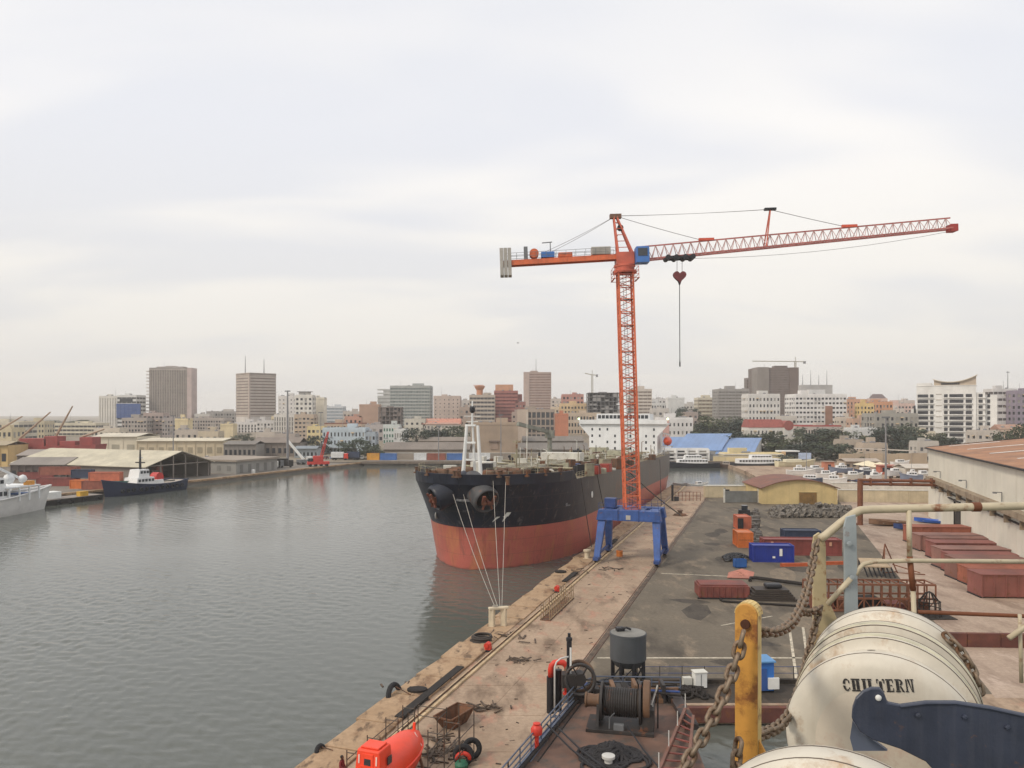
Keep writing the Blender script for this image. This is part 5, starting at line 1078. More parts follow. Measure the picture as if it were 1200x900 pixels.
t = thing('gooseneck_vent', 'red bent gooseneck pipe over dark legs at the barge corner', 'pipe', D(655, 828, 3.2)); k = MB(); k.tube([(-.55, 0, 2.0)] + [(-.55, 0, 2.5), (-.5, 0, 2.75), (-.3, 0, 2.95), (0, 0, 3.0), (.3, 0, 2.95), (.5, 0, 2.75), (.55, 0, 2.5), (.55, 0, .9)], .2, 14); k.build('pipe', m_redp, t, smooth=True)
MB().tube([(-.55, 0, -.4), (-.55, 0, 2.02)], .28, 12).build('riser', m_black, t, smooth=40); MB().tube([(.0, .3, -.4), (.0, .3, 2.4)], .22, 10).build('riser', m_black, t, smooth=40); MB().lathe([(.3, 0.85), (.3, .95)], 14, Matrix.Translation((.55, 0, 0))).build('flange', m_redp, t)
t = thing('hose_reel', 'dark round hose reel behind the tall post on the barge', 'reel', D(673, 822)); 
for y in (-.35, .35): MB().torus(.95, .12, 32, 8, Matrix.Translation((.35, y, 1.55)) @ Matrix.Rotation(R(78), 4, 'X')).build('rim', m_tan if y > 0 else m_winch, t, smooth=True)
for i in range(3): a = i * math.pi / 3; MB().bar((.35 - .9 * math.cos(a), -.35, 1.55 - .9 * math.sin(a)), (.35 + .9 * math.cos(a), -.35, 1.55 + .9 * math.sin(a)), .09).build('spoke', m_winch, t)
MB().tube([(.35, -.45, 1.55), (.35, .45, 1.55)], .4, 14).build('core', m_winch, t); MB().box(-.4, 1.0, -.4, .5, 0, .6).build('stand', m_winch, t)
t = thing('tall_post', 'tall black post with a white stripe beside the hose reel', 'post', D(667, 822)); MB().box(-.16, .16, -.16, .16, 0, 4.0).build('shaft', m_black, t, bevel=.03); MB().box(.02, .14, -.19, -.162, 1.6, 3.6).build('stripe', m_wht, t); MB().lathe([(.2, 4.0), (.2, 4.2), (.1, 4.25), (.1, 4.5)], 10).build('cap', m_black, t); MB().box(-.5, .5, -.4, .4, 1.0, 1.9).build('valve_block', m_winch, t, bevel=.05)
t = thing('hoop_rail', 'pale bent hoop handrail in front of the red gooseneck pipe', 'handrail', D(650, 840)); MB().tube([(0, 0, 0), (0, 0, 3.1), (.12, .1, 3.4), (.4, .3, 3.55), (.9, .5, 3.6)], .055, 8).build('hoop', m_rw, t, smooth=True); MB().box(-.14, .14, -.14, .14, 0, .06).build('foot', m_railb, t)
t = thing('stair_frame', 'thin pale slanting frame with a blue rag at the winch right side', 'frame', D(757, 855)); MB().bar((-.2, -.3, 0.2), (.75, .2, 2.6), .08).build('bar', m_rw, t); MB().bar((.35, -.3, 0), (.35, -.3, 1.6), .06).build('bar', m_rw, t); MB().prism([(-.15, -.42, .4), (.2, -.42, .35), (.18, -.36, 1.2), (-.1, -.36, 1.25)], (0, .08, .02)).build('rag', m_blued, t); MB().bar((.75, .2, 0), (.75, .2, 2.6), .08).build('bar', m_winch, t)
for (a, b, lb) in ((D(640, 862), D(700, 905), 'black line crossing the reddish barge deck, left of the pair'), (D(655, 868), D(712, 905), 'black line crossing the reddish barge deck, right of the pair'), (D(735, 865), D(775, 905), 'thin dark line leading forward from the winch base')):
    k = MB(); k.tube([a + Vector((0, 0, .7)), a.lerp(b, .5) + Vector((0, 0, .25)), b + Vector((0, 0, .12))], .05, 6); tag(k.build('deck_line', m_black), lb, 'rope')
# ---------------- lifeboat on the quay
m_lb = M('lifeboat_red_orange', rgb(238, 74, 44), .42, var=.05, scale=.6, streak=.12); m_lbt = M('reflective_tape', rgb(232, 200, 190), .5, var=.05)
lb = thing('lifeboat', 'bright orange enclosed lifeboat with a square stern cabin on the quay', 'lifeboat', (-7.3, 47.8, 0), QROT - R(2))
Lb = 6.6; n = 18; k = MB(); ring = 16
for i in range(n + 1):
    s = i / n; y = -Lb / 2 + Lb * s; wb = 1.28 * (1 - max(0, (s - .45) / .55) ** 2.3) ** .8 * (1 - .16 * max(0, (.25 - s) / .25)); zk = .45 + .55 * max(0, s - .6) ** 1.5 * 3; zs = 1.35 + .25 * s; zt = 2.45 + .28 * math.sin(math.pi * min(1, s * 1.1)) - .5 * max(0, (s - .75) / .25) ** 2
    wb = max(wb, .05)
    for j in range(ring):
        a = 2 * math.pi * j / ring; ca, sa = math.cos(a), math.sin(a); ex = .55
        x = wb * (abs(ca) ** ex) * (1 if ca >= 0 else -1) * (1 if sa < 0 else (1 - .42 * abs(sa) ** 2)); z = zs + ((zt - zs) if sa > 0 else (zs - zk)) * (abs(sa) ** .8) * (1 if sa >= 0 else -1); k.v.append((x, y, z))
for i in range(n):
    for j in range(ring): k.f.append((i * ring + j, i * ring + (j + 1) % ring, (i + 1) * ring + (j + 1) % ring, (i + 1) * ring + j))
k.f += [tuple(range(ring)), tuple(n * ring + j for j in range(ring))]
k.build('hull', m_lb, lb, smooth=45)
pts = []
for sg in (-1, 1):
    kk = MB(); pp = []
    for i in range(n + 1):
        s = i / n; wb = max(.06, 1.28 * (1 - max(0, (s - .45) / .55) ** 2.3) ** .8 * (1 - .16 * max(0, (.25 - s) / .25))); pp.append((sg * (wb + .02), -Lb / 2 + Lb * s, 1.35 + .25 * s))
    kk.tube(pp, .07, 8); kk.build('fender_strip', m_lb, lb, smooth=True)
    for y in (-1.2, -.2, .8, 1.7): MB().bar((sg * 1.0, y, 1.75), (sg * .5, y, 2.55), .05).build('grab_line', m_lbt, lb)
cabn = MB().hexa([(-.95, -3.3, 1.2), (.95, -3.3, 1.2), (.95, -1.7, 1.2), (-.95, -1.7, 1.2), (-.75, -3.15, 3.3), (.75, -3.15, 3.3), (.75, -1.8, 3.3), (-.75, -1.8, 3.3)]).build('cabin', m_lb, lb, bevel=.1)
MB().prism([(-.22, -3.24, 2.45), (.22, -3.24, 2.45), (.22, -3.19, 2.95), (-.22, -3.19, 2.95)], (0, -.03, 0)).build('window', m_glass, cabn); MB().hexa([(-.4, -3.3, 1.4), (.4, -3.3, 1.4), (.4, -3.25, 1.4), (-.4, -3.25, 1.4), (-.36, -3.22, 3.1), (.36, -3.22, 3.1), (.36, -3.17, 3.1), (-.36, -3.17, 3.1)]).build('hatch', m_lb, cabn, bevel=.03)
for sx in (-.58, .58):
    for z in (1.5, 2.5): MB().bar((sx, -3.32 + (z - 1.2) * .07, z), (sx, -3.32 + (z + .5 - 1.2) * .07, z + .5), .09, .03).build('tape', m_lbt, cabn)
MB().box(.9, .96, -2.5, -2.05, 2.3, 2.75).build('window', m_glass, cabn); MB().box(-.6, .6, -3.0, -1.95, 3.3, 3.42).build('cabin_roof', m_lb, cabn, bevel=.05)
MB().bar((0, 2.6, 2.3), (0, 2.6, 2.75), .15).build('lifting_hook', m_lb, lb)
for y in (-2, 1.6):
    MB().box(-1.3, 1.3, y - .12, y + .12, 0, .2).build('cradle', m_rusty, lb)
    for sx in (-1, 1): MB().bar((sx * 1.2, y, .1), (sx * .9, y, 1.1), .14).build('cradle_arm', m_rusty, lb)
# scaffolding round it
m_sc = M('scaffold_tube', rgb(84, 76, 68), .6, .4, var=.2, rust=.3)
def scaffold(label, p0, L, W_, hts, bays, rz):
    t = thing('scaffold', label, 'scaffold', p0, rz)
    for i in range(bays + 1):
        for y in ((0, W_) if W_ else (0,)): MB().tube([(0, L * i / bays, 0), (0, L * i / bays, hts[i % len(hts)])], .035, 6).build('upright', m_sc, t) if not y else MB().tube([(y, L * i / bays, 0), (y, L * i / bays, hts[i % len(hts)])], .035, 6).build('upright', m_sc, t)
        if W_: MB().tube([(0, L * i / bays, hts[i % len(hts)] - .15), (W_, L * i / bays, hts[i % len(hts)] - .15)], .03, 6).build('ledger', m_sc, t)
    for y in ((0, W_) if W_ else (0,)):
        for z in (1.0, 2.0): MB().tube([(y, 0, z), (y, L, z)], .03, 6).build('ledger', m_sc, t)
    return t
scaffold('thin scaffold frames on the water side of the lifeboat', (-10.0, 46.5, 0), 7.5, .9, (2.6, 2.5, 2.7), 3, QROT)
scaffold('thin scaffold frames on the yard side of the lifeboat', (-5.2, 47.5, 0), 5.0, 1.1, (3.4, 3.1, 3.3), 2, QROT)
scaffold('scaffold rail standing behind the lifeboat bow', (-7.2, 53.2, 0), 1.6, 2.2, (2.3, 2.3), 1, QROT)
# ---------------- people (one continuous skin per body)
m_cov = M('coverall_maroon', rgb(116, 40, 44), .85, var=.1); m_skin = M('skin_brown', rgb(92, 62, 46), .6, var=.06); m_hair = M('hair_black', rgb(24, 20, 20), .8); m_boot = M('boot_black', rgb(34, 30, 28), .7)
def person(label, loc, rz, joints):
    t = thing('person', label, 'person', loc, rz)
    J = dict(pelvis=((0, 0, .95), .15), belly=((0, .01, 1.12), .145), chest=((0, 0, 1.34), .17), neckb=((0, 0, 1.47), .09), neck=((0, -.01, 1.53), .055),
             shl=((.17, 0, 1.42), .075), ell=((.27, .02, 1.15), .052), wrl=((.26, -.12, .93), .04), hal=((.255, -.16, .86), .045), shr=((-.17, 0, 1.42), .075), elr=((-.26, .03, 1.15), .052), wrr=((-.27, -.08, .92), .04), har=((-.27, -.11, .85), .045),
             hil=((.1, 0, .9), .11), knl=((.11, -.02, .5), .075), anl=((.11, .02, .1), .055), tol=((.12, -.14, .05), .045), hir=((-.1, 0, .9), .11), knr=((-.11, -.02, .5), .075), anr=((-.11, .02, .1), .055), tor=((-.12, -.14, .05), .045))
    J.update(joints); names = list(J); ed = [('pelvis', 'belly'), ('belly', 'chest'), ('chest', 'neckb'), ('neckb', 'neck'), ('chest', 'shl'), ('shl', 'ell'), ('ell', 'wrl'), ('wrl', 'hal'), ('chest', 'shr'), ('shr', 'elr'), ('elr', 'wrr'), ('wrr', 'har'), ('pelvis', 'hil'), ('hil', 'knl'), ('knl', 'anl'), ('anl', 'tol'), ('pelvis', 'hir'), ('hir', 'knr'), ('knr', 'anr'), ('anr', 'tor')]
    me = bpy.data.meshes.new('body'); me.from_pydata([J[a][0] for a in names], [(names.index(a), names.index(b)) for a, b in ed], []); me.materials.append(m_cov)
    o = bpy.data.objects.new('body', me); COL.objects.link(o); o.parent = t
    sk = o.modifiers.new('skin', 'SKIN'); lay = me.skin_vertices[0] if me.skin_vertices else None
    if lay is None:
        bmk = bmesh.new(); bmk.from_mesh(me); bmk.verts.layers.skin.verify(); bmk.to_mesh(me); bmk.free(); lay = me.skin_vertices[0]
    for i, a in enumerate(names): lay.data[i].radius = (J[a][1],) * 2
    lay.data[0].use_root = True
    sb = o.modifiers.new('sub', 'SUBSURF'); sb.levels = 1; sb.render_levels = 1
    hd = MB().lathe([(.02, -.12), (.06, -.1), (.085, -.04), (.098, .03), (.09, .09), (.055, .13), (.01, .14)], 16).build('head', m_skin, t, smooth=True, loc=(0, -.02, 1.64)); hd.scale = (.92, 1.1, 1)
    MB().lathe([(.1, .02), (.103, .06), (.093, .1), (.06, .138), (.01, .148)], 16).build('hair', m_hair, hd, smooth=True, loc=(0, .012, 0))
    MB().tube([(0, -.085, .03), (0, -.115, -.02)], [.012, .02], 6).build('nose', m_skin, hd)
    for sx in (-1, 1):
        MB().tube([(sx * .09, .01, .0), (sx * .105, .015, .03)], .018, 6).build('ear', m_skin, hd); MB().lathe([(.004, -.01), (.013, 0), (.004, .01)], 8, Matrix.Translation((sx * .035, -.086, .03))).build('eye', m_hair, hd)
        hp_ = J['hal' if sx > 0 else 'har'][0]
        k = MB()
        for q in range(4): k.tube([(hp_[0] + (q - 1.5) * .02, hp_[1] - .01, hp_[2] - .03), (hp_[0] + (q - 1.5) * .022, hp_[1] - .03, hp_[2] - .075), (hp_[0] + (q - 1.5) * .022, hp_[1] - .015, hp_[2] - .11 + abs(q - 1.4) * .01)], .0095, 6)
        k.tube([(hp_[0] - sx * .03, hp_[1] - .02, hp_[2]), (hp_[0] - sx * .045, hp_[1] - .05, hp_[2] - .05)], .011, 6); k.tube([(hp_[0], hp_[1], hp_[2] + .03), (hp_[0], hp_[1] - .01, hp_[2] - .04)], [.036, .042], 8)
        k.build('hand', m_skin, t, smooth=True)
        an = J['anl' if sx > 0 else 'anr'][0]; MB().hexa([(an[0] - .05, an[1] - .2, 0), (an[0] + .05, an[1] - .2, 0), (an[0] + .05, an[1] + .08, 0), (an[0] - .05, an[1] + .08, 0), (an[0] - .04, an[1] - .16, .07), (an[0] + .04, an[1] - .16, .07), (an[0] + .05, an[1] + .07, .14), (an[0] - .05, an[1] + .07, .14)]).build('boot', m_boot, t, bevel=.02)
    return t
person('person in a maroon coverall standing at the stern of the lifeboat, facing it', (-10.55, 47.6, 0), R(70), {'elr': ((-.3, -.08, 1.2), .052), 'wrr': ((-.22, -.3, 1.12), .04), 'har': ((-.2, -.36, 1.1), .045)})

# ================================================================== foreground: the ship we stand on
m_raft = M('raft_fibreglass', rgb(204, 197, 182), .55, var=.09, scale=2.2, streak=.22, stcol=rgb(160, 142, 118), rust=.24, rustcol=rgb(172, 148, 122), rscale=4.2, bump=.04, bscale=30)
m_raft2 = M('raft_end_cap', rgb(202, 192, 176), .55, var=.08, scale=3.0, rust=.24, rustcol=rgb(184, 152, 136), rscale=2.4)
m_seam = M('raft_seam', rgb(96, 84, 72), .8, var=.2, scale=6); m_stencil = M('stencil_ink', rgb(44, 42, 42), .8, var=.15, scale=20)
rA, rB = Vector((1.78, 3.70, H - 1.62)), Vector((2.30, 4.66, H - 1.59)); ax_ = (rB - rA).normalized()
def raft(label, base, stencil):
    t = thing('raft_canister', label, 'life raft', base, 0); X4 = ax_.to_track_quat('Z', 'Y').to_matrix().to_4x4()
    prof = [(.30, -.012), (.385, .0), (.425, .02), (.446, .05), (.448, .085), (.425, .1), (.398, .108), (.39, .122), (.398, .285), (.415, .298), (.45, .306), (.452, .40), (.415, .408), (.388, .42), (.388, .505), (.42, .515), (.456, .523), (.458, .61), (.42, .618), (.388, .632), (.394, .83), (.434, .855), (.446, .875), (.446, .98), (.41, 1.04), (.3, 1.07)]
    MB().lathe(prof, 72, X4).build('shell', m_raft, t, smooth=40)
    MB().lathe([(.012, -.026), (.15, -.024), (.28, -.0155), (.297, -.0135)], 64, X4).build('end_cap', m_raft2, t, smooth=40)
    for zz in (.109, .306, .424, .508, .624, .848): MB().torus(.402, .011, 72, 5, X4 @ Matrix.Translation((0, 0, zz))).build('seam', m_seam, t)
    for zz, rr in ((.3575, .451), (.566, .456)): MB().lathe([(rr, zz - .022), (rr + .003, zz - .02), (rr + .003, zz + .02), (rr, zz + .022)], 72, X4).build('strap', M('raft_strap', rgb(196, 190, 164), .6, var=.12, scale=6), t, smooth=40)
    for za, zb__, rr in ((.116, .20, .3955), (.428, .498, .3895), (.638, .74, .3905)): MB().lathe([(rr, za), (rr + .0022, (za + zb__) / 2), (rr, zb__)], 72, X4).build('groove_band', M('raft_groove_tone', rgb(176, 162, 138), .7, var=.3, scale=5), t, smooth=40)  # darker brown bands along the grooves between the ribs
    for za, rr in ((.309, .4505), (.396, .4525), (.526, .4575), (.604, .4585), (.878, .4465), (.972, .4465), (.055, .4475)): MB().lathe([(rr, za - .0035), (rr + .0012, za), (rr, za + .0035)], 72, X4).build('seam', m_seam, t)
    random.seed(4)
    for i in range(7):      # chipped gel-coat scars
        a = random.uniform(.9, 2.2); zz = random.uniform(.13, .95); k = MB(); q = []
        for d1, d2 in ((-.045, -.003), (.0, -.006), (.05, -.002), (.055, .004), (.0, .005), (-.04, .003)): q.append(X4 @ Vector(((.454 if abs(zz - .93) < .05 else .4) * math.cos(a + d1), (.454 if abs(zz - .93) < .05 else .4) * math.sin(a + d1), zz + d2)))
        k.add(q, [tuple(range(6))]); k.build('scratch', m_seam, t, fix=False)
    if stencil:
        up = Vector((0, 0, 1)); nrm = -ax_; ri = up.cross(nrm).normalized(); up = nrm.cross(ri)
        lw, lh, th, sp = .0345, .058, .0125, .0405
        def R_(x0, x1, y0, y1): return [(x0, y0), (x1, y0), (x1, y1), (x0, y1)]
        s_, a_, w_, h_ = .004, .006, lw, lh
        def arcq(cx, cy, rx, ry, a0, a1, ti, n=6):
            o = []; 
            for i in range(n):
                p0, p1 = a0 + (a1 - a0) * i / n, a0 + (a1 - a0) * (i + 1) / n
                o.append([(cx + rx * math.cos(p0), cy + ry * math.sin(p0)), (cx + rx * math.cos(p1), cy + ry * math.sin(p1)), (cx + (rx - ti) * math.cos(p1), cy + (ry - .006) * math.sin(p1)), (cx + (rx - ti) * math.cos(p0), cy + (ry - .006) * math.sin(p0))])
            return o
        st = lambda x: [R_(x, x + th, a_ + .001, h_ - a_ - .001)]                      # thick stem
        sf = lambda x, top=True, bot=True: ([R_(x - .004, x + th + .004, h_ - .006, h_)] if top else []) + ([R_(x - .004, x + th + .004, 0, .006)] if bot else [])
        G_ = {'C': arcq(.017, h_ / 2, .017, h_ / 2, R(52), R(172), .011) + arcq(.017, h_ / 2, .017, h_ / 2, R(188), R(308), .011) + [R_(.026, .031, h_ * .62, h_ * .86), R_(.026, .031, h_ * .14, h_ * .3)],
              'H': st(.002) + sf(.002) + st(.021) + sf(.021) + [R_(.0155, .0185, h_ * .46, h_ * .54)], 'I': st(.009) + sf(.009),
              'L': st(.004) + sf(.004) + [R_(.0225, .029, 0, .006), R_(.0265, .031, .0, .02)], 'T': [R_(.011, .011 + th, .0, h_ - .010)] + [R_(.0, .0095, h_ - .007, h_), R_(.025, .0345, h_ - .007, h_), R_(.0, .004, h_ - .02, h_), R_(.0305, .0345, h_ - .02, h_), R_(.006, .029, 0, .006)],
              'E': st(.003) + sf(.003) + [R_(.019, .031, 0, .006), R_(.019, .031, h_ - .006, h_), R_(.018, .026, h_ * .46, h_ * .55), R_(.0275, .031, 0, .018), R_(.0275, .031, h_ - .018, h_)],
              'R': st(.002) + sf(.002) + arcq(.017, h_ * .75, .014, h_ * .25, R(-80), R(80), .009) + [[(.0165, h_ * .45), (.023, h_ * .47), (.036, 0), (.026, 0)]],
              'N': [R_(.003, .009, .0, h_), R_(.027, .033, 0, h_), [(.010, h_), (.018, h_), (.026, .004), (.026, -.002)], R_(-.001, .012, 0, .005), R_(.022, .037, h_ - .005, h_)]}
        k = MB(); x0 = -4.0 * sp - .006; y0 = .286; org = base - ax_ * .0
        for ch in 'CHILTERN':
            for q in G_[ch]:
                pts_ = []
                for (x, y) in q:
                    rx_, ry_ = x0 + x, y0 + y; rx_, ry_ = rx_ - .15 * (ry_ - .3), ry_ + .15 * rx_; rr = math.hypot(rx_, ry_); off = .0148 if rr < .29 else (.0148 - (rr - .29) * .13)
                    pts_.append(ri * rx_ + up * ry_ + nrm * (off + .0035))
                k.add(pts_, [tuple(range(4))])
            x0 += sp if ch != 'I' else sp * .72
        k.build('stencil_text', m_stencil, t, fix=False)
        k = MB(); f = lambda x, y: ri * x + up * y + nrm * .022
        for (xa, xb, ya, yb) in ((.035, .105, .217, .2185), (.035, .105, .172, .1735), (.035, .0365, .172, .2185), (.1035, .105, .172, .2185)): k.quad(f(xa, ya), f(xb, ya), f(xb, yb), f(xa, yb))
        k.build('stencil_frame', m_stencil, t, fix=False)
    return t
r1 = raft('white life raft canister stencilled CHILTERN on its end', rA, True)
r2 = raft('white life raft canister cut off by the bottom edge of the picture', Vector((1.11, 2.6, H - 1.545)) - ax_ * 1.05, False)
# cradle under the rafts
m_crad = M('cradle_cream', rgb(196, 184, 154), .6, var=.1, rust=.3, rscale=3)
ct = thing('raft_cradle', 'cream painted steel cradle carrying the raft canisters', 'cradle', (0, 0, 0))
for off in (-2.0, -.9, .2, 1.0):
    c = rA + ax_ * off; s_ = V.copy(); s_ = Vector((ax_.y, -ax_.x, 0)); k = MB()
    for q in range(10):
        a0, a1 = R(205 + q * 13), R(205 + (q + 1) * 13); f = lambda a, r: c + s_ * r * math.cos(a) + Vector((0, 0, r * math.sin(a)))
        k.bar(f(a0, .475), f(a1, .475), .06, .02, ax_)
    k.build('saddle', m_crad, ct); MB().bar(c + Vector((0, 0, -.48)), c + Vector((0, 0, -.78)), .08).build('foot', m_crad, ct)
for sg in (-1, 1): q = Vector((ax_.y, -ax_.x, 0)) * sg * .25; MB().bar(rA - ax_ * 2.4 + q + Vector((0, 0, -.55)), rB + ax_ * .55 + q + Vector((0, 0, -.58)), .07, .1).build('runner', m_crad, ct)
m_sdeck = M('ship_deck_green', rgb(96, 104, 92), .7, var=.15, rust=.3)
dk = thing('bridge_wing_deck', 'edge of the ship deck the photograph is taken from, below the rafts', 'ship deck', (0, 0, H - 2.42)); MB().prism([(-.2, -4, 0), (9, -4, 0), (9, 4.1, 0), (3.3, 4.1, 0), (2.4, 4.3, 0), (.9, 2.0, 0)], (0, 0, .02)).build('deck_plate', m_sdeck, dk); MB().prism([(-.2, -4, -.3), (9, -4, -.3), (9, 4.1, -.3), (3.3, 4.1, -.3), (2.4, 4.3, -.3), (.9, 2.0, -.3)], (0, 0, .295)).build('deck_edge', m_crad, dk)
# navy steel bracket between the two rafts
m_navy = M('bracket_navy', rgb(54, 60, 76), .5, var=.12, scale=5, streak=.3, stcol=rgb(84, 86, 96), rust=.07, rustcol=(.13, .07, .045), rscale=9, bump=.15, bscale=60)
YB = 3.22; op = [(998, 842), (999, 830), (1003, 819), (1011, 811), (1021, 807), (1031, 807), (1036, 813), (1040, 824), (1055, 827), (1085, 823), (1120, 823), (1160, 829), (1210, 840), (1290, 862), (1400, 900), (1400, 1010), (1130, 1010), (1105, 915), (1085, 893), (1055, 878), (1022, 867), (1008, 858)]
hole = [(1029 + 3.4 * math.cos(a), 817.5 + 3.4 * math.sin(a)) for a in [R(-90 + 36 * i) for i in range(11)]]
ring_ = op
k = MB(); front = [P(x, y, YB) for x, y in ring_]; k.prism(front, (0.012, .028, 0)); o = k.build('bracket_plate', m_navy)
t = thing('steel_bracket', 'dark navy steel bracket with a hooked eye in front of the stencilled raft', 'bracket', (0, 0, 0)); o.parent = t
k = MB(); k.prism([P(x, y, YB + .05) for x, y in ((999, 845), (1008, 858), (1024, 868), (1040, 880), (1000, 880), (996, 865))], (0.01, .02, 0)); k.build('bracket_return', M('bracket_edge', rgb(96, 104, 122), .5, var=.05), t)
MB().lathe([(.0125, 0), (.0125, .006), (.009, .009), (.001, .0095)], 16, Matrix.Translation(P(1029, 817.5, YB - .001)) @ Matrix.Rotation(R(90), 4, 'X')).build('hole_disc', m_wht, t, smooth=40)  # added white disc standing for the hole with the white raft behind it
o.modifiers.new('edge', 'BEVEL').width = .004
k = MB(); k.tube([P(x, y + 1.5, YB - .003) for x, y in op[8:15]], .0045, 6); k.build('weld_bead', m_navy, t)
for (x, y) in ((1075, 838), (1130, 840), (1180, 852)): MB().lathe([(.011, 0), (.011, .008), (.006, .01)], 6, Matrix.Translation(P(x, y, YB - .001)) @ Matrix.Rotation(R(90), 4, 'X')).build('bolt', m_rustp if 'rusty_rail' in MATS and False else m_navy, t)
# ---------------- rail, posts, chains
m_post = M('post_cream', rgb(186, 170, 134), .55, var=.08, scale=4, rust=.28, rustcol=(.22, .09, .03), rscale=9); m_gpost = M('post_grey', rgb(150, 158, 160), .5, var=.08, scale=5, rust=.08, rscale=9); m_prail = M('rail_cream', rgb(184, 172, 146), .5, var=.08, scale=5, rust=.2, rustcol=(.22, .1, .05), rscale=7); m_yp = M('post_yellow', rgb(198, 144, 66), .55, var=.12, scale=5, rust=.42, rustcol=(.2, .075, .02), rscale=7); m_ypl = M('post_yellow_pale', rgb(206, 180, 118), .55, var=.1, scale=5, rust=.35, rustcol=(.2, .08, .03), rscale=8); m_rustp = M('rusty_rail', rgb(112, 66, 42), .75, var=.2, rust=.4, rscale=8)
gr = thing('guard_rail', 'cream pipe guard rail with flat posts beyond the raft canister', 'railing', (0, 0, 0))
def fbar(name, pts, Y, dep, mat, par, dx=0): return MB().prism([P(x, y, Y) for x, y in pts], (dx, dep, 0)).build(name, mat, par, bevel=.004)
fbar('cream_post', [(952, 640), (954, 628), (960, 624), (966, 628), (968, 640), (969, 700), (978, 718), (985, 735), (984, 790), (955, 790), (953, 720)], 5.2, .02, m_post, gr)
MB().prism([P(x, y, 5.22) for x, y in ((966, 640), (968, 700), (968, 720), (966, 720))], (.0, .07, 0)).build('post_web', m_post, gr)
fbar('grey_post', [(989, 618), (992, 606), (1003, 603), (1004, 618), (1006, 720), (1006, 790), (991, 790)], 5.05, .018, m_gpost, gr)
for (x, y) in ((995, 637), (998, 677)): MB().lathe([(.018, 0), (.018, .012), (.01, .014)], 6, Matrix.Translation(P(x, y, 5.04)) @ Matrix.Rotation(R(90), 4, 'X')).build('bolt', m_gpost, gr)
MB().tube([P(970, 708, 5.1), P(997, 678, 5.03)], .018, 10).build('brace', m_prail, gr, smooth=True)
MB().tube([P(961, 632, 5.15), P(968, 627, 5.15), P(985, 613, 5.12), P(1000, 602, 5.12), P(1008, 598, 5.12), P(1020, 597, 5.12), P(1143, 594, 5.1), P(1330, 590, 5.0)], .027, 16).build('top_rail', m_prail, gr, smooth=True)
MB().tube([P(1139, 594, 5.1), P(1148, 594, 5.1)], .032, 16).build('joint', m_rustp, gr, smooth=40)
MB().tube([P(1004, 674, 5.06), P(1006, 667, 5.06), P(1012, 661, 5.06), P(1025, 658, 5.06), P(1065, 657, 5.06), P(1330, 659, 5.0)], .0145, 12).build('mid_rail', m_prail, gr, smooth=True)
MB().tube([P(1076, 717, 5.06), P(1200, 722, 5.05), P(1330, 727, 5.0)], .013, 10).build('lower_rail', m_rustp, gr, smooth=True)
MB().tube([P(1065, 598, 5.1), P(1066, 652, 5.08)], .0165, 12).build('stanchion', m_prail, gr, smooth=True); MB().tube([P(1066, 652, 5.08), P(1070, 692, 5.07)], .0185, 12).build('stanchion', m_rustp, gr, smooth=True); MB().tube([P(1070, 692, 5.07), P(1074, 790, 5.05)], .0155, 12).build('stanchion', m_prail, gr, smooth=True)
MB().tube([P(1182, 748, 5.0), P(1230, 715, 5.0)], .018, 10).build('brace', m_prail, gr, smooth=True); MB().tube([P(1195, 720, 5.02), P(1197, 800, 5.02)], .012, 10).build('stanchion', m_prail, gr, smooth=True)
yp = thing('yellow_post', 'rusty yellow steel post holding the chains in the foreground', 'post', (P(874, 900, 3.3).x, 3.3, 0), R(-34))
wv, zt_ = .048, P(0, 708, 3.3).z; zb_ = H - 2.4
arc = [(-wv, zb_), (wv, zb_), (wv, zt_ - wv)] + [(wv * math.cos(a), zt_ - wv + wv * math.sin(a)) for a in [math.pi * i / 10 for i in range(1, 10)]] + [(-wv, zt_ - wv)]
MB().prism([(x, 0, z) for x, z in arc], (0, .014, 0)).build('face_plate', m_yp, yp, bevel=.003)
MB().prism([(x * .92, 0, z) for x, z in arc[2:-1]] if False else [(wv - .012, .014, zb_), (wv, .014, zb_), (wv, .014, zt_ - wv), (wv - .012, .014, zt_ - wv)], (0, .05, 0)).build('side_plate', m_ypl, yp)
k = MB()
for i in range(10):
    a0, a1 = math.pi * i / 10, math.pi * (i + 1) / 10; k.bar((wv * math.cos(a0), .04, zt_ - wv + wv * math.sin(a0)), (wv * math.cos(a1), .04, zt_ - wv + wv * math.sin(a1)), .012, .055, (0, 1, 0))
k.build('crown', m_ypl, yp); MB().lathe([(.02, 0), (.02, .018)], 16, Matrix.Translation((0, .004, zt_ - .085)) @ Matrix.Rotation(R(90), 4, 'X')).build('eye', M('eye_rust', rgb(70, 40, 24), .85, var=.2, scale=10), yp)
zg = P(0, 866, 3.3).z; MB().prism([(wv + .001, .02, zg), (wv + .06, .02, zg - .1), (wv + .06, .02, zb_), (wv + .001, .02, zb_)], (0, .012, 0)).build('gusset', m_yp, yp)
m_chain = M('chain_rust', rgb(142, 126, 108), .6, .5, var=.22, scale=8, rust=.5, rustcol=(.12, .06, .03), rscale=12)
def link_mesh(L, W_, r, n=20, m=7):
    k = MB(); path = []; s = (L - W_) / 2
    for i in range(n): a = 2 * math.pi * i / n; path.append(Vector((W_ / 2 * math.cos(a) - 0, 0, W_ / 2 * math.sin(a) + (s if math.sin(a) > 0 else -s))))
    for i in range(n):
        d = (path[(i + 1) % n] - path[i - 1]).normalized(); a = Vector((0, 1, 0)); b = d.cross(a)
        k.v += [tuple(path[i] + (a * math.cos(2 * math.pi * j / m) + b * math.sin(2 * math.pi * j / m)) * r) for j in range(m)]
    for i in range(n):
        for j in range(m): k.f.append((i * m + j, ((i + 1) % n) * m + j, ((i + 1) % n) * m + (j + 1) % m, i * m + (j + 1) % m))
    return k.mesh('link', m_chain, True)
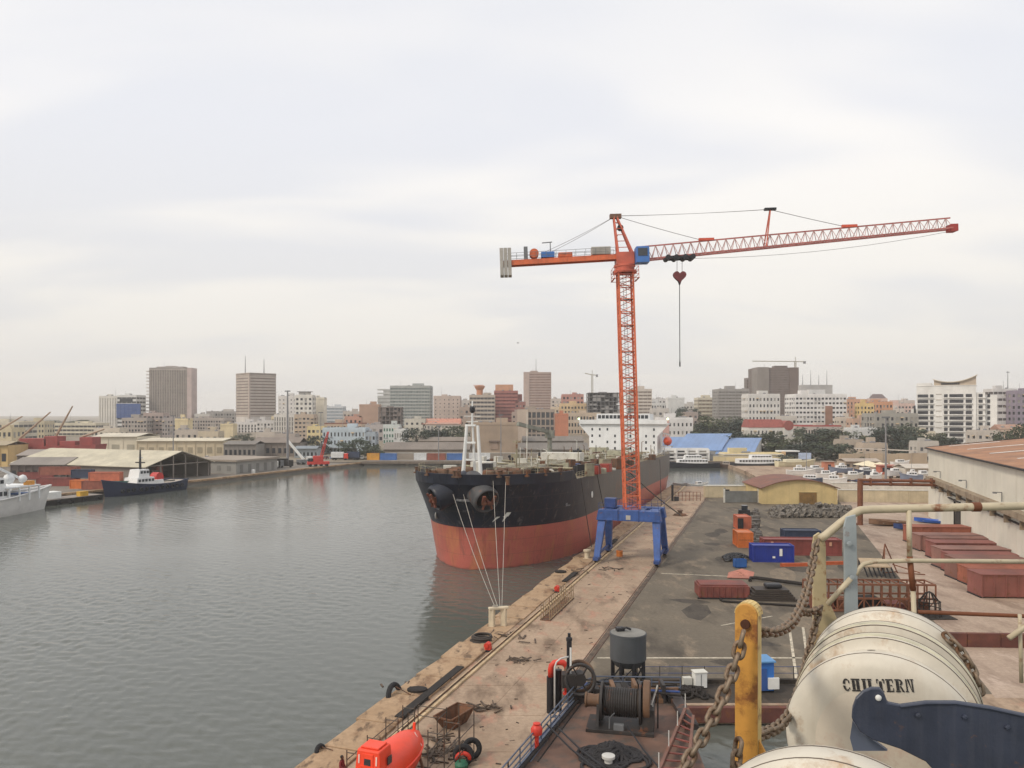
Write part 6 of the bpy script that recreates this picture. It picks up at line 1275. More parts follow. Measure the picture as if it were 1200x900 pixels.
LM = link_mesh(.066, .040, .0098)
def chain(label, pts, pitch=.0485):
    t = thing('chain', label, 'chain', pts[0], 0, 'rusty chains in the foreground'); o0 = pts[0]
    fine = []
    for i in range(len(pts) - 1):
        p0, p1, p2, p3 = pts[max(i - 1, 0)], pts[i], pts[i + 1], pts[min(i + 2, len(pts) - 1)]
        for j in range(30):
            u = j / 30; fine.append(.5 * ((2 * p1) + (p2 - p0) * u + (2 * p0 - 5 * p1 + 4 * p2 - p3) * u * u + (3 * p1 - p0 - 3 * p2 + p3) * u ** 3))
    fine.append(pts[-1]); cur = 0.0; nxt = pitch / 2; idx = 0; random.seed(len(pts))
    for a, b in zip(fine[:-1], fine[1:]):
        l = (b - a).length
        while cur + l >= nxt and l > 1e-9:
            c = a.lerp(b, (nxt - cur) / l); d = (b - a).normalized(); q = d.to_track_quat('Z', 'Y').to_matrix() @ Matrix.Rotation(R(90) * (idx % 2) + R(35 + random.uniform(-14, 14)), 3, 'Z')
            inst('link', LM, t, c - o0, q.to_euler()); nxt += pitch; idx += 1
        cur += l
    return t
chain('rusty chain hanging from the eye of the yellow post towards the bottom left', [P(871, 742, 3.22), P(860, 782, 3.2), P(842, 826, 3.15), P(818, 872, 3.08), P(790, 915, 3.0)])
chain('rusty chain looping from behind the yellow post up to the cream post top', [P(884, 738, 3.42), P(908, 741, 3.7), P(930, 727, 4.1), P(945, 694, 4.6), P(952, 660, 4.95), P(958, 632, 5.16)])
chain('rusty chain dropping from the cream post foot and back behind the yellow post', [P(961, 712, 5.14), P(952, 745, 4.95), P(942, 785, 4.6), P(930, 825, 4.1), P(914, 850, 3.75), P(888, 862, 3.42)])
chain('short piece of chain joining the two hanging chains at the cream post foot', [P(938, 716, 4.75), P(948, 718, 4.95), P(961, 713, 5.12)])
chain('short chain hanging at the foot of the yellow post', [P(866, 868, 3.2), P(863, 892, 3.18), P(862, 925, 3.15)])
def lash(label, pts):
    return chain(label, pts)
cR = rA + ax_ * .84; sR = Vector((ax_.y, -ax_.x, 0))
chain('chain lashing wrapped over the right flank of the stencilled raft', [cR + sR * .455 * math.cos(a) + Vector((0, 0, .455 * math.sin(a))) - ax_ * .1 * (1 - a) for a in [R(52), R(38), R(24), R(8)]])
# ================================================================== the city
def hsh(i): return (math.sin(i * 127.1 + 3.7) * 43758.5453) % 1.0
m_win = M('window_dark', rgb(46, 48, 54), .25, var=0); m_winb = M('window_mid', rgb(92, 94, 98), .3, var=0); m_winl = M('window_curtain', rgb(150, 146, 138), .5, var=0)
WINS = [m_win, m_win, m_win, m_winb, m_win, m_winl]
m_metal = M('roof_metal', rgb(130, 130, 132), .6, var=.1)
WC = {}
def wall(r, g, b, dirt=.25):
    g0 = .35 * r + .5 * g + .15 * b; r, g, b = [int(g0 + .72 * (c - g0)) for c in (r, g, b)]
    return M('wall_%d_%d_%d' % (r, g, b), rgb(r, g, b), .85, var=.08, scale=.12, streak=dirt, stcol=tuple(x * .7 for x in rgb(r, g, b)))
NB = [0]
ACM = MB().box(-.5, .5, -.45, .0, 0, .65).mesh('air_conditioner', m_metal); AWM = MB().prism([(-.9, 0, .1), (-.9, 0, 0), (-.9, -1.0, -.45), (-.9, -1.0, -.38)], (1.8, 0, 0)).mesh('awning', M('awning_canvas', rgb(170, 150, 120), .8, var=.1))
def bld(label, x0, x1, yt, Y, style='grid', col=(200, 196, 186), floors=6, cols=8, depth=None, rz=0.0, band=None, W=None, zb=None, roof=True, wf=.55, hf=.5, nm='building', cat='building', side=True, winmat=None, top=None, fin=.5, dark=None):
    NB[0] += 1; sd = NB[0]; random.seed(sd * 13 + 1)
    X0 = (x0 - CX) / F * Y; Wd = W or (x1 - x0) / F * Y; xc = X0 + Wd / 2
    z0 = (terrain(xc, Y) - 1.2) if zb is None else zb; Ht = H - (yt - HY) / F * Y - z0; Dp = depth or max(8, min(22, Wd * .7))
    t = thing(nm, label, cat, (X0, Y, z0), rz); mw = wall(*col); mbd = wall(*band) if band else mw; fh = (Ht - 1.2) / floors
    dk = M('facade_dark', rgb(70, 70, 72), .35, var=.1, scale=.2) if dark is None else M('facade_%d_%d_%d' % dark, rgb(*dark), .3, var=.1, scale=.2)
    right = (x0 + x1) / 2 < CX; sides = [('f', Wd, cols)]; ncs = max(2, int(cols * Dp / Wd * .8))
    if side: sides.append(('r' if right else 'l', Dp, min(ncs, 8)))
    def fr(face, u, n, z):     # u along the face, n outwards
        if face == 'f': return (u, -n, z)
        if face == 'r': return (Wd + n, u, z)
        return (-n, Dp - u, z)
    def fbox(k, face, u0, u1, n0, n1, za, zb_):
        a = [fr(face, u0, n0, za), fr(face, u1, n0, za), fr(face, u1, n1, za), fr(face, u0, n1, za)]; b = [fr(face, u0, n0, zb_), fr(face, u1, n0, zb_), fr(face, u1, n1, zb_), fr(face, u0, n1, zb_)]
        k.hexa(a + b)
    rec = .35
    if style == 'grid':
        MB().box(0, Wd, 0, Dp, 0, Ht - .4).build('core', mw, t)
        for face, L, nc in sides:
            k = MB(); cw = L / nc; ww = cw * wf; whh = fh * hf; zprev = 0.0; ends = (.35 if face != 'f' else 0)
            for r_ in range(floors):
                za = r_ * fh + fh * .3 + .3; zb_ = za + whh; fbox(k, face, 0, L, .002, rec, zprev, za); zprev = zb_
                for c in range(nc + 1):
                    ua = 0 if c == 0 else (c - 1) * cw + cw / 2 + ww / 2; ub = L if c == nc else c * cw + cw / 2 - ww / 2; fbox(k, face, ua, ub, .002, rec, za, zb_)
            fbox(k, face, 0, L, .002, rec, zprev, Ht); k.build('facade', mw, t)
            key = (round(ww, 2), round(whh, 2))
            rot = (0, 0, 0) if face == 'f' else ((0, 0, R(90)) if face == 'r' else (0, 0, R(-90)))
            for r_ in range(floors):
                for c in range(nc):
                    mi = WINS[int(hsh(sd * 97 + r_ * 13 + c * 7) * 6)] if winmat is None else winmat
                    kk = (key, mi.name)
                    if kk not in WC:
                        q = MB(); q.box(-ww / 2, ww / 2, -.09, -.012, 0, whh); q.box(-.04, .04, -.14, -.09, 0, whh); WC[kk] = q.mesh('window', mi)
                    u = c * cw + cw / 2; z = r_ * fh + fh * .3 + .3; inst('window', WC[kk], t, fr(face, u, 0, z), rot)
                    hv = hsh(sd * 31 + r_ * 5.3 + c * 11.7)
                    if hv > .9: inst('air_conditioner', ACM, t, fr(face, u, rec, z - .75), rot)
                    elif hv < .07: inst('awning', AWM, t, fr(face, u, rec, z + whh), rot)
    elif style == 'bands':
        MB().box(.3, Wd - .3, .3, Dp - .3, 0, Ht - .3).build('glazing', dk, t)
        for r_ in range(floors + 1):
            za = r_ * fh + (.0 if r_ else 0); hh = fh * (1 - hf) if r_ < floors else 1.2
            MB().box(0, Wd, 0, Dp, za, za + hh).build('floor_band', mbd if r_ % 1 == 0 else mw, t)
        nc = cols
        for face, L, n_ in [('f', Wd, cols)] + [(s_[0], Dp, max(2, ncs)) for s_ in sides[1:]]:
            for c in range(n_ + 1):
                k = MB(); u = L * c / n_; e = .35 if c in (0, n_) else .12; fbox(k, face, max(0, u - e), min(L, u + e), -.25, -.06, 0, Ht - 1); k.build('pier', mw, t)
    elif style == 'fins':
        MB().box(.3, Wd - .3, .4, Dp - .3, 0, Ht - .3).build('glazing', dk, t)
        for face, L, n_ in sides:
            for c in range(n_ + 1):
                k = MB(); u = L * c / n_; hw_ = max(.18, L / n_ * fin * .5); fbox(k, face, max(0, u - hw_), min(L, u + hw_), -.35, .3, 0, Ht - .8); k.build('fin', mw, t)
        for r_ in range(floors):
            MB().box(.1, Wd - .1, .1, Dp - .1, r_ * fh, r_ * fh + fh * .25).build('floor_band', mbd, t)
        MB().box(-.1, Wd + .1, -.1, Dp + .1, Ht - 1.2, Ht).build('cornice', mw, t)
    elif style == 'frame':
        MB().box(Wd * .35, Wd * .6, Dp * .4, Dp * .8, 0, Ht).build('core', mw, t)
        for r_ in range(floors + 1): MB().box(0, Wd, 0, Dp, r_ * fh, r_ * fh + .5).build('slab', mw, t)
        for c in range(cols + 1):
            for yy in (.3, Dp / 2, Dp - .7): u = min(max(.05, Wd * c / cols - .3), Wd - .65); MB().box(u, u + .6, yy, yy + .5, 0, Ht - .6).build('column', mw, t)
        MB().box(.8, Wd - .8, Dp * .6, Dp * .62, 0, Ht - 1).build('inner_wall', dk, t)
        for c in range(cols):
            for r_ in range(floors):
                if hsh(sd + c * 3.1 + r_ * 7.7) > .55: MB().box(Wd * c / cols + .35, Wd * (c + 1) / cols - .35, .35, .6, r_ * fh + .5, r_ * fh + .5 + fh * random.choice((.35, .8))).build('infill', mbd, t)
    else:
        MB().box(0, Wd, 0, Dp, 0, Ht - .4).build('wall', mw, t)
        for c in range(cols): MB().box(Wd * c / cols + Wd / cols * .42, Wd * c / cols + Wd / cols * .58, -.12, -.004, 0, Ht - .6).build('pilaster', mbd, t)
        MB().box(-.25, Wd + .25, -.25, Dp + .25, Ht - .4, Ht).build('cornice', mbd, t)
    if roof and style != 'frame':
        k = MB(); e = .25
        for a in ((0, Wd, 0, e), (0, Wd, Dp - e, Dp), (0, e, e, Dp - e), (Wd - e, Wd, e, Dp - e)): k.box(*a, Ht + .002, Ht + .9)
        k.build('parapet', mbd, t)
        w_ = Wd * random.uniform(.2, .35); u = random.uniform(.1, .55) * Wd; MB().box(u, u + w_, Dp * .3, Dp * .6, Ht - .1, Ht + random.uniform(2.2, 3.6)).build('stair_head', mw, t)
        for i in range(random.randint(1, 3)):
            u = random.uniform(.08, .85) * Wd; MB().lathe([(.8, 0), (.85, .1), (.85, 1.4), (.3, 1.7)], 10, Matrix.Translation((u, Dp * random.uniform(.1, .3), Ht))).build('water_tank', m_metal, t)
        if Wd > 14: u = random.uniform(.2, .8) * Wd; MB().tube([(u, Dp * .4, Ht), (u, Dp * .4, Ht + random.uniform(5, 9))], [.14, .05], 5).build('aerial', m_metal, t)
        for i in range(random.randint(2, 5)): u = random.uniform(.05, .9) * Wd; s_ = random.uniform(.5, 1.1); MB().box(u, u + s_ * 1.6, Dp * .15, Dp * .15 + s_, Ht, Ht + s_).build('roof_unit', m_metal, t)
    t['ht'] = Ht; t['wd'] = Wd; t['dp'] = Dp
    return t
def extra(t, nm, mat, *b): return MB().box(*b).build(nm, mat, t)
# --- left skyline
bld('low cream terrace block at the left edge of the skyline', -30, 22, 496, 560, 'bands', (200, 190, 164), 3, 9, hf=.42)
bld('ochre low building behind the red hull at far left', 24, 52, 495, 600, 'grid', (200, 184, 146), 3, 8)
bld('long pale two-band building left of the ribbed white tower', 54, 112, 497, 640, 'bands', (208, 196, 168), 3, 12, hf=.5)
bld('small yellow house under the leftmost cargo boom', -20, 14, 503, 500, 'grid', (204, 184, 140), 2, 6)
t = bld('slim white tower with vertical ribs beside the blue glass block', 116, 137, 465, 700, 'fins', (212, 206, 196), 12, 7, depth=16, fin=.75, dark=(150, 146, 140))
t = bld('white block with a large blue glass panel', 137, 160, 464, 700, 'bands', (212, 210, 206), 9, 4, depth=18, hf=.45)
gm = M('blue_glass', rgb(58, 84, 138), .15, var=.06, scale=.1); Wd, Ht = t['wd'], t['ht']
gz0 = H - (490 - HY) / F * 700 - t.location.z; gz1 = H - (473 - HY) / F * 700 - t.location.z
for i in range(6):
    for j in range(4): a = (Wd + 4) / 6; b = (gz1 - gz0) / 4; extra(t, 'glass_panel', gm, i * a + .05, (i + 1) * a - .05, -1.2, -.3, gz0 + j * b + .05, gz0 + (j + 1) * b - .05)
extra(t, 'panel_frame', m_metal, -.1, Wd + 4.1, -.29, -.02, gz0, gz1); extra(t, 'roof_louvre', m_win, Wd * .15, Wd * .8, -.3, -.05, Ht - 5.5, Ht - 2.2)
t = bld('tall brown tower with close vertical fins and a pink end slab', 175, 219, 432, 720, 'fins', (172, 160, 150), 20, 22, depth=20, fin=.5, band=(140, 130, 122), dark=(104, 96, 92)); Wd, Ht = t['wd'], t['ht']
extra(t, 'end_slab', wall(190, 168, 160), Wd + .4, Wd + 4.6, -.6, 12, 0, Ht + .8)
for i in range(18): extra(t, 'balcony', wall(206, 198, 190), -3, -.35, 0, 12, Ht - 3 - i * 3.1, Ht - 1.9 - i * 3.1)
extra(t, 'roof_plant', wall(170, 158, 150), Wd * .15, Wd * .85, 4, 14, Ht, Ht + 2.2)
bld('grey-brown office block with a square window grid left of the brown tower', 143, 172, 491, 560, 'grid', (168, 156, 146), 5, 8, wf=.6)
bld('taupe stepped block at the foot of the brown tower', 168, 191, 485, 570, 'grid', (170, 148, 138), 6, 5, wf=.7, hf=.4)
bld('greyish low block right below the brown tower', 190, 206, 491, 565, 'grid', (160, 148, 142), 5, 5)
bld('plain cream yellow block standing before the brown tower', 205, 220, 492, 500, 'blank', (222, 200, 148), 3, 2)
bld('grey apartment row with many small windows behind the yellow warehouse', 222, 262, 491, 600, 'grid', (178, 164, 152), 5, 13, wf=.6)
bld('pale distant block between the two tall left towers', 242, 275, 483, 760, 'grid', (208, 200, 190), 5, 10)
bld('plain pale yellow block left of the banded square tower', 258, 273, 498, 520, 'blank', (220, 200, 152), 2, 2)
# banded square tower, corner towards us
Yt = 720; cxp = P(300, 484, Yt).x - 6.5; zc = terrain(cxp, Yt) - 1.2; Ht = H - (437 - HY) / F * Yt - zc
t = thing('building', 'square brown tower with horizontal bands, corner on, with two roof masts', 'building', (cxp, Yt, zc), R(45)); a_ = 27.5
MB().box(.3, a_ - .3, .3, a_ - .3, 0, Ht - .5).build('glazing', M('tower_glass', rgb(112, 96, 88), .4, var=.1), t); mb_ = wall(184, 168, 156)
for i in range(15): MB().box(0, a_, 0, a_, 13 + i * (Ht - 14) / 14.2, 13 + i * (Ht - 14) / 14.2 + 1.9).build('floor_band', mb_, t)
MB().box(-.3, 1.0, -.3, 1.0, 12, Ht).build('corner_pier', wall(190, 170, 156), t); MB().box(0, a_, 0, a_, Ht - 2.2, Ht).build('crown', wall(196, 178, 164), t); MB().box(.1, a_ - .1, .1, a_ - .1, 0, 13).build('podium', wall(204, 196, 188), t)
for (x, y, h) in ((5, 18, 17), (17, 4, 14)): MB().tube([(x, y, Ht), (x, y, Ht + h)], [.5, .2], 6).build('roof_mast', m_metal, t)
t = bld('white base block with tall pointed fins under the banded tower', 275, 301, 496, 640, 'fins', (214, 208, 202), 3, 7, fin=.5)
bld('small white block with irregular windows right of the fin block', 301, 321, 494, 560, 'grid', (206, 200, 194), 4, 5)
bld('cream house with a small roof box behind the white block', 318, 334, 489, 600, 'grid', (216, 196, 150), 4, 4)
bld('dark and pale striped block with vertical windows', 321, 347, 487, 540, 'fins', (206, 200, 192), 5, 9, fin=.6, dark=(78, 80, 84))
bld('pale white slab behind the striped block', 326, 348, 465, 700, 'grid', (210, 204, 198), 8, 5, wf=.3, hf=.3)
t = bld('tall white apartment block with paired windows and a stepped top', 346, 366, 464, 560, 'grid', (214, 208, 198), 9, 4, wf=.55, hf=.5); extra(t, 'roof_cap', wall(200, 194, 186), 2, t['wd'] - 3, 2, 8, t['ht'], t['ht'] + 3); extra(t, 'roof_slab', m_metal, 1, t['wd'] - 2, 1, 9, t['ht'] + 3, t['ht'] + 3.4)
bld('brown balconied apartment block at the foot of the tall white one', 345, 368, 487, 530, 'grid', (186, 162, 138), 6, 5, wf=.6, hf=.45)
bld('blank cream slab attached to the tall white apartment block', 366, 380, 467, 575, 'blank', (222, 212, 190), 3, 1)
bld('small yellow balconied house below the cream slab', 360, 380, 501, 500, 'grid', (220, 196, 130), 3, 4, wf=.6)
bld('pale glassy far block behind the cream slab', 378, 402, 477, 800, 'bands', (196, 200, 204), 6, 5, dark=(150, 160, 168))
bld('low brown-roofed row behind the pale blue building', 380, 424, 497, 560, 'grid', (198, 168, 140), 3, 12, band=(140, 84, 66))
t = bld('pale blue classical building with two rows of windows by the basin', 378, 428, 503, 430, 'grid', (186, 200, 210), 3, 12, wf=.4, hf=.5, depth=14)
extra(t, 'veranda_roof', m_metal, -1, t['wd'] * .8, -4, -.4, 4.0, 4.3)
for i in range(10): extra(t, 'veranda_post', m_metal, i * 2.1, i * 2.1 + .2, -3.9, -3.7, 0, 4.0)
bld('small grey-blue house with dark openings next to the pale blue building', 428, 440, 508, 430, 'grid', (160, 172, 184), 3, 3, wf=.6)
t = bld('plain orange-brown gable wall building', 421, 444, 475, 640, 'blank', (186, 146, 120), 3, 1)
bld('dark unfinished concrete frame in front of the greenish glass block', 443, 470, 476, 600, 'frame', (126, 112, 106), 6, 6)
t = bld('wide greenish grey glass office block with stepped left end', 457, 504, 453, 680, 'bands', (168, 172, 168), 12, 14, hf=.55, dark=(122, 132, 130), depth=24)
for i, (dx, dz) in enumerate(((6, 3), (11, 8))): extra(t, 'stepped_wing', wall(176, 178, 174), -dx, 0 - (0 if i == 0 else 6), .6 + i * .2, 16, 0, t['ht'] - dz)
for i in range(9): extra(t, 'wing_band', wall(186, 188, 184), -11.3, -.1, .2, .55, 6 + i * 3.3, 7.4 + i * 3.3)
bld('pinkish block with a few small square windows right of the glass block', 508, 539, 465, 660, 'grid', (194, 172, 158), 8, 6, wf=.22, hf=.3)
t = bld('white house with a green band of shutters and round dark openings', 449, 468, 499, 500, 'grid', (198, 206, 200), 3, 6, winmat=M('green_shutter', rgb(60, 110, 88), .6, var=0))
bld('low white arcade with a row of dark arches', 462, 476, 504, 470, 'grid', (214, 214, 210), 2, 5, wf=.55)
t = bld('long house with a salmon tiled roof behind the dark trees', 496, 538, 497, 560, 'grid', (196, 186, 172), 3, 10); k = MB(); Wd = t['wd']; Ht = t['ht']; k.prism([(-1, -1, Ht), (-1, t['dp'] + 1, Ht), (-1, t['dp'] / 2, Ht + 4)], (Wd + 2, 0, 0)); k.build('roof', M('salmon_tiles', rgb(188, 130, 110), .8, var=.12), t)
# --- middle
bld('beige banded block below the orange water tower', 550, 580, 464, 620, 'bands', (192, 174, 156), 8, 7, hf=.5)
t = thing('water_tower', 'small orange flared water tower on the beige block', 'water tower', (P(562, 464, 624).x, 626, H - (463 - HY) / F * 624), 0); m_wt = wall(206, 128, 84); MB().lathe([(2.6, -1.5), (2.6, 4), (4.0, 6.2), (4.4, 7.4), (.3, 7.8)], 16).build('tank', m_wt, t); MB().box(-5.2, 3.2, -.5, .5, 7.81, 8.3).build('roof_slab', m_wt, t)
t = bld('brick red block with recessed balcony bands and an orange top', 579, 607, 459, 640, 'bands', (168, 92, 82), 10, 4, hf=.42, band=(176, 98, 88), dark=(112, 58, 54), depth=18); extra(t, 'roof_storey', wall(212, 146, 104), 1, t['wd'] * .8, 2, 12, t['ht'] - .5, t['ht'] + 6); extra(t, 'side_wing', wall(160, 84, 76), t['wd'], t['wd'] + 3.5, 3, 14, 0, t['ht'] - 2)
t = bld('tall pinkish brown tower with narrow slits and a central mast', 614, 646, 437, 850, 'bands', (176, 146, 132), 18, 5, hf=.38, dark=(126, 98, 88), depth=24)
extra(t, 'corner_slab', wall(186, 158, 144), -.4, 6, -.5, 6, 0, t['ht'] + 1); MB().tube([(t['wd'] * .45, 8, t['ht']), (t['wd'] * .45, 8, t['ht'] + 16)], [.5, .15], 6).build('roof_mast', m_metal, t)
t = bld('dark glazed block with pale columns in front of the pinkish tower', 607, 650, 481, 520, 'fins', (166, 146, 130), 4, 8, fin=.25, dark=(62, 66, 70)); extra(t, 'stair_tower', wall(188, 166, 146), -.5, 7, -.6, 8, 0, t['ht'] + .5)
bld('plain orange block right of the dark glazed one', 649, 666, 486, 520, 'blank', (208, 118, 80), 2, 1)
bld('pink and orange terraced houses, upper block', 659, 684, 463, 700, 'grid', (196, 128, 112), 6, 6)
bld('yellow terraced houses below the pink block', 657, 688, 474, 620, 'grid', (216, 180, 128), 5, 8, wf=.5)
bld('beige houses left of the tanker bridge', 662, 704, 485, 560, 'grid', (196, 172, 144), 3, 12)
bld('dark unfinished high-rise frame left of the crane mast', 690, 728, 459, 600, 'frame', (112, 110, 110), 9, 8, depth=20, band=(150, 146, 142))
bld('cream high-rise with many balcony bands right of the crane mast', 738, 764, 457, 620, 'bands', (206, 192, 176), 11, 5, hf=.45, dark=(132, 118, 108))
bld('pale low block beyond the balcony high-rise', 763, 782, 473, 680, 'grid', (206, 204, 200), 4, 6)
bld('white cube building with a dark roof box', 783, 802, 467, 660, 'blank', (216, 216, 212), 3, 2)
t = bld('white and pink house with small windows above the blue roofs', 773, 812, 491, 440, 'grid', (216, 212, 208), 4, 8, wf=.4, hf=.4); extra(t, 'pink_wing', wall(216, 158, 146), -.2, t['wd'] * .28, -.6, 6, 0, t['ht'] - .5)
# --- right
bld('cream block with rounded bands left of the grey curved block', 818, 846, 467, 660, 'bands', (208, 196, 170), 7, 6, hf=.5, dark=(140, 128, 112))
bld('grey curved office block with tight bands', 842, 878, 457, 620, 'bands', (158, 152, 146), 12, 9, hf=.5, dark=(116, 112, 108), depth=20)
bld('narrow brown block behind the white house and the grey curve', 875, 888, 444, 700, 'bands', (136, 122, 114), 14, 3, dark=(110, 98, 92))
t = bld('huge brown tower under construction wrapped in netting', 888, 935, 432, 640, 'bands', (128, 112, 106), 24, 8, hf=.3, dark=(112, 98, 92), depth=26); extra(t, 'left_shaft', wall(140, 130, 122), -.6, 9, -1.2, 14, 0, t['ht'] + 1.2); extra(t, 'right_shaft', wall(122, 104, 96), t['wd'] - 7, t['wd'] + .5, -.8, 12, 0, t['ht'] + 1)
bld('white apartment block with paired windows before the netted tower', 877, 914, 463, 520, 'grid', (210, 206, 200), 7, 9, wf=.45, hf=.45)
t = bld('white villa with a red mansard roof in the trees', 878, 918, 501, 440, 'grid', (222, 216, 206), 3, 9, wf=.4); Wd, Ht, Dp = t['wd'], t['ht'], t['dp']; m_red = M('red_tiles', rgb(150, 84, 76), .8, var=.12); MB().hexa([(-.5, -.6, Ht), (Wd + .5, -.6, Ht), (Wd + .5, Dp + .5, Ht), (-.5, Dp + .5, Ht), (.5, 2.0, Ht + 4.6), (Wd - .5, 2.0, Ht + 4.6), (Wd - .5, Dp - 2, Ht + 4.6), (.5, Dp - 2, Ht + 4.6)]).build('roof', m_red, t); extra(t, 'gable_wing', wall(222, 216, 206), Wd, Wd + 5, -1.5, 8, 0, Ht + 1); MB().tube([(Wd + 2.5, -1.8, Ht + 1.2), (Wd + 2.5, 8, Ht + 1.2)], 2.8, 16).build('gable_arch', m_red, t)
t = bld('white stepped office block with a brown centre panel and antennas', 932, 992, 463, 540, 'grid', (220, 216, 212), 9, 14, wf=.68, hf=.42, depth=20); Wd, Ht = t['wd'], t['ht']; extra(t, 'brown_panel', wall(160, 108, 84), Wd * .58, Wd * .72, -.7, -.36, Ht * .0, Ht * .75); extra(t, 'upper_block', wall(206, 204, 202), Wd * .3, Wd * .62, 3, 12, Ht, Ht + 4); extra(t, 'roof_drum', wall(168, 164, 160), Wd * .22, Wd * .82, 8, 16, Ht, Ht + 7.5)
for i in range(4): MB().tube([(Wd * (.25 + i * .16), 10, Ht + 7), (Wd * (.25 + i * .16), 10, Ht + 15 + 3 * (i % 2))], [.3, .1], 5).build('roof_mast', m_metal, t)
bld('low house row with a bright red roof strip among the trees', 940, 986, 500, 470, 'grid', (196, 180, 168), 2, 14, band=(190, 66, 60))
bld('orange block right of the white stepped office', 992, 1016, 469, 600, 'grid', (210, 150, 116), 7, 6, wf=.4)
bld('yellow apartment block with balconies between the orange ones', 1008, 1024, 474, 540, 'grid', (224, 186, 110), 7, 4, wf=.5)
bld('salmon block with ochre balconies behind the grey building', 1018, 1046, 472, 560, 'grid', (214, 144, 100), 6, 7)
t = bld('terracotta block with a dark hipped roof lantern', 1022, 1040, 468, 640, 'grid', (204, 168, 148), 6, 5); MB().hexa([(0, 0, t['ht']), (t['wd'], 0, t['ht']), (t['wd'], 8, t['ht']), (0, 8, t['ht']), (3, 3, t['ht'] + 4.5), (t['wd'] - 3, 3, t['ht'] + 4.5), (t['wd'] - 3, 6, t['ht'] + 4.5), (3, 6, t['ht'] + 4.5)]).build('roof', wall(120, 104, 104), t)
bld('pinkish crowded block left of the big white apartment building', 1040, 1072, 474, 620, 'grid', (212, 176, 160), 6, 8)
bld('grey concrete block with tall openings before the salmon houses', 1026, 1076, 486, 440, 'grid', (158, 152, 142), 6, 9, wf=.5, hf=.55)
bld('low white sheds crowded below the yellow apartments', 998, 1028, 503, 430, 'grid', (214, 212, 208), 2, 8, hf=.3)
# big white apartment building: named bays of ribbon windows
Ya = 466.; t = bld('big white apartment building with a swooping cream roof canopy', 1074, 1145, 452, Ya, 'blank', (226, 224, 216), 3, 1, depth=22, roof=False, W=31, rz=R(-31)); Wd, Ht = t['wd'], t['ht']; m_wa = wall(226, 224, 216)
bays = [(.02, .20), (.235, .29), (.47, .53), (.56, .79), (.83, .93)]; fl = 10; fh = (Ht - 5.5) / fl
for b0, b1 in bays:
    w_ = (b1 - b0) * Wd; me = MB().box(0, w_, -.35, -.14, 0, fh * .56).mesh('window', m_win); n_ = max(1, int(w_ / 4.5)); mu = MB().box(-.09, .09, -.42, -.36, 0, fh * .56).mesh('mullion', m_wa)
    for i in range(fl):
        z = 1.6 + i * fh; inst('window', me, t, (b0 * Wd, 0, z))
        for q in range(1, n_): inst('mullion', mu, t, (b0 * Wd + w_ * q / n_, 0, z))
    for i in range(fl): MB().box(b0 * Wd - .3, b1 * Wd + .3, -.9, -.12, 1.0 + i * fh, 1.55 + i * fh).build('balcony_slab', m_wa, t)
for i in range(fl): MB().box(.33 * Wd, .43 * Wd, -.3, -.13, 3.4 + i * fh, 3.7 + i * fh).build('ledge', wall(190, 178, 160), t)
xe = Wd * .955
for s_ in (.3, .955): pass
sw = MB().box(Wd + .004, Wd + 4.5, 1.0, 21, 0, Ht - 4.5).build('side_core', m_wa, t)
for i in range(fl): MB().box(Wd + 1.2, Wd + 3.2, .7, .98, 1.6 + i * fh, 1.6 + i * fh + fh * .55).build('side_window', m_win, t); MB().box(Wd + .8, Wd + 4.9, .2, .96, 1.0 + i * fh, 1.5 + i * fh).build('side_balcony', m_wa, t)
MB().box(Wd + 4.6, Wd + 10.5, 4, 20, 0, Ht - 6).build('side_core', m_wa, t)
for i in range(fl): MB().box(Wd + 5.6, Wd + 7.0, 3.8, 3.98, 1.6 + i * fh, 1.6 + i * fh + fh * .6).build('side_window', m_win, t)
k = MB(); pv = [(Wd * (.28 + .74 * i / 12), Ht + 1.6 + 2.8 * (2 * i / 12 - .8) ** 2) for i in range(13)]
k.prism([(Wd * 1.0, 0.3, Ht), (Wd * .3, 0.3, Ht)] + [(min(max(x, Wd * .3), Wd), .3, z) for x, z in pv], (0, 5, 0)); k.build('roof_wall', wall(196, 174, 146), t); k = MB()
for (xa, za), (xb, zb_) in zip(pv[:-1], pv[1:]): k.hexa([(xa, -1.0, za), (xb, -1.0, zb_), (xb, 6, zb_), (xa, 6, za), (xa, -1.0, za + .45), (xb, -1.0, zb_ + .45), (xb, 6, zb_ + .45), (xa, 6, za + .45)])
k.build('roof_canopy', wall(212, 196, 168), t); MB().box(0, Wd * .26, 0, 14, Ht, Ht + 1.4).build('roof_block', m_wa, t)
for i in range(9): MB().box(Wd * (.42 + i * .035), Wd * (.42 + i * .035) + .9, .12, .29, Ht + .3, Ht + 1.4).build('window', m_win, t)
MB().box(-3.2, -.6, 4, 12, 0, Ht - 14).build('side_core', m_wa, t); MB().box(-1.5, -.55, 1, 3, 6, Ht - 12).build('dark_shaft', m_win, t)
bld('grey-white office with dark ribbon windows right of the big apartments', 1164, 1192, 457, 500, 'bands', (206, 202, 198), 8, 5, hf=.38, dark=(80, 76, 76))
bld('purple-grey block at the right edge of the skyline', 1191, 1235, 459, 490, 'grid', (142, 128, 146), 9, 8)
t = bld('small house with a brown tiled roof below the purple block', 1172, 1200, 503, 420, 'grid', (206, 176, 150), 2, 6, depth=8); MB().prism([(-.6, -.6, t['ht']), (-.6, t['dp'] + .6, t['ht']), (-.6, t['dp'] / 2, t['ht'] + 2.6)], (t['wd'] + 1.2, 0, 0)).build('roof', wall(176, 126, 100), t)
bld('cream low annex at the foot of the big white apartments', 1076, 1096, 507, 430, 'grid', (212, 198, 170), 2, 5)
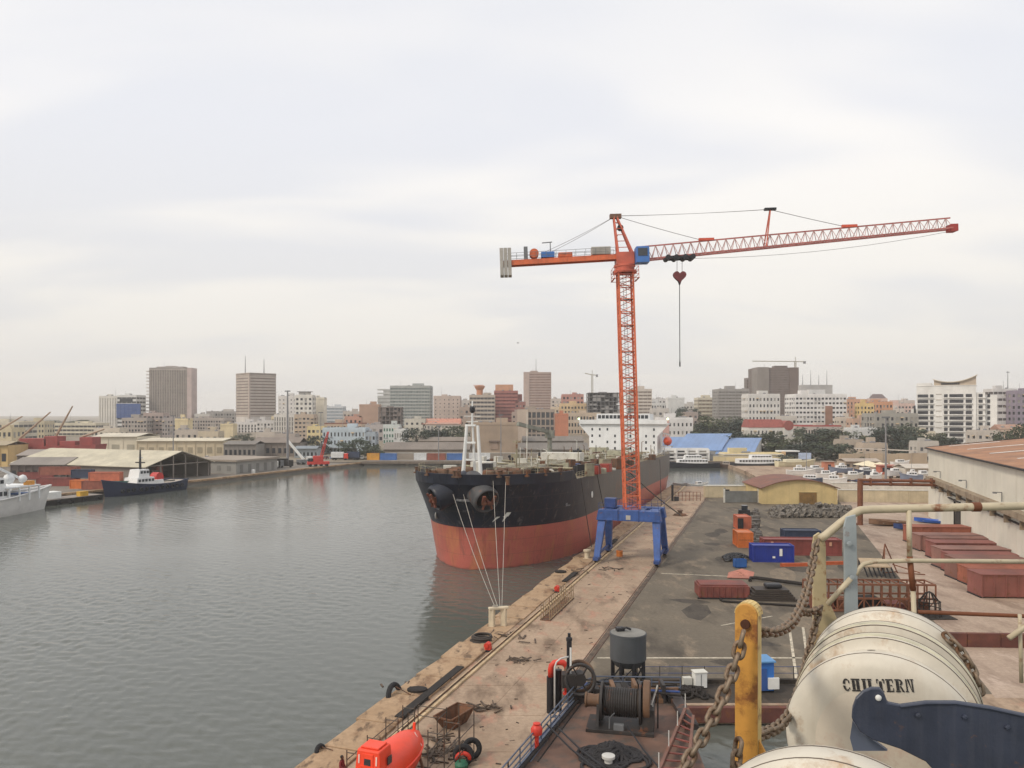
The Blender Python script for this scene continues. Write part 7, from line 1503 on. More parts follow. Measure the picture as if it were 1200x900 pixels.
t = thing('radio_mast', 'thin radio mast standing on the grey-white office at right', 'mast', P(1181, 458, 505)); MB().tube([(0, 0, -2), (0, 0, 13)], [.35, .12], 6).build('pole', m_metal, t); MB().box(-1, 1, -.2, .2, 12, 12.5).build('yard', m_metal, t)
# far site cranes
for (px, py, Y, hgt, jl, jr, lb) in ((694, 459, 640, 14, -6, 4, 'small yellow site crane above the dark unfinished high-rise'), (932, 432, 645, 6, -36, 8, 'distant site crane standing over the netted brown tower')):
    t = thing('site_crane', lb, 'crane', P(px, py, Y)); m_sc2 = wall(150, 138, 110); z = hgt
    for sx in (-.6, .6):
        for sy in (-.6, .6): MB().bar((sx, sy, -8), (sx, sy, z), .22).build('mast_chord', m_sc2, t)
    k = MB()
    for i in range(int((z + 8) / 1.2)): k.bar((-.6, -.6, -8 + i * 1.2), (.6, -.6, -6.8 + i * 1.2), .14); k.bar((-.6, .6, -6.8 + i * 1.2), (.6, .6, -8 + i * 1.2), .14)
    k.build('mast_lattice', m_sc2, t); ang = .35 if hgt > 10 else 0; MB().bar((jl, jl * -ang, z + (1.5 if hgt > 10 else 0.3)), (0, 0, z), .5, .6).build('jib', m_sc2, t); MB().bar((0, 0, z), (jr, jr * -ang, z - .3), .5, .6).build('counter_jib', m_sc2, t); MB().box(jr - 1, jr + .5, -1 - jr * ang, 1 - jr * ang, z - 1.8, z + .3).build('counterweight', m_metal, t); MB().bar((0, 0, z), (0, 0, z + 4), .35).build('apex', m_sc2, t)
# ================================================================== trees
def leaf_mat(nm, c): return M(nm, c, .75, var=.34, scale=.55)
LEAF = [leaf_mat('foliage_a', rgb(66, 78, 56)), leaf_mat('foliage_b', rgb(54, 66, 50)), leaf_mat('foliage_c', rgb(78, 86, 58)), leaf_mat('foliage_d', rgb(48, 60, 48))]
m_bark = M('bark', rgb(88, 76, 64), .9, var=.2)
TR = []
for v in range(4):
    random.seed(100 + v); k = MB(); cl = []
    for i in range(40):
        a = random.uniform(0, 6.28); rr = random.random() ** .5 * .5; z = random.uniform(.14, .95); rr *= math.sin(math.pi * (z - .0) / 1.05) ** .5; cl.append((rr * math.cos(a), rr * math.sin(a), z, random.uniform(.08, .17)))
    for (cx, cy, cz, r) in cl:
        for j in range(64):
            d = Vector((random.gauss(0, 1), random.gauss(0, 1), random.gauss(0, .8))).normalized() * r * random.uniform(.55, 1.05); p = Vector((cx, cy, cz)) + d; s_ = random.uniform(.018, .036)
            n = (d.normalized() + Vector((random.gauss(0, .5), random.gauss(0, .5), random.gauss(0, .5) + .4))).normalized(); a_ = n.orthogonal().normalized(); b_ = n.cross(a_)
            k.add([p + a_ * s_, p + b_ * s_ * .7, p - a_ * s_, p - b_ * s_ * .7], [(0, 1, 2, 3)])
    crown = k.mesh('crown', LEAF[v], False, False); k = MB(); k.tube([(0, 0, -.05), (.01, 0, .2), (.0, .01, .5), (.02, 0, .75)], [.035, .028, .02, .008], 7)
    for (cx, cy, cz, r) in cl[:9]: k.tube([(0, 0, .25 + cz * .2), (cx * .5, cy * .5, cz * .75), (cx, cy, cz)], [.014, .009, .004], 5)
    TR.append((crown, k.mesh('trunk', m_bark)))
NT = [0]
def tree(label, px, py, Y, hgt, wid, grp='trees'):
    z = P(px, py, Y).z; x = P(px, py, Y).x; g = terrain(x, Y) if Y > 358 else 0; NT[0] += 1; v = NT[0] % 4
    top = z; hgt = max(4, top - g + .2) if hgt is None else hgt
    t = thing('tree', label, 'tree', (x, Y, g - .1), NT[0] * 1.7, grp)
    inst('crown', TR[v][0], t, sc=(wid, wid, hgt)); inst('trunk', TR[v][1], t, sc=(wid, wid, hgt)); return t
# (px, top row, Y, width m, where)
for (px, py, Y, wd, wh) in ((815, 497, 470, 15, 'left of the dark grove above the blue roofs'), (838, 487, 480, 24, 'highest and widest, above the middle blue roof'), (858, 493, 470, 20, 'in the grove just left of the red-roofed villa'), (872, 489, 500, 16, 'behind the red-roofed villa, left side'), (795, 502, 460, 14, 'low at the left end of the grove above the blue roofs'),
        (826, 505, 415, 17, 'in the front row above the joint of the blue roofs'), (848, 505, 410, 18, 'in the front row above the right blue roof'), (870, 506, 415, 15, 'in the front row left of the villa wall'), (900, 509, 405, 16, 'in front of the red-roofed villa'), (918, 505, 400, 15, 'at the right corner of the red-roofed villa'),
        (934, 509, 430, 18, 'left end of the dark wood under the stepped white office'), (952, 502, 440, 24, 'tallest of the dark wood under the stepped white office'), (972, 503, 430, 22, 'centre of the dark wood under the stepped white office'), (990, 505, 420, 18, 'right end of the dark wood under the red roof strip'), (945, 520, 375, 16, 'low in the dark wood behind the blue billboard'), (968, 518, 372, 18, 'in front of the wood, above the boat yard'), (985, 524, 365, 12, 'small, at the wood edge above the orange stall'),
        (1015, 512, 410, 12, 'between the white sheds and the grey openings block'), (1046, 500, 405, 18, 'big, in front of the grey block with tall openings'), (1060, 498, 410, 17, 'right of the grey block with tall openings'), (1072, 512, 380, 12, 'low, left of the annex below the white apartments'), (1097, 507, 380, 11, 'before the foot of the white apartments, left'), (1110, 511, 375, 11, 'before the foot of the white apartments, right'), (1188, 498, 330, 12, 'over the shed roof at the right edge'),
        (488, 503, 440, 15, 'dark, left of the salmon-roofed house'), (530, 499, 460, 19, 'dark, at the right end of the salmon-roofed house'), (515, 503, 450, 13, 'dark, below the salmon-roofed house'), (416, 514, 385, 14, 'round, in front of the pale blue building'), (372, 512, 420, 12, 'small, beside the yellow balconied house'), (437, 521, 380, 8, 'small round, right of the pale blue building'), (806, 478, 640, 16, 'dark, right of the white cube building'), (790, 483, 560, 14, 'below the white cube building'),
        (62, 494, 820, 40, 'on the far hill left of the ribbed white tower, left clump'), (82, 492, 840, 46, 'on the far hill left of the ribbed white tower, middle clump'), (103, 495, 820, 36, 'on the far hill left of the ribbed white tower, right clump'), (285, 508, 480, 10, 'dark, below the white fin block'), (921, 537, 352, 9, 'small, between the yellow building and the billboard'), (1002, 530, 350, 9, 'small, behind the cream parasols')):
    tree('tree ' + wh, px, py, Y, None, wd * 1.38)
# ================================================================== low roofs of the far shore
def shed(label, x0, x1, yeave, Y, dep, rise, col, rcol, nb=8, style='arc', zb=None, nm='warehouse'):
    X0 = P(x0, 0, Y).x; Wd = (x1 - x0) / F * Y; g = (terrain(X0, Y) - .5) if zb is None else zb; Ht = P(0, yeave, Y).z - g; t = thing(nm, label, 'building', (X0, Y, g)); mw = wall(*col); mr_ = wall(*rcol)
    MB().box(0, Wd, 0, dep, 0, Ht).build('wall', mw, t)
    for i in range(nb): u = Wd * i / nb; MB().box(u + .1, u + .5, -.25, -.004, 0, Ht).build('pilaster', mw, t); MB().box(u + Wd / nb * .3, u + Wd / nb * .8, -.12, -.005, Ht * .25, Ht * .62).build('opening', m_win if style == 'arc' else wall(*[int(c * .78) for c in col]), t)
    for i in range(nb):
        u = Wd * i / nb; w_ = Wd / nb - .04
        MB().prism([(u, -1, Ht + .01), (u, dep / 2, Ht + rise), (u, dep / 2, Ht + rise + .2), (u, -1, Ht + .21)], (w_, 0, 0)).build('roof_sheet', mr_, t); MB().prism([(u, dep / 2, Ht + rise), (u, dep + 1, Ht + .01), (u, dep + 1, Ht + .21), (u, dep / 2, Ht + rise + .2)], (w_, 0, 0)).build('roof_sheet', mr_, t)
    return t
shed('long brown freight shed behind the far quay, left of the ribbed brown block', 449, 551, 527, 400, 16, 3.5, (150, 134, 116), (128, 116, 104), 16, zb=0)
shed('upper brown freight shed with a strip of openings above the long one', 490, 552, 517, 430, 12, 2, (160, 142, 122), (136, 122, 108), 12)
t = bld('plain brown block with close vertical ribs and a small doorway hood', 552, 607, 497, 412, 'blank', (176, 150, 124), 3, 22, depth=18, zb=0); extra(t, 'door_hood', wall(120, 98, 84), t['wd'] * .38, t['wd'] * .62, -1.2, -.15, 7.5, 8.2); extra(t, 'doorway', wall(160, 130, 110), t['wd'] * .42, t['wd'] * .58, -.5, -.13, 3.5, 7.5)
shed('grey freight shed right of the ribbed brown block', 607, 690, 527, 405, 16, 3.2, (136, 124, 110), (120, 112, 104), 14, zb=0)
shed('second grey shed roof stepping up behind the right freight shed', 612, 684, 517, 432, 12, 2.5, (146, 132, 116), (124, 114, 104), 10)
lowwall('long grey-brown wall along the far quay behind the tanker bow', (P(450, 545, 381).x, 381, .1), (P(690, 545, 381).x, 381, .1), 3.0, .5, wall(150, 136, 120), panel=8)
shed('yellow arcaded warehouse with a long flat roof, right part', 160, 262, 517, 400, 26, 1.2, (204, 184, 146), (204, 192, 162), 9, 'grid', zb=0)
shed('blank yellow warehouse adjoining the arcaded one on the left', 108, 161, 512, 402, 26, 1.5, (216, 204, 174), (206, 196, 170), 3, 'grid', zb=0)
shed('low grey shed with a white roof line right of the arcaded warehouse', 262, 300, 521, 390, 14, 1.5, (140, 132, 124), (124, 116, 108), 7, zb=0)
shed('brown-grey shed behind the white inclined crane', 296, 352, 519, 405, 14, 2.5, (140, 124, 112), (134, 118, 106), 8, zb=0)
shed('low blue-grey shelter row in front of the pale blue building', 345, 372, 526, 392, 8, 1.2, (150, 160, 166), (130, 140, 148), 6, zb=0)
shed('long grey corrugated roof behind the white ship, nearer one', 12, 78, 545, 268, 14, 2.2, (110, 96, 88), (140, 130, 120), 8, zb=-.1)
shed('long grey corrugated roof behind the white ship, farther one', 20, 108, 534, 300, 14, 2.0, (124, 108, 96), (150, 138, 126), 9, zb=-.1)
shed('yellow shed at the left edge under the grey roofs', -30, 9, 522, 330, 14, 1.5, (210, 172, 100), (176, 156, 120), 4, zb=-.1)
# filler houses between the named blocks
fill = [(205, 232, 505, 470, (186, 172, 156), 'greyish low house in front of the cream yellow block'), (232, 256, 507, 450, (198, 180, 150), 'beige low house beside the plain pale yellow block'), (110, 140, 503, 520, (204, 190, 168), 'pale flat-roofed house below the ribbed white tower'), (300, 322, 508, 460, (190, 176, 160), 'dull beige house under the irregular white block'), (322, 346, 510, 450, (176, 160, 148), 'brown flat house in front of the striped block'), (404, 424, 489, 640, (200, 140, 116), 'salmon house stepping down from the orange-brown gable'), (428, 450, 499, 520, (176, 164, 160), 'mauve-grey house left of the green shuttered one'), (474, 498, 492, 560, (200, 192, 176), 'cream pavilion left of the salmon tiled roof'),
        (538, 556, 478, 600, (168, 146, 130), 'small brown house against the beige banded block'), (604, 616, 472, 640, (160, 100, 92), 'dull red narrow house left of the pinkish tower'), (646, 660, 478, 640, (210, 190, 160), 'cream house peeping right of the pinkish tower'), (764, 784, 480, 560, (196, 188, 178), 'grey-beige house right of the balcony high-rise'), (800, 818, 484, 600, (170, 150, 140), 'dull brown house beside the dark tree of the cube building'), (914, 934, 489, 500, (196, 188, 176), 'pale house between the villa and the stepped white office'), (984, 1000, 490, 520, (206, 190, 170), 'beige house under the orange block, left side'), (1000, 1026, 492, 500, (200, 156, 128), 'dusty orange house below the yellow apartments'), (1060, 1076, 492, 470, (176, 168, 158), 'grey house leaning on the left of the big white apartments'), (1145, 1175, 506, 420, (196, 184, 170), 'beige house at the right foot of the big white apartments'), (700, 730, 490, 520, (190, 178, 164), 'beige block hidden behind the bridge of the tanker'), (740, 775, 490, 500, (200, 196, 190), 'white block behind the right bridge wing of the tanker'), (985, 1012, 517, 400, (176, 160, 140), 'brown hillside house above the boat yard, left'), (1012, 1040, 521, 390, (190, 170, 146), 'tan hillside house above the boat yard, middle'), (1076, 1100, 519, 365, (186, 178, 166), 'grey hillside house beside the shed corner'), (925, 940, 514, 420, (190, 184, 172), 'small pale hut within the dark wood')]
fill += [(228, 246, 486, 720, (190, 184, 176), 'pale mid-rise right of the brown finned tower'), (330, 346, 478, 760, (200, 192, 182), 'faint pale mid-rise behind the striped block'), (402, 424, 483, 760, (190, 178, 166), 'faint beige mid-rise above the salmon house'), (537, 552, 470, 760, (186, 176, 168), 'faint grey mid-rise left of the beige banded block'), (646, 660, 468, 820, (192, 176, 164), 'faint tan mid-rise right of the pinkish brown tower'), (684, 696, 472, 760, (184, 176, 170), 'faint grey mid-rise left of the dark unfinished high-rise'), (764, 780, 468, 820, (196, 192, 188), 'faint white mid-rise right of the cream balcony high-rise'), (800, 820, 474, 780, (190, 184, 176), 'faint beige mid-rise between the cube and the cream banded block'), (914, 934, 472, 700, (188, 180, 172), 'faint mid-rise showing between the netted tower and the stepped office'), (984, 1000, 474, 700, (200, 178, 160), 'faint peach mid-rise left of the orange block'), (1050, 1072, 470, 720, (196, 180, 170), 'faint rose mid-rise left of the big white apartments'), (1044, 1060, 480, 600, (204, 190, 176), 'cream mid-rise before the rose one near the big apartments'), (866, 880, 474, 640, (176, 168, 160), 'grey mid-rise squeezed by the grey curved block'), (600, 614, 484, 560, (176, 150, 134), 'brown mid-rise at the left of the dark glazed block')]
for (a, b, y, Y, c, lb) in fill: bld(lb, a, b, y, Y, 'grid', c, max(2, int((H - (y - HY) / F * Y - terrain((a - CX) / F * Y, Y)) / 3.6)), max(3, int((b - a) * Y / F / 3.2)), wf=.45, hf=.42)
# ================================================================== blue-roofed market by the basin
m_br = M('blue_roof', rgb(118, 144, 184), .55, var=.08, scale=.1, streak=.2)
def barrel(label, x0, x1, yb, yt, Y, dep, par=None):
    X0 = P(x0, 0, Y).x; Wd = (x1 - x0) / F * Y; zb_ = P(0, yb, Y).z; zt = P(0, yt, Y + dep).z; t = thing('market_hall', label, 'building', (X0, Y, 0)); n = 10
    MB().box(.3, Wd - .3, .5, dep, 0, zb_).build('wall', wall(190, 190, 186), t); MB().prism([(Wd - .3, .5, 0), (Wd - .3 + .5 * dep, dep, 0), (Wd - .3 + .5 * dep, dep, zt - .4), (Wd - .3, .5, zb_ - .1)], (-.4, 0, 0)).build('gable', wall(214, 210, 200), t)
    ns = max(6, int(Wd / 2.4))
    for i in range(ns):
        k = MB(); u = Wd * i / ns; pr = [(u, dep * math.sin(a), zb_ + (zt - zb_) * (1 - math.cos(a)) if False else zb_ + (zt - zb_) * math.sin(a * .9) / math.sin(math.pi / 2 * .9)) for a in [math.pi / 2 * q / n for q in range(n + 1)]]
        pr = [(u + .5 * dep * q / n, dep * q / n, zb_ + (zt - zb_) * (q / n) ** .8) for q in range(n + 1)]
        for p, q in zip(pr[:-1], pr[1:]): k.quad(p, (p[0] + Wd / ns - .06, p[1], p[2]), (q[0] + Wd / ns - .06, q[1], q[2]), q)
        o = k.build('roof_sheet', m_br, t, fix=False); md = o.modifiers.new('thick', 'SOLIDIFY'); md.thickness = .15
    for i in range(max(3, int(Wd / 4))): u = 1 + i * 4; MB().box(u, u + 2.6, .3, .48, zb_ - 2.2, zb_ - .6).build('window', m_win, t)
    return t
barrel('left blue curved roof of the market hall, partly behind the tanker', 752, 796, 531, 512, 385, 22); barrel('middle and highest blue curved roof of the market hall', 790, 846, 528, 508, 380, 24); barrel('right blue curved roof of the market hall with a pale gable', 838, 884, 532, 513, 378, 22)
Yw = 366.; t = bld('white two-storey front with balconies before the middle blue roof', 779, 830, 525, Yw, 'grid', (226, 224, 220), 3, 4, wf=.66, hf=.5, depth=10, zb=0, roof=False)
for i in range(5): extra(t, 'column', wall(226, 224, 220), t['wd'] * i / 4 - .3, t['wd'] * i / 4 + .3, -1.4, -.4, 0, t['ht'] - .5)
for z in (.33, .66): extra(t, 'balcony', wall(220, 218, 214), .4, t['wd'] - .4, -1.3, -.4, t['ht'] * z - .3, t['ht'] * z + .1)
bld('dark grey ground floor between the white front and the yellow building', 830, 850, 536, 366, 'grid', (150, 150, 148), 2, 4, depth=8, zb=0)
t = bld('yellow waterfront building with a row of dark windows', 849, 916, 533, 362, 'grid', (222, 200, 140), 2, 9, wf=.6, hf=.42, depth=9, zb=0); extra(t, 'eaves', wall(216, 206, 190), -.6, t['wd'] + .6, -1.0, 9.5, t['ht'], t['ht'] + .4)
bld('small orange-yellow house at the right end of the yellow waterfront building', 915, 930, 538, 361, 'grid', (224, 176, 118), 2, 3, depth=8, zb=0)
lowwall('low yellow quay wall in front of the yellow building', (P(836, 550, 359.6).x, 359.6, .3), (P(930, 550, 359.6).x, 359.6, .3), 2.4, .4, wall(218, 196, 140))
t = thing('billboard', 'pale blue billboard in front of the dark wood', 'billboard', P(943, 548, 362)); 
for x in (-2.6, 2.6): MB().box(x - .12, x + .12, -.1, .1, -1.5, 6.2).build('post', m_metal, t)
MB().box(-3.0, 3.0, -.2, -.11, 4.0, 7.0).build('panel', M('billboard_face', rgb(176, 190, 214), .5, var=.12, scale=.5), t); MB().box(-3.1, 3.1, -.22, -.2, 3.9, 4.0).build('frame', m_metal, t)
t = thing('canopy', 'white flat canopy on dark posts beside the billboard', 'canopy', P(923, 548, 366)); MB().box(-5, 5, -2, 3, 7.6, 8.2).build('roof', wall(226, 226, 222), t)
for x in (-4, 0, 4): MB().box(x - .15, x + .15, -1.6, -1.3, -2, 7.6).build('post', m_dark, t)
MB().box(-4, 4, 1, 1.2, 2, 7.5).build('back_wall', m_win, t)
# ================================================================== boats
def boat(nm, label, loc, rz, L, B, fb, hullc, cabins, sheer=.35, boot=None, rail=True, mast=0, cat='boat', grp=None, zw=-.6, deckc=None):
    t = thing(nm, label, cat, loc, rz, grp); mh = M('hull_%d_%d_%d' % hullc, rgb(*hullc), .45, var=.07, scale=.3, streak=.15); n = 14; k = MB(); lev = 5
    for i in range(n + 1):
        s = i / n; x = -L / 2 + L * s; wb = B / 2 * (1 - max(0, (s - .55) / .45) ** 2.2) * (1 - .12 * max(0, (.2 - s) / .2)); zt = fb * (1 + sheer * (2 * s - .7) ** 2)
        for sg in (-1, 1):
            for q in range(lev):
                f = q / (lev - 1); k.v.append((x + f * (.05 * L * s ** 4), sg * max(.02, wb * (.72 + .28 * f ** .6) * (1 if s < .97 else .6)), zw + (zt - zw) * f))
    for i in range(n):
        for sg in (0, 1):
            for q in range(lev - 1): a = i * 2 * lev + sg * lev + q; k.f.append((a, a + 1, a + 2 * lev + 1, a + 2 * lev))
    for q in range(lev - 1): k.f.append((q, q + 1, lev + q + 1, lev + q)); e = n * 2 * lev; k.f.append((e + q, e + q + 1, e + lev + q + 1, e + lev + q))
    k.build('hull', mh, t, smooth=40); k = MB()
    for i in range(n + 1):
        s = i / n; a = i * 2 * lev; 
    hv = t.children[0].data.vertices; pts = [(hv[i * 2 * lev + lev - 1].co.copy(), hv[i * 2 * lev + 2 * lev - 1].co.copy()) for i in range(n + 1)]
    for i in range(n): a, b = pts[i]; c, d = pts[i + 1]; z = Vector((0, 0, .12 * fb)); k.quad(a - z, c - z, d - z, b - z)
    k.build('deck', M('deck_%d' % (deckc or 0), rgb(170, 160, 146) if not deckc else rgb(deckc, deckc, deckc), .7, var=.12), t)
    for i, sg in ((0, 0), (1, 1)):
        k = MB(); k.tube([p[i] for p in pts], .05 * fb + .05, 6); k.build('gunwale', mh, t)
    for (xa, xb, w_, za, zb_, cc, win) in cabins:
        o = MB().hexa([(xa * L, -w_ * B / 2, za), (xb * L, -w_ * B / 2, za), (xb * L, w_ * B / 2, za), (xa * L, w_ * B / 2, za), (xa * L + .1, -w_ * B / 2 * .94, zb_), (xb * L - .25 * (zb_ - za), -w_ * B / 2 * .94, zb_), (xb * L - .25 * (zb_ - za), w_ * B / 2 * .94, zb_), (xa * L + .1, w_ * B / 2 * .94, zb_)]).build('cabin', M('cab_%d_%d_%d' % cc, rgb(*cc), .5, var=.05), t, bevel=.08)
        if win:
            l = (xb - xa) * L; nw = max(2, int(l / (1.3 if L > 14 else .9)))
            for sg in (-1, 1):
                for q in range(nw): u = xa * L + .3 + (l - .8) * q / nw; yy = sg * (w_ * B / 2 * .975 + .02); MB().box(u, u + (l - .8) / nw * .7, yy - .03, yy + .03, za + (zb_ - za) * .5, za + (zb_ - za) * .82).build('window', m_glass, o)
    if mast:
        MB().tube([(0, 0, fb), (0, 0, fb + mast)], [.07, .04], 6).build('mast', m_metal, t)
    return t
# tug at the left quay
W_ = (222, 222, 220); lq = math.atan2(.9317, .363)
tg = boat('tugboat', 'dark blue harbour tug with a white wheelhouse and a red drum aft', Vector((-113.2, 236.5, WATER)), lq + R(180), 28, 8.6, 2.6, (34, 44, 72), [(-.05, .2, .66, 2.4, 4.9, W_, True), (0.0, .15, .5, 4.9, 7.3, W_, True), (-.2, -.05, .5, 2.4, 3.8, W_, False)], sheer=.55, cat='tug')
MB().tube([(1.6, 0, 7.3), (1.6, 0, 13.2)], [.4, .2], 8).build('mast', m_black, tg); MB().box(1.2, 2.0, -1.6, 1.6, 9.2, 9.5).build('mast_platform', m_black, tg); MB().box(.8, 1.4, -1.0, .2, 10.6, 11).build('radar', m_wht, tg)
MB().tube([(-4.8, -1.3, 4.4), (-4.8, 1.3, 4.4)], 1.5, 18).build('tow_drum', M('tug_red', rgb(190, 50, 44), .5, var=.1), tg, smooth=40); MB().box(-6.2, -3.4, -1.6, 1.6, 2.4, 3.2).build('drum_base', m_wht, tg)
for i in range(12): MB().torus(.45, .2, 14, 6, Matrix.Translation((-11 + i * 2.0, 4.25 * (1 if i < 9 else .8), 1.6)) @ Matrix.Rotation(R(90), 4, 'X')).build('tyre_fender', m_tyre, tg); 
MB().bar((-12, 0, 2.9), (-7, 0, 2.9), .3).build('tow_rail', m_black, tg)
# white ship at the left edge
ws = boat('white_ship', 'white hulled ship cut off by the left edge, bow pointing away', Vector((-124.6, 174.0, WATER)), R(78), 46, 9.5, 3.9, (216, 214, 210), [(-.32, .2, .8, 3.4, 6.6, W_, True), (-.2, .19, .7, 6.6, 9.2, W_, True), (-.1, .15, .6, 9.2, 11.4, W_, True), (0.0, .12, .45, 11.4, 13.2, W_, True)], sheer=.3, cat='ship', deckc=200)
MB().box(8, 17.5, -4.3, 4.3, 6.6, 6.9).build('canopy_deck', m_acc, ws)
for i in range(4):
    for sg in (-1, 1): MB().box(8.4 + i * 2.9, 8.7 + i * 2.9, sg * 4.1 - .15, sg * 4.1 + .15, 3.4, 6.6).build('canopy_post', m_acc, ws)
for (x, y, r) in ((11.5, -1, 1.3), (14, -2.5, 1.0)): MB().lathe([(.2, -r), (r * .7, -r * .7), (r, 0), (r * .7, r * .7), (.1, r)], 16, Matrix.Translation((x, y, 8.2 + r * .3))).build('radome', m_acc, ws, smooth=True)
MB().bar((6, 0, 13), (15.5, -2, 7.8), .5).build('crane_arm', m_acc, ws); MB().bar((2, 1, 13), (2, 1, 17.5), .4).build('mast', m_acc, ws); MB().box(14.5, 16.2, -3.8, -2.2, 6.9, 7.9).build('orange_box', M('box_orange', rgb(216, 150, 60), .6), ws); MB().box(15, 18, -2, 2, 3.4, 4.8).build('deck_box', c_lb, ws)
# long dark yacht and boats by the market
boat('motor_yacht', 'long dark hulled yacht with a white deckhouse under the white market front', Vector((P(808, 555, 344).x, 344, WATER)), R(180), 26, 6, 2.0, (44, 46, 54), [(-.3, .22, .7, 1.8, 3.9, W_, True), (-.2, .1, .55, 3.9, 5.6, W_, True)], cat='yacht', mast=6)
boat('ferry_boat', 'dark and white ferry moored in front of the yellow building', Vector((P(893, 557, 338).x, 338, WATER)), R(4), 27, 6.5, 2.2, (52, 54, 60), [(-.42, .3, .8, 2.0, 4.4, W_, True), (-.2, .15, .6, 4.4, 6.0, W_, True)], cat='ferry', mast=4)
boat('wooden_boat', 'cream sided boat drawn up right of the ferry', Vector((P(932, 555, 330).x, 330, 0)), R(8), 17, 5, 2.0, (206, 198, 168), [(-.3, .15, .6, 1.8, 3.2, (214, 206, 180), False)], zw=0)
boat('small_boat', 'small brown workboat tied between the yacht and the ferry', Vector((P(850, 556, 345).x, 345, WATER)), R(160), 9, 3, 1.4, (90, 70, 58), [(-.2, .15, .6, 1.3, 2.8, (160, 150, 140), True)], mast=3)
boat('small_boat', 'small grey launch below the low yellow quay wall', Vector((P(866, 557, 340).x, 340, WATER)), R(10), 8, 2.8, 1.2, (70, 74, 80), [(-.2, .2, .6, 1.1, 2.4, W_, True)])
boat('small_boat', 'white dinghy at the far end of the tanker quay', Vector((P(818, 572, 252).x, 252, WATER)), R(20), 7, 2.6, 1.1, (214, 212, 206), [(-.1, .2, .6, 1.0, 2.1, W_, True)])
boat('small_boat', 'low pale skiff beyond the quay fence', Vector((P(802, 571, 254).x, 254, WATER)), R(170), 7, 2.2, .9, (190, 184, 176), [(-.2, .05, .5, .8, 1.4, (150, 140, 130), False)])
# boats laid up ashore in the yard
random.seed(77); pos = [(938, 556, 'nearest the cream sided boat'), (954, 553, 'under the dark wood, second from the billboard'), (968, 560, 'in the middle of the boat yard, left'), (985, 553, 'left of the cream parasols'), (1000, 561, 'below the cream parasols, left'), (1013, 556, 'below the cream parasols, right'), (1025, 562, 'just left of the tall lamp pole'), (1048, 557, 'just right of the tall lamp pole'), (1062, 551, 'back row by the shed corner'), (1068, 562, 'front row, left of the shed corner'), (1082, 560, 'tight against the shed corner'), (948, 566, 'front row behind the yellow hut'), (978, 567, 'front row right of the yellow hut'), (1035, 550, 'back row beside the orange stall'), (1055, 545, 'highest up by the orange stall')]
cols_ = [(222, 220, 216), (206, 206, 206), (226, 224, 220), (120, 130, 150), (214, 210, 200), (70, 80, 100)]
for i, (px, py, wh) in enumerate(pos):
    p = G(px, py + 3); Ln = random.uniform(6, 10.5); c = cols_[i % 6]; nmn = {0: 'white', 1: 'pale grey', 2: 'white', 3: 'blue-grey', 4: 'off-white', 5: 'dark blue'}[i % 6]
    t = boat('laid_up_boat', '%s cabin boat on blocks %s' % (nmn, wh), Vector((p.x, p.y, .7)), R(random.uniform(-25, 25) + (180 if i % 2 else 0)), Ln, Ln * .32, 1.5, c, [(-.25, .22, .62, 1.4, 2.7, W_, True)] + ([(-.15, .05, .5, 2.7, 3.6, W_, True)] if i % 3 == 0 else []), zw=0, mast=(7 if i % 4 == 1 else 0), grp='boats laid up ashore')
    for sx in (-.25, .2): MB().box(Ln * sx - .2, Ln * sx + .2, -.8, .8, -.7, .1).build('block', m_bark, t)
def tent(label, px, py, w_, mat, nm='parasol'):
    p = G(px, py); t = thing(nm, label, 'parasol', p); MB().hexa([(-w_, -w_, 2.4), (w_, -w_, 2.4), (w_, w_, 2.4), (-w_, w_, 2.4), (-.1, -.1, 4.1), (.1, -.1, 4.1), (.1, .1, 4.1), (-.1, .1, 4.1)]).build('canopy', mat, t)
    for sx in (-1, 1):
        for sy in (-1, 1): MB().bar((sx * w_ * .9, sy * w_ * .9, 0), (sx * w_ * .9, sy * w_ * .9, 2.4), .12).build('pole', m_metal, t)
    return t
m_can = M('canvas_cream', rgb(222, 210, 180), .8, var=.06)
tent('large cream canvas canopy in the boat yard, left of the pair', 1017, 552, 4.2, m_can); tent('large cream canvas canopy in the boat yard, right of the pair', 1031, 554, 3.8, m_can)
t = thing('kiosk', 'orange-red stall with open front beside the tall lamp pole', 'stall', G(1041, 556)); MB().box(-3, 3, 0, 3.5, 0, 3.2).build('wall', wall(206, 96, 70), t); MB().box(-3.4, 3.4, -.8, 3.8, 3.2, 3.5).build('roof', wall(196, 110, 90), t); MB().box(-2.2, 2.2, -.08, -.01, 1.0, 2.5).build('counter_opening', m_win, t)
t = thing('kiosk', 'orange shack half hidden by boats near the wood', 'stall', G(972, 551)); MB().box(-2, 2, 0, 3, 0, 3.4).build('wall', wall(214, 120, 84), t); MB().box(-2.4, 2.4, -.5, 3.4, 3.4, 3.6).build('roof', wall(170, 150, 130), t); MB().box(-.6, .6, -.06, -.01, 0, 2.3).build('door', m_win, t)
shed('pale low boat shed at the back of the yard by the shed corner', 1060, 1095, 549, 270, 8, 1.2, (206, 196, 180), (196, 184, 168), 5, zb=0)
shed('tan low boat shed under the hillside houses', 990, 1032, 541, 320, 8, 1.0, (176, 156, 132), (170, 154, 136), 6, zb=0)
shed('navy tarpaulined stall row behind the farther white wall', 1006, 1086, 566, 219, 5, .5, (226, 222, 214), (60, 66, 104), 7, zb=0)
t = thing('retaining_wall', 'tan retaining wall stepping up the hillside above the boat yard', 'wall', (P(985, 540, 345).x, 345, 0))
for i in range(6): MB().box(i * 6.5, i * 6.5 + 6.4, 0, 2, 0, 4.6 + .2 * (i % 3)).build('wall_panel', wall(178, 154, 124), t)
MB().bar((6, -.4, 7.2), (34, -.4, 6.0), .5).build('ramp_rail', wall(200, 190, 176), t)
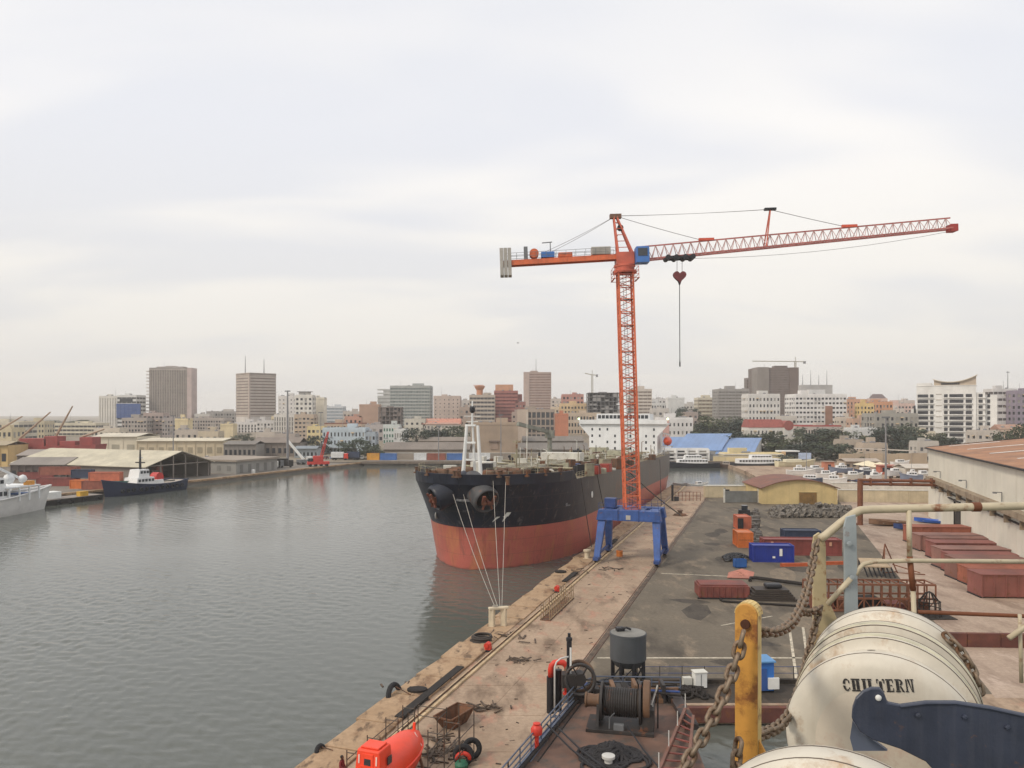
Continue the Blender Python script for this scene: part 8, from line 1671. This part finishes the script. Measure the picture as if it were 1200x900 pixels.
# poles
def pole(label, px, ytop, ybase, hd=True, r=.16, Y=None, z=0):
    Yp = Y or (H - z) * F / (ybase - HY); p = P(px, ybase, Yp); t = thing('lamp_pole', label, 'lamp pole', (p.x, Yp, z)); hh = P(px, ytop, Yp).z - z; MB().tube([(0, 0, 0), (0, 0, hh)], [r * 1.4, r * .7], 8).build('pole', m_metal, t)
    if hd: MB().box(-1.2, 1.2, -.25, .25, hh, hh + .5).build('lamp_head', m_grey, t); MB().lathe([(.5, 0), (.5, .3)], 8).build('base', m_metal, t)
    return t
pole('tall pale lamp pole in the boat yard', 1038, 490, 571, r=.28); pole('very tall floodlight mast on the left quay', 337, 459, 545, r=.45); pole('thin lamp pole behind the left container stack', 203, 488, 540, r=.25); pole('thin lamp pole behind the orange container on the far quay', 514, 500, 541, r=.2); pole('thin lamp pole right of the ribbed brown block', 587, 487, 540, r=.2); pole('short lamp pole near the pale blue building', 376, 484, 535, r=.2); pole('slim pole beside the billboard', 945, 528, 557, False, r=.12)
# ================================================================== left quay gear
lqv = Vector((.363, .9317, 0)); lqp = Vector((-.9317, .363, 0)); lrot = lq - R(90)
ts = thing('transit_shed', 'open-ended transit shed with a big pale roof on the left quay', 'building', (-122, 256, -.1), lrot)   # local x towards the water, y along the quay
Lw, Wy, He, Hr = 64, 30, 5.2, 9.6; m_tr = M('transit_roof', rgb(192, 184, 162), .75, var=.1, scale=.15, streak=.25); m_tw = wall(134, 122, 110)
for i in range(16):
    xa, xb = -Lw * (i + 1) / 16, -Lw * i / 16 + (.8 if i == 0 else -.05)
    for (ya, za, yb, zb_) in ((-1, He - .3, Wy / 2, Hr), (Wy / 2, Hr, Wy + 1, He - .3)): MB().prism([(xa, ya, za), (xa, yb, zb_), (xa, yb, zb_ + .2), (xa, ya, za + .2)], (xb - xa, 0, 0)).build('roof_sheet', m_tr, ts)
MB().box(-Lw, -.3, 0, .3, 0, He).build('wall', m_tw, ts); MB().box(-Lw, -.3, Wy - .3, Wy, 0, He).build('wall', m_tw, ts); MB().box(-Lw, -Lw + .3, .3, Wy - .3, 0, He).build('wall', m_tw, ts)
for i in range(6): y = 1 + i * (Wy - 2) / 5; MB().box(-.7, -.3, y - .2, y + .2, 0, He + (Hr - He) * (1 - abs(y - Wy / 2) / (Wy / 2)) - .2).build('post', m_tw, ts)
MB().bar((-.5, .5, He), (-.5, Wy / 2, Hr - .3), .4).build('rafter', m_tw, ts); MB().bar((-.5, Wy / 2, Hr - .3), (-.5, Wy - .5, He), .4).build('rafter', m_tw, ts); MB().bar((-.5, .5, He), (-.5, Wy - .5, He), .35).build('tie_beam', m_tw, ts)
for i in range(7): MB().box(-Lw * .1 - i * 3, -Lw * .1 - i * 3 + 2.4, 4 + (i * 5) % 18, 7 + (i * 5) % 18, 0, 2 + i % 3).build('stored_goods', (m_dark, m_tw, c_brick)[i % 3], ts)
gs = thing('quay_store', 'low grey store with a brown flat roof beyond the transit shed', 'building', (-104.5, 291, -.1), lrot); MB().box(-26, 0, 0, 24, 0, 4.6).build('wall', wall(150, 148, 140), gs); MB().box(-27, .8, -.8, 24.8, 4.6, 5.3).build('roof', wall(156, 140, 122), gs)
for i in range(5): MB().box(-.02, .06, 2 + i * 4.6, 3.8 + i * 4.6, .2, 3.4).build('door', wall(120, 118, 112), gs); MB().box(-4.4 - i * 4.8, -2.6 - i * 4.8, -.08, -.01, 1.0, 3.0).build('shutter', wall(128, 126, 120), gs)
MB().lathe([(.7, 0), (.75, 1.2), (.2, 1.4)], 10, Matrix.Translation((3, 6, 0))).build('water_tank', m_wht, gs)
cst = [((118, 574), 12.19, c_brick, 'b40', 0, 'long brick orange container at the bottom of the left quay stack'), ((120, 574), 9.0, c_or2, 'o30', 2.6, 'faded orange container on top of the left quay stack'), ((93, 570), 6.06, c_navy, 'nv20', 2.6, 'dark container on the second tier at the left of the stack'), ((92, 573), 6.06, c_or, 'or20', 0, 'small bright orange container left of the brick orange one'), ((66, 566), 12.19, c_brick, 'b40', 2.6, 'brick red container on the second tier nearest the white ship'), ((64, 570), 12.19, c_red, 'r40', 0, 'dark red container at the bottom nearest the white ship'), ((142, 574), 6.06, c_teal, 't20', 0, 'teal container right of the brick orange one'), ((40, 562), 12.19, c_red, 'r40', 0, 'dark red container behind the mast of the white ship'), ((26, 556), 6.06, c_navy, 'nv20', 0, 'dark blue container at the left end behind the white ship'), ((158, 572), 6.06, M('container_tan', rgb(176, 160, 130), .6, var=.1), 'tn20', 0, 'tan container behind the tug wheelhouse')]
for (px, py), L, m_, ky, z, lb in cst: p = G(px, py, -.1); container(lb, (p.x, p.y + 2, -.1 + z), R(2), L, m_, ky, parts=False, grp='containers on the left quay')
cst2 = [((511, 544), 9, c_brick, 'bk30', 'brick orange container on the far quay behind the tanker bow'), ((535, 544), 9, c_lb, 'lb30', 'light blue container on the far quay beside the foremast'), ((455, 543), 8, c_lb, 'lb30b', 'blue container on the far quay near the basin corner'), ((438, 546), 6.06, M('container_yellow', rgb(206, 150, 60), .6, var=.1), 'ye20', 'yellow-orange container at the basin corner'), ((562, 542), 10, c_wh, 'wh33', 'white long container on the far quay left of the deck mast'), ((493, 543), 6.06, c_wh, 'wh20', 'small white container left of the brick orange one')]
for (px, py), L, m_, ky, lb in cst2: p = P(px, py, 372); container(lb, (p.x, 372, .3), 0, L, m_, ky, Hh=3.2, parts=False, grp='containers on the far quay')
# pontoon, red mobile crane, inclined white crane, trucks
t = thing('pontoon', 'flat black pontoon with a white launch aboard, behind the white ship', 'pontoon', (-123.8, 206, WATER), lrot); MB().box(-3, 3, -14, 14, -.5, 1.4).build('hull', m_dark, t, bevel=.1); MB().box(-2.9, 2.9, -13.8, 13.8, 1.41, 1.5).build('deck', wall(140, 128, 116), t); MB().box(-1.6, 1.6, -2, 2, 1.5, 3.4).build('deckhouse', m_wht, t, bevel=.1); MB().box(-1, 1, -5, -2.4, 1.5, 2.6).build('winch_box', m_grey, t, bevel=.08); MB().box(1, 2.4, 7, 9.6, 1.5, 2.8).build('yellow_box', M('box_yellow', rgb(206, 160, 50), .6), t)
for i in range(7): MB().torus(.5, .2, 14, 6, Matrix.Translation((3.1, -12 + i * 4, .5)) @ Matrix.Rotation(R(90), 4, 'Y')).build('tyre_fender', m_tyre, t)
mr_ = M('mobile_crane_red', rgb(200, 62, 52), .5, var=.1); rp = P(373, 549, 332); t = thing('mobile_crane', 'small red mobile crane at the end of the left quay', 'crane', (rp.x, 332, -.1), R(20)); MB().box(-4.6, 4.6, -1.6, 1.6, .9, 2.2).build('chassis', mr_, t, bevel=.1); MB().box(-2.2, 2.0, -1.5, 1.5, 2.2, 4.6).build('house', mr_, t, bevel=.12); MB().box(-4.4, -2.4, -1.4, 1.4, 2.2, 3.6).build('cab', m_glass, t, bevel=.1)
k = MB(); a0, a1 = Vector((1.2, 0, 4)), Vector((4.2, 0, 15))
for sy in (-.5, .5):
    for sx in (-.5, .5): k.bar(a0 + Vector((sx, sy, 0)), a1 + Vector((sx * .5, sy * .5, 0)), .28)
for i in range(8): q = a0.lerp(a1, i / 8); q2 = a0.lerp(a1, (i + 1) / 8); k.bar(q + Vector((-.5, -.5, 0)), q2 + Vector((.4, -.4, 0)), .16); k.bar(q + Vector((.5, -.5, 0)), q + Vector((-.5, -.5, 0)), .16)
k.build('boom', mr_, t); MB().bar((-1.6, 0, 4.6), (3.9, 0, 14.4), .14).build('stay', m_wire, t)
for x in (-3.4, -1.1, 1.2, 3.5):
    for sy in (-1, 1): MB().tube([(x, sy * 1.7, .6), (x, sy * 1.3, .6)], .6, 14).build('wheel', m_tyre, t)
wp = P(356, 545, 345); t = thing('loading_ramp', 'white inclined loading crane leaning left beside the red crane', 'crane', (wp.x, 345, -.1)); MB().bar((-7.5, 0, 11.0), (0, 0, 2.2), .9, 1.0).build('boom', m_wht, t); MB().box(-3, 3.4, -1.4, 1.4, .6, 2.2).build('chassis', m_grey, t, bevel=.1); MB().box(1.4, 3.6, -1.3, 1.3, 2.2, 3.6).build('cab', m_wht, t, bevel=.08)
for x in (-2.2, 0, 2.4):
    for sy in (-1, 1): MB().tube([(x, sy * 1.5, .55), (x, sy * 1.15, .55)], .55, 12).build('wheel', m_tyre, t)
def truck(label, p, rz, boxm, cabm):
    t = thing('truck', label, 'truck', p, rz, 'trucks on the left quay'); MB().box(-4, 1.9, -1.25, 1.25, 1.1, 3.8).build('cargo_box', boxm, t, bevel=.05); MB().box(2.1, 4.1, -1.2, 1.2, .6, 3.1).build('cab', cabm, t, bevel=.12); MB().box(3.6, 4.14, -1.0, 1.0, 1.9, 2.8).build('windscreen', m_glass, t); MB().box(-4, 4, -.5, .5, .6, 1.1).build('chassis', m_black, t)
    for x in (-3, -1.7, 3):
        for sy in (-1, 1): MB().tube([(x, sy * 1.2, .5), (x, sy * .9, .5)], .5, 12).build('wheel', m_tyre, t)
    return t
for (px, Y, rz, bm__, cm, lb) in ((314, 318, 20, c_brick, m_wht, 'truck with a brick red box beside the quay store'), (322, 322, 60, m_dark, m_grey, 'dark truck parked next to the floodlight mast'), (332, 326, 15, m_dark, m_dark, 'black truck right below the floodlight mast'), (398, 372, 5, c_wh, m_redp, 'white box truck by the veranda of the pale blue building'), (412, 374, 175, c_navy, m_wht, 'navy box truck near the round tree'), (300, 330, 80, c_wh, m_wht, 'white truck behind the quay store roof')):
    truck(lb, (P(px, 0, Y).x, Y, -.1 if Y < 358 else .3), R(rz), bm__, cm)
def car(label, p, rz, mat, grp):
    t = thing('parked_car', label, 'car', p, rz, grp)
    MB().hexa([(-2.1, -.85, .3), (2.1, -.85, .3), (2.1, .85, .3), (-2.1, .85, .3), (-2.0, -.8, .9), (2.0, -.8, .85), (2.0, .8, .85), (-2.0, .8, .9)]).build('body', mat, t, bevel=.1); MB().hexa([(-1.6, -.75, .9), (1.1, -.75, .88), (1.1, .75, .88), (-1.6, .75, .9), (-1.1, -.62, 1.45), (.5, -.62, 1.45), (.5, .62, 1.45), (-1.1, .62, 1.45)]).build('cabin', m_glass, t, bevel=.06); MB().box(-1.05, .45, -.6, .6, 1.452, 1.5).build('roof', mat, t)
    for x in (-1.3, 1.3):
        for sy in (-1, 1): MB().tube([(x, sy * .9, .33), (x, sy * .65, .33)], .33, 10).build('wheel', m_tyre, t)
ORD = ('first', 'second', 'third', 'fourth', 'fifth', 'sixth', 'seventh', 'eighth', 'ninth'); ccol = [('white', m_wht), ('dark', m_black), ('silver', m_grey), ('red', m_redst), ('blue', c_lb), ('white', m_wht), ('pale', m_pale), ('dark', m_dark), ('white', m_wht)]
for i in range(9): car('small %s car before the yellow arcaded warehouse, %s from the left' % (ccol[i][0], ORD[i]), (P(170 + i * 14 + (i * 7) % 5, 0, 378).x, 378 + (i % 2) * 3, .3 if True else 0), R(80 + (i * 37) % 25), ccol[i][1], 'cars parked by the yellow warehouse')
for i in range(7): car('small %s car at the foot of the pale blue building, %s from the left' % (ccol[(i + 3) % 9][0], ORD[i]), (P(382 + i * 7, 0, 379).x, 379 + (i % 3), .3), R(85 + (i * 23) % 20), ccol[(i + 3) % 9][1], 'cars parked by the pale blue building')
# red hulk with cargo booms behind the roofs
m_hk = M('hulk_red', rgb(148, 66, 62), .7, var=.14, scale=.2, streak=.3); t = thing('red_ship', 'dull red cargo ship with cream cargo booms behind the grey roofs', 'ship', (P(8, 0, 345).x, 345, -.1)); Wd = 102 / F * 345
MB().hexa([(1, 0, 0), (Wd - 1, 0, 0), (Wd - 1, 9, 0), (1, 9, 0), (-1, -.5, 7.6), (Wd + 1, -.5, 9), (Wd + 1, 9.5, 9), (-1, 9.5, 7.6)]).build('hull', m_hk, t); 
for (a, b, z0_, z1_) in ((5, 17, 7.8, 11.6), (16, 22, 8.2, 12.6), (23, 30, 8.2, 10.4), (32, 38, 8.6, 12.2)): MB().box(a, b, 1, 8, z0_ - 1, z1_).build('hatch_house', m_hk, t, bevel=.15)
for i in range(12): MB().box(2 + i * 3, 2.25 + i * 3, -.55, -.3, 1.5, 7.6).build('hull_rib', m_hk, t)
m_bm = M('boom_cream', rgb(164, 140, 118), .6, var=.12)
for (xa, ya, xb, yb) in ((22, 515, 59, 483), (64, 514, 85, 476), (-8, 508, 26, 488), (96, 512, 122, 503)):
    a, b = P(xa, ya, 348) - t.location, P(xb, yb, 346) - t.location; MB().tube([a, b], [.55, .3], 8).build('cargo_boom', m_bm, t); MB().bar((a.x, a.y, 8), a, .7).build('boom_post', m_bm, t)
# bird
t = thing('bird', 'tiny gull in flight above the city', 'bird', P(607, 402, 150)); m_gull = M('gull', rgb(150, 148, 146), .7, var=0); MB().tube([(-.25, 0, 0), (-.1, 0, .02), (.1, 0, .02), (.28, 0, -.01)], [.02, .06, .06, .02], 8).build('body', m_gull, t)
for sg in (-1, 1): MB().prism([(-.08, 0, .03), (.1, 0, .03), (.02, sg * .3, .12), (-.12, sg * .6, .05), (-.16, sg * .3, .1)], (0, 0, .012)).build('wing', m_gull, t)

# ================================================================== haze
hv_ = bpy.data.materials.new('harbour_haze'); hv_.use_nodes = True; ht_ = hv_.node_tree; ht_.nodes.remove(ht_.nodes['Principled BSDF']); pv_ = ht_.nodes.new('ShaderNodeVolumePrincipled'); pv_.inputs['Color'].default_value = (.98, .975, .965, 1); pv_.inputs['Density'].default_value = .0002; pv_.inputs['Anisotropy'].default_value = .2
ht_.links.new(pv_.outputs[0], ht_.nodes['Material Output'].inputs['Volume'])
o = MB().box(-3300, 3300, -260, 4700, -9.5, 96).build('haze', hv_); stuff(o); o['label'] = 'thin pale haze lying over the harbour and the city'; o['category'] = 'haze'
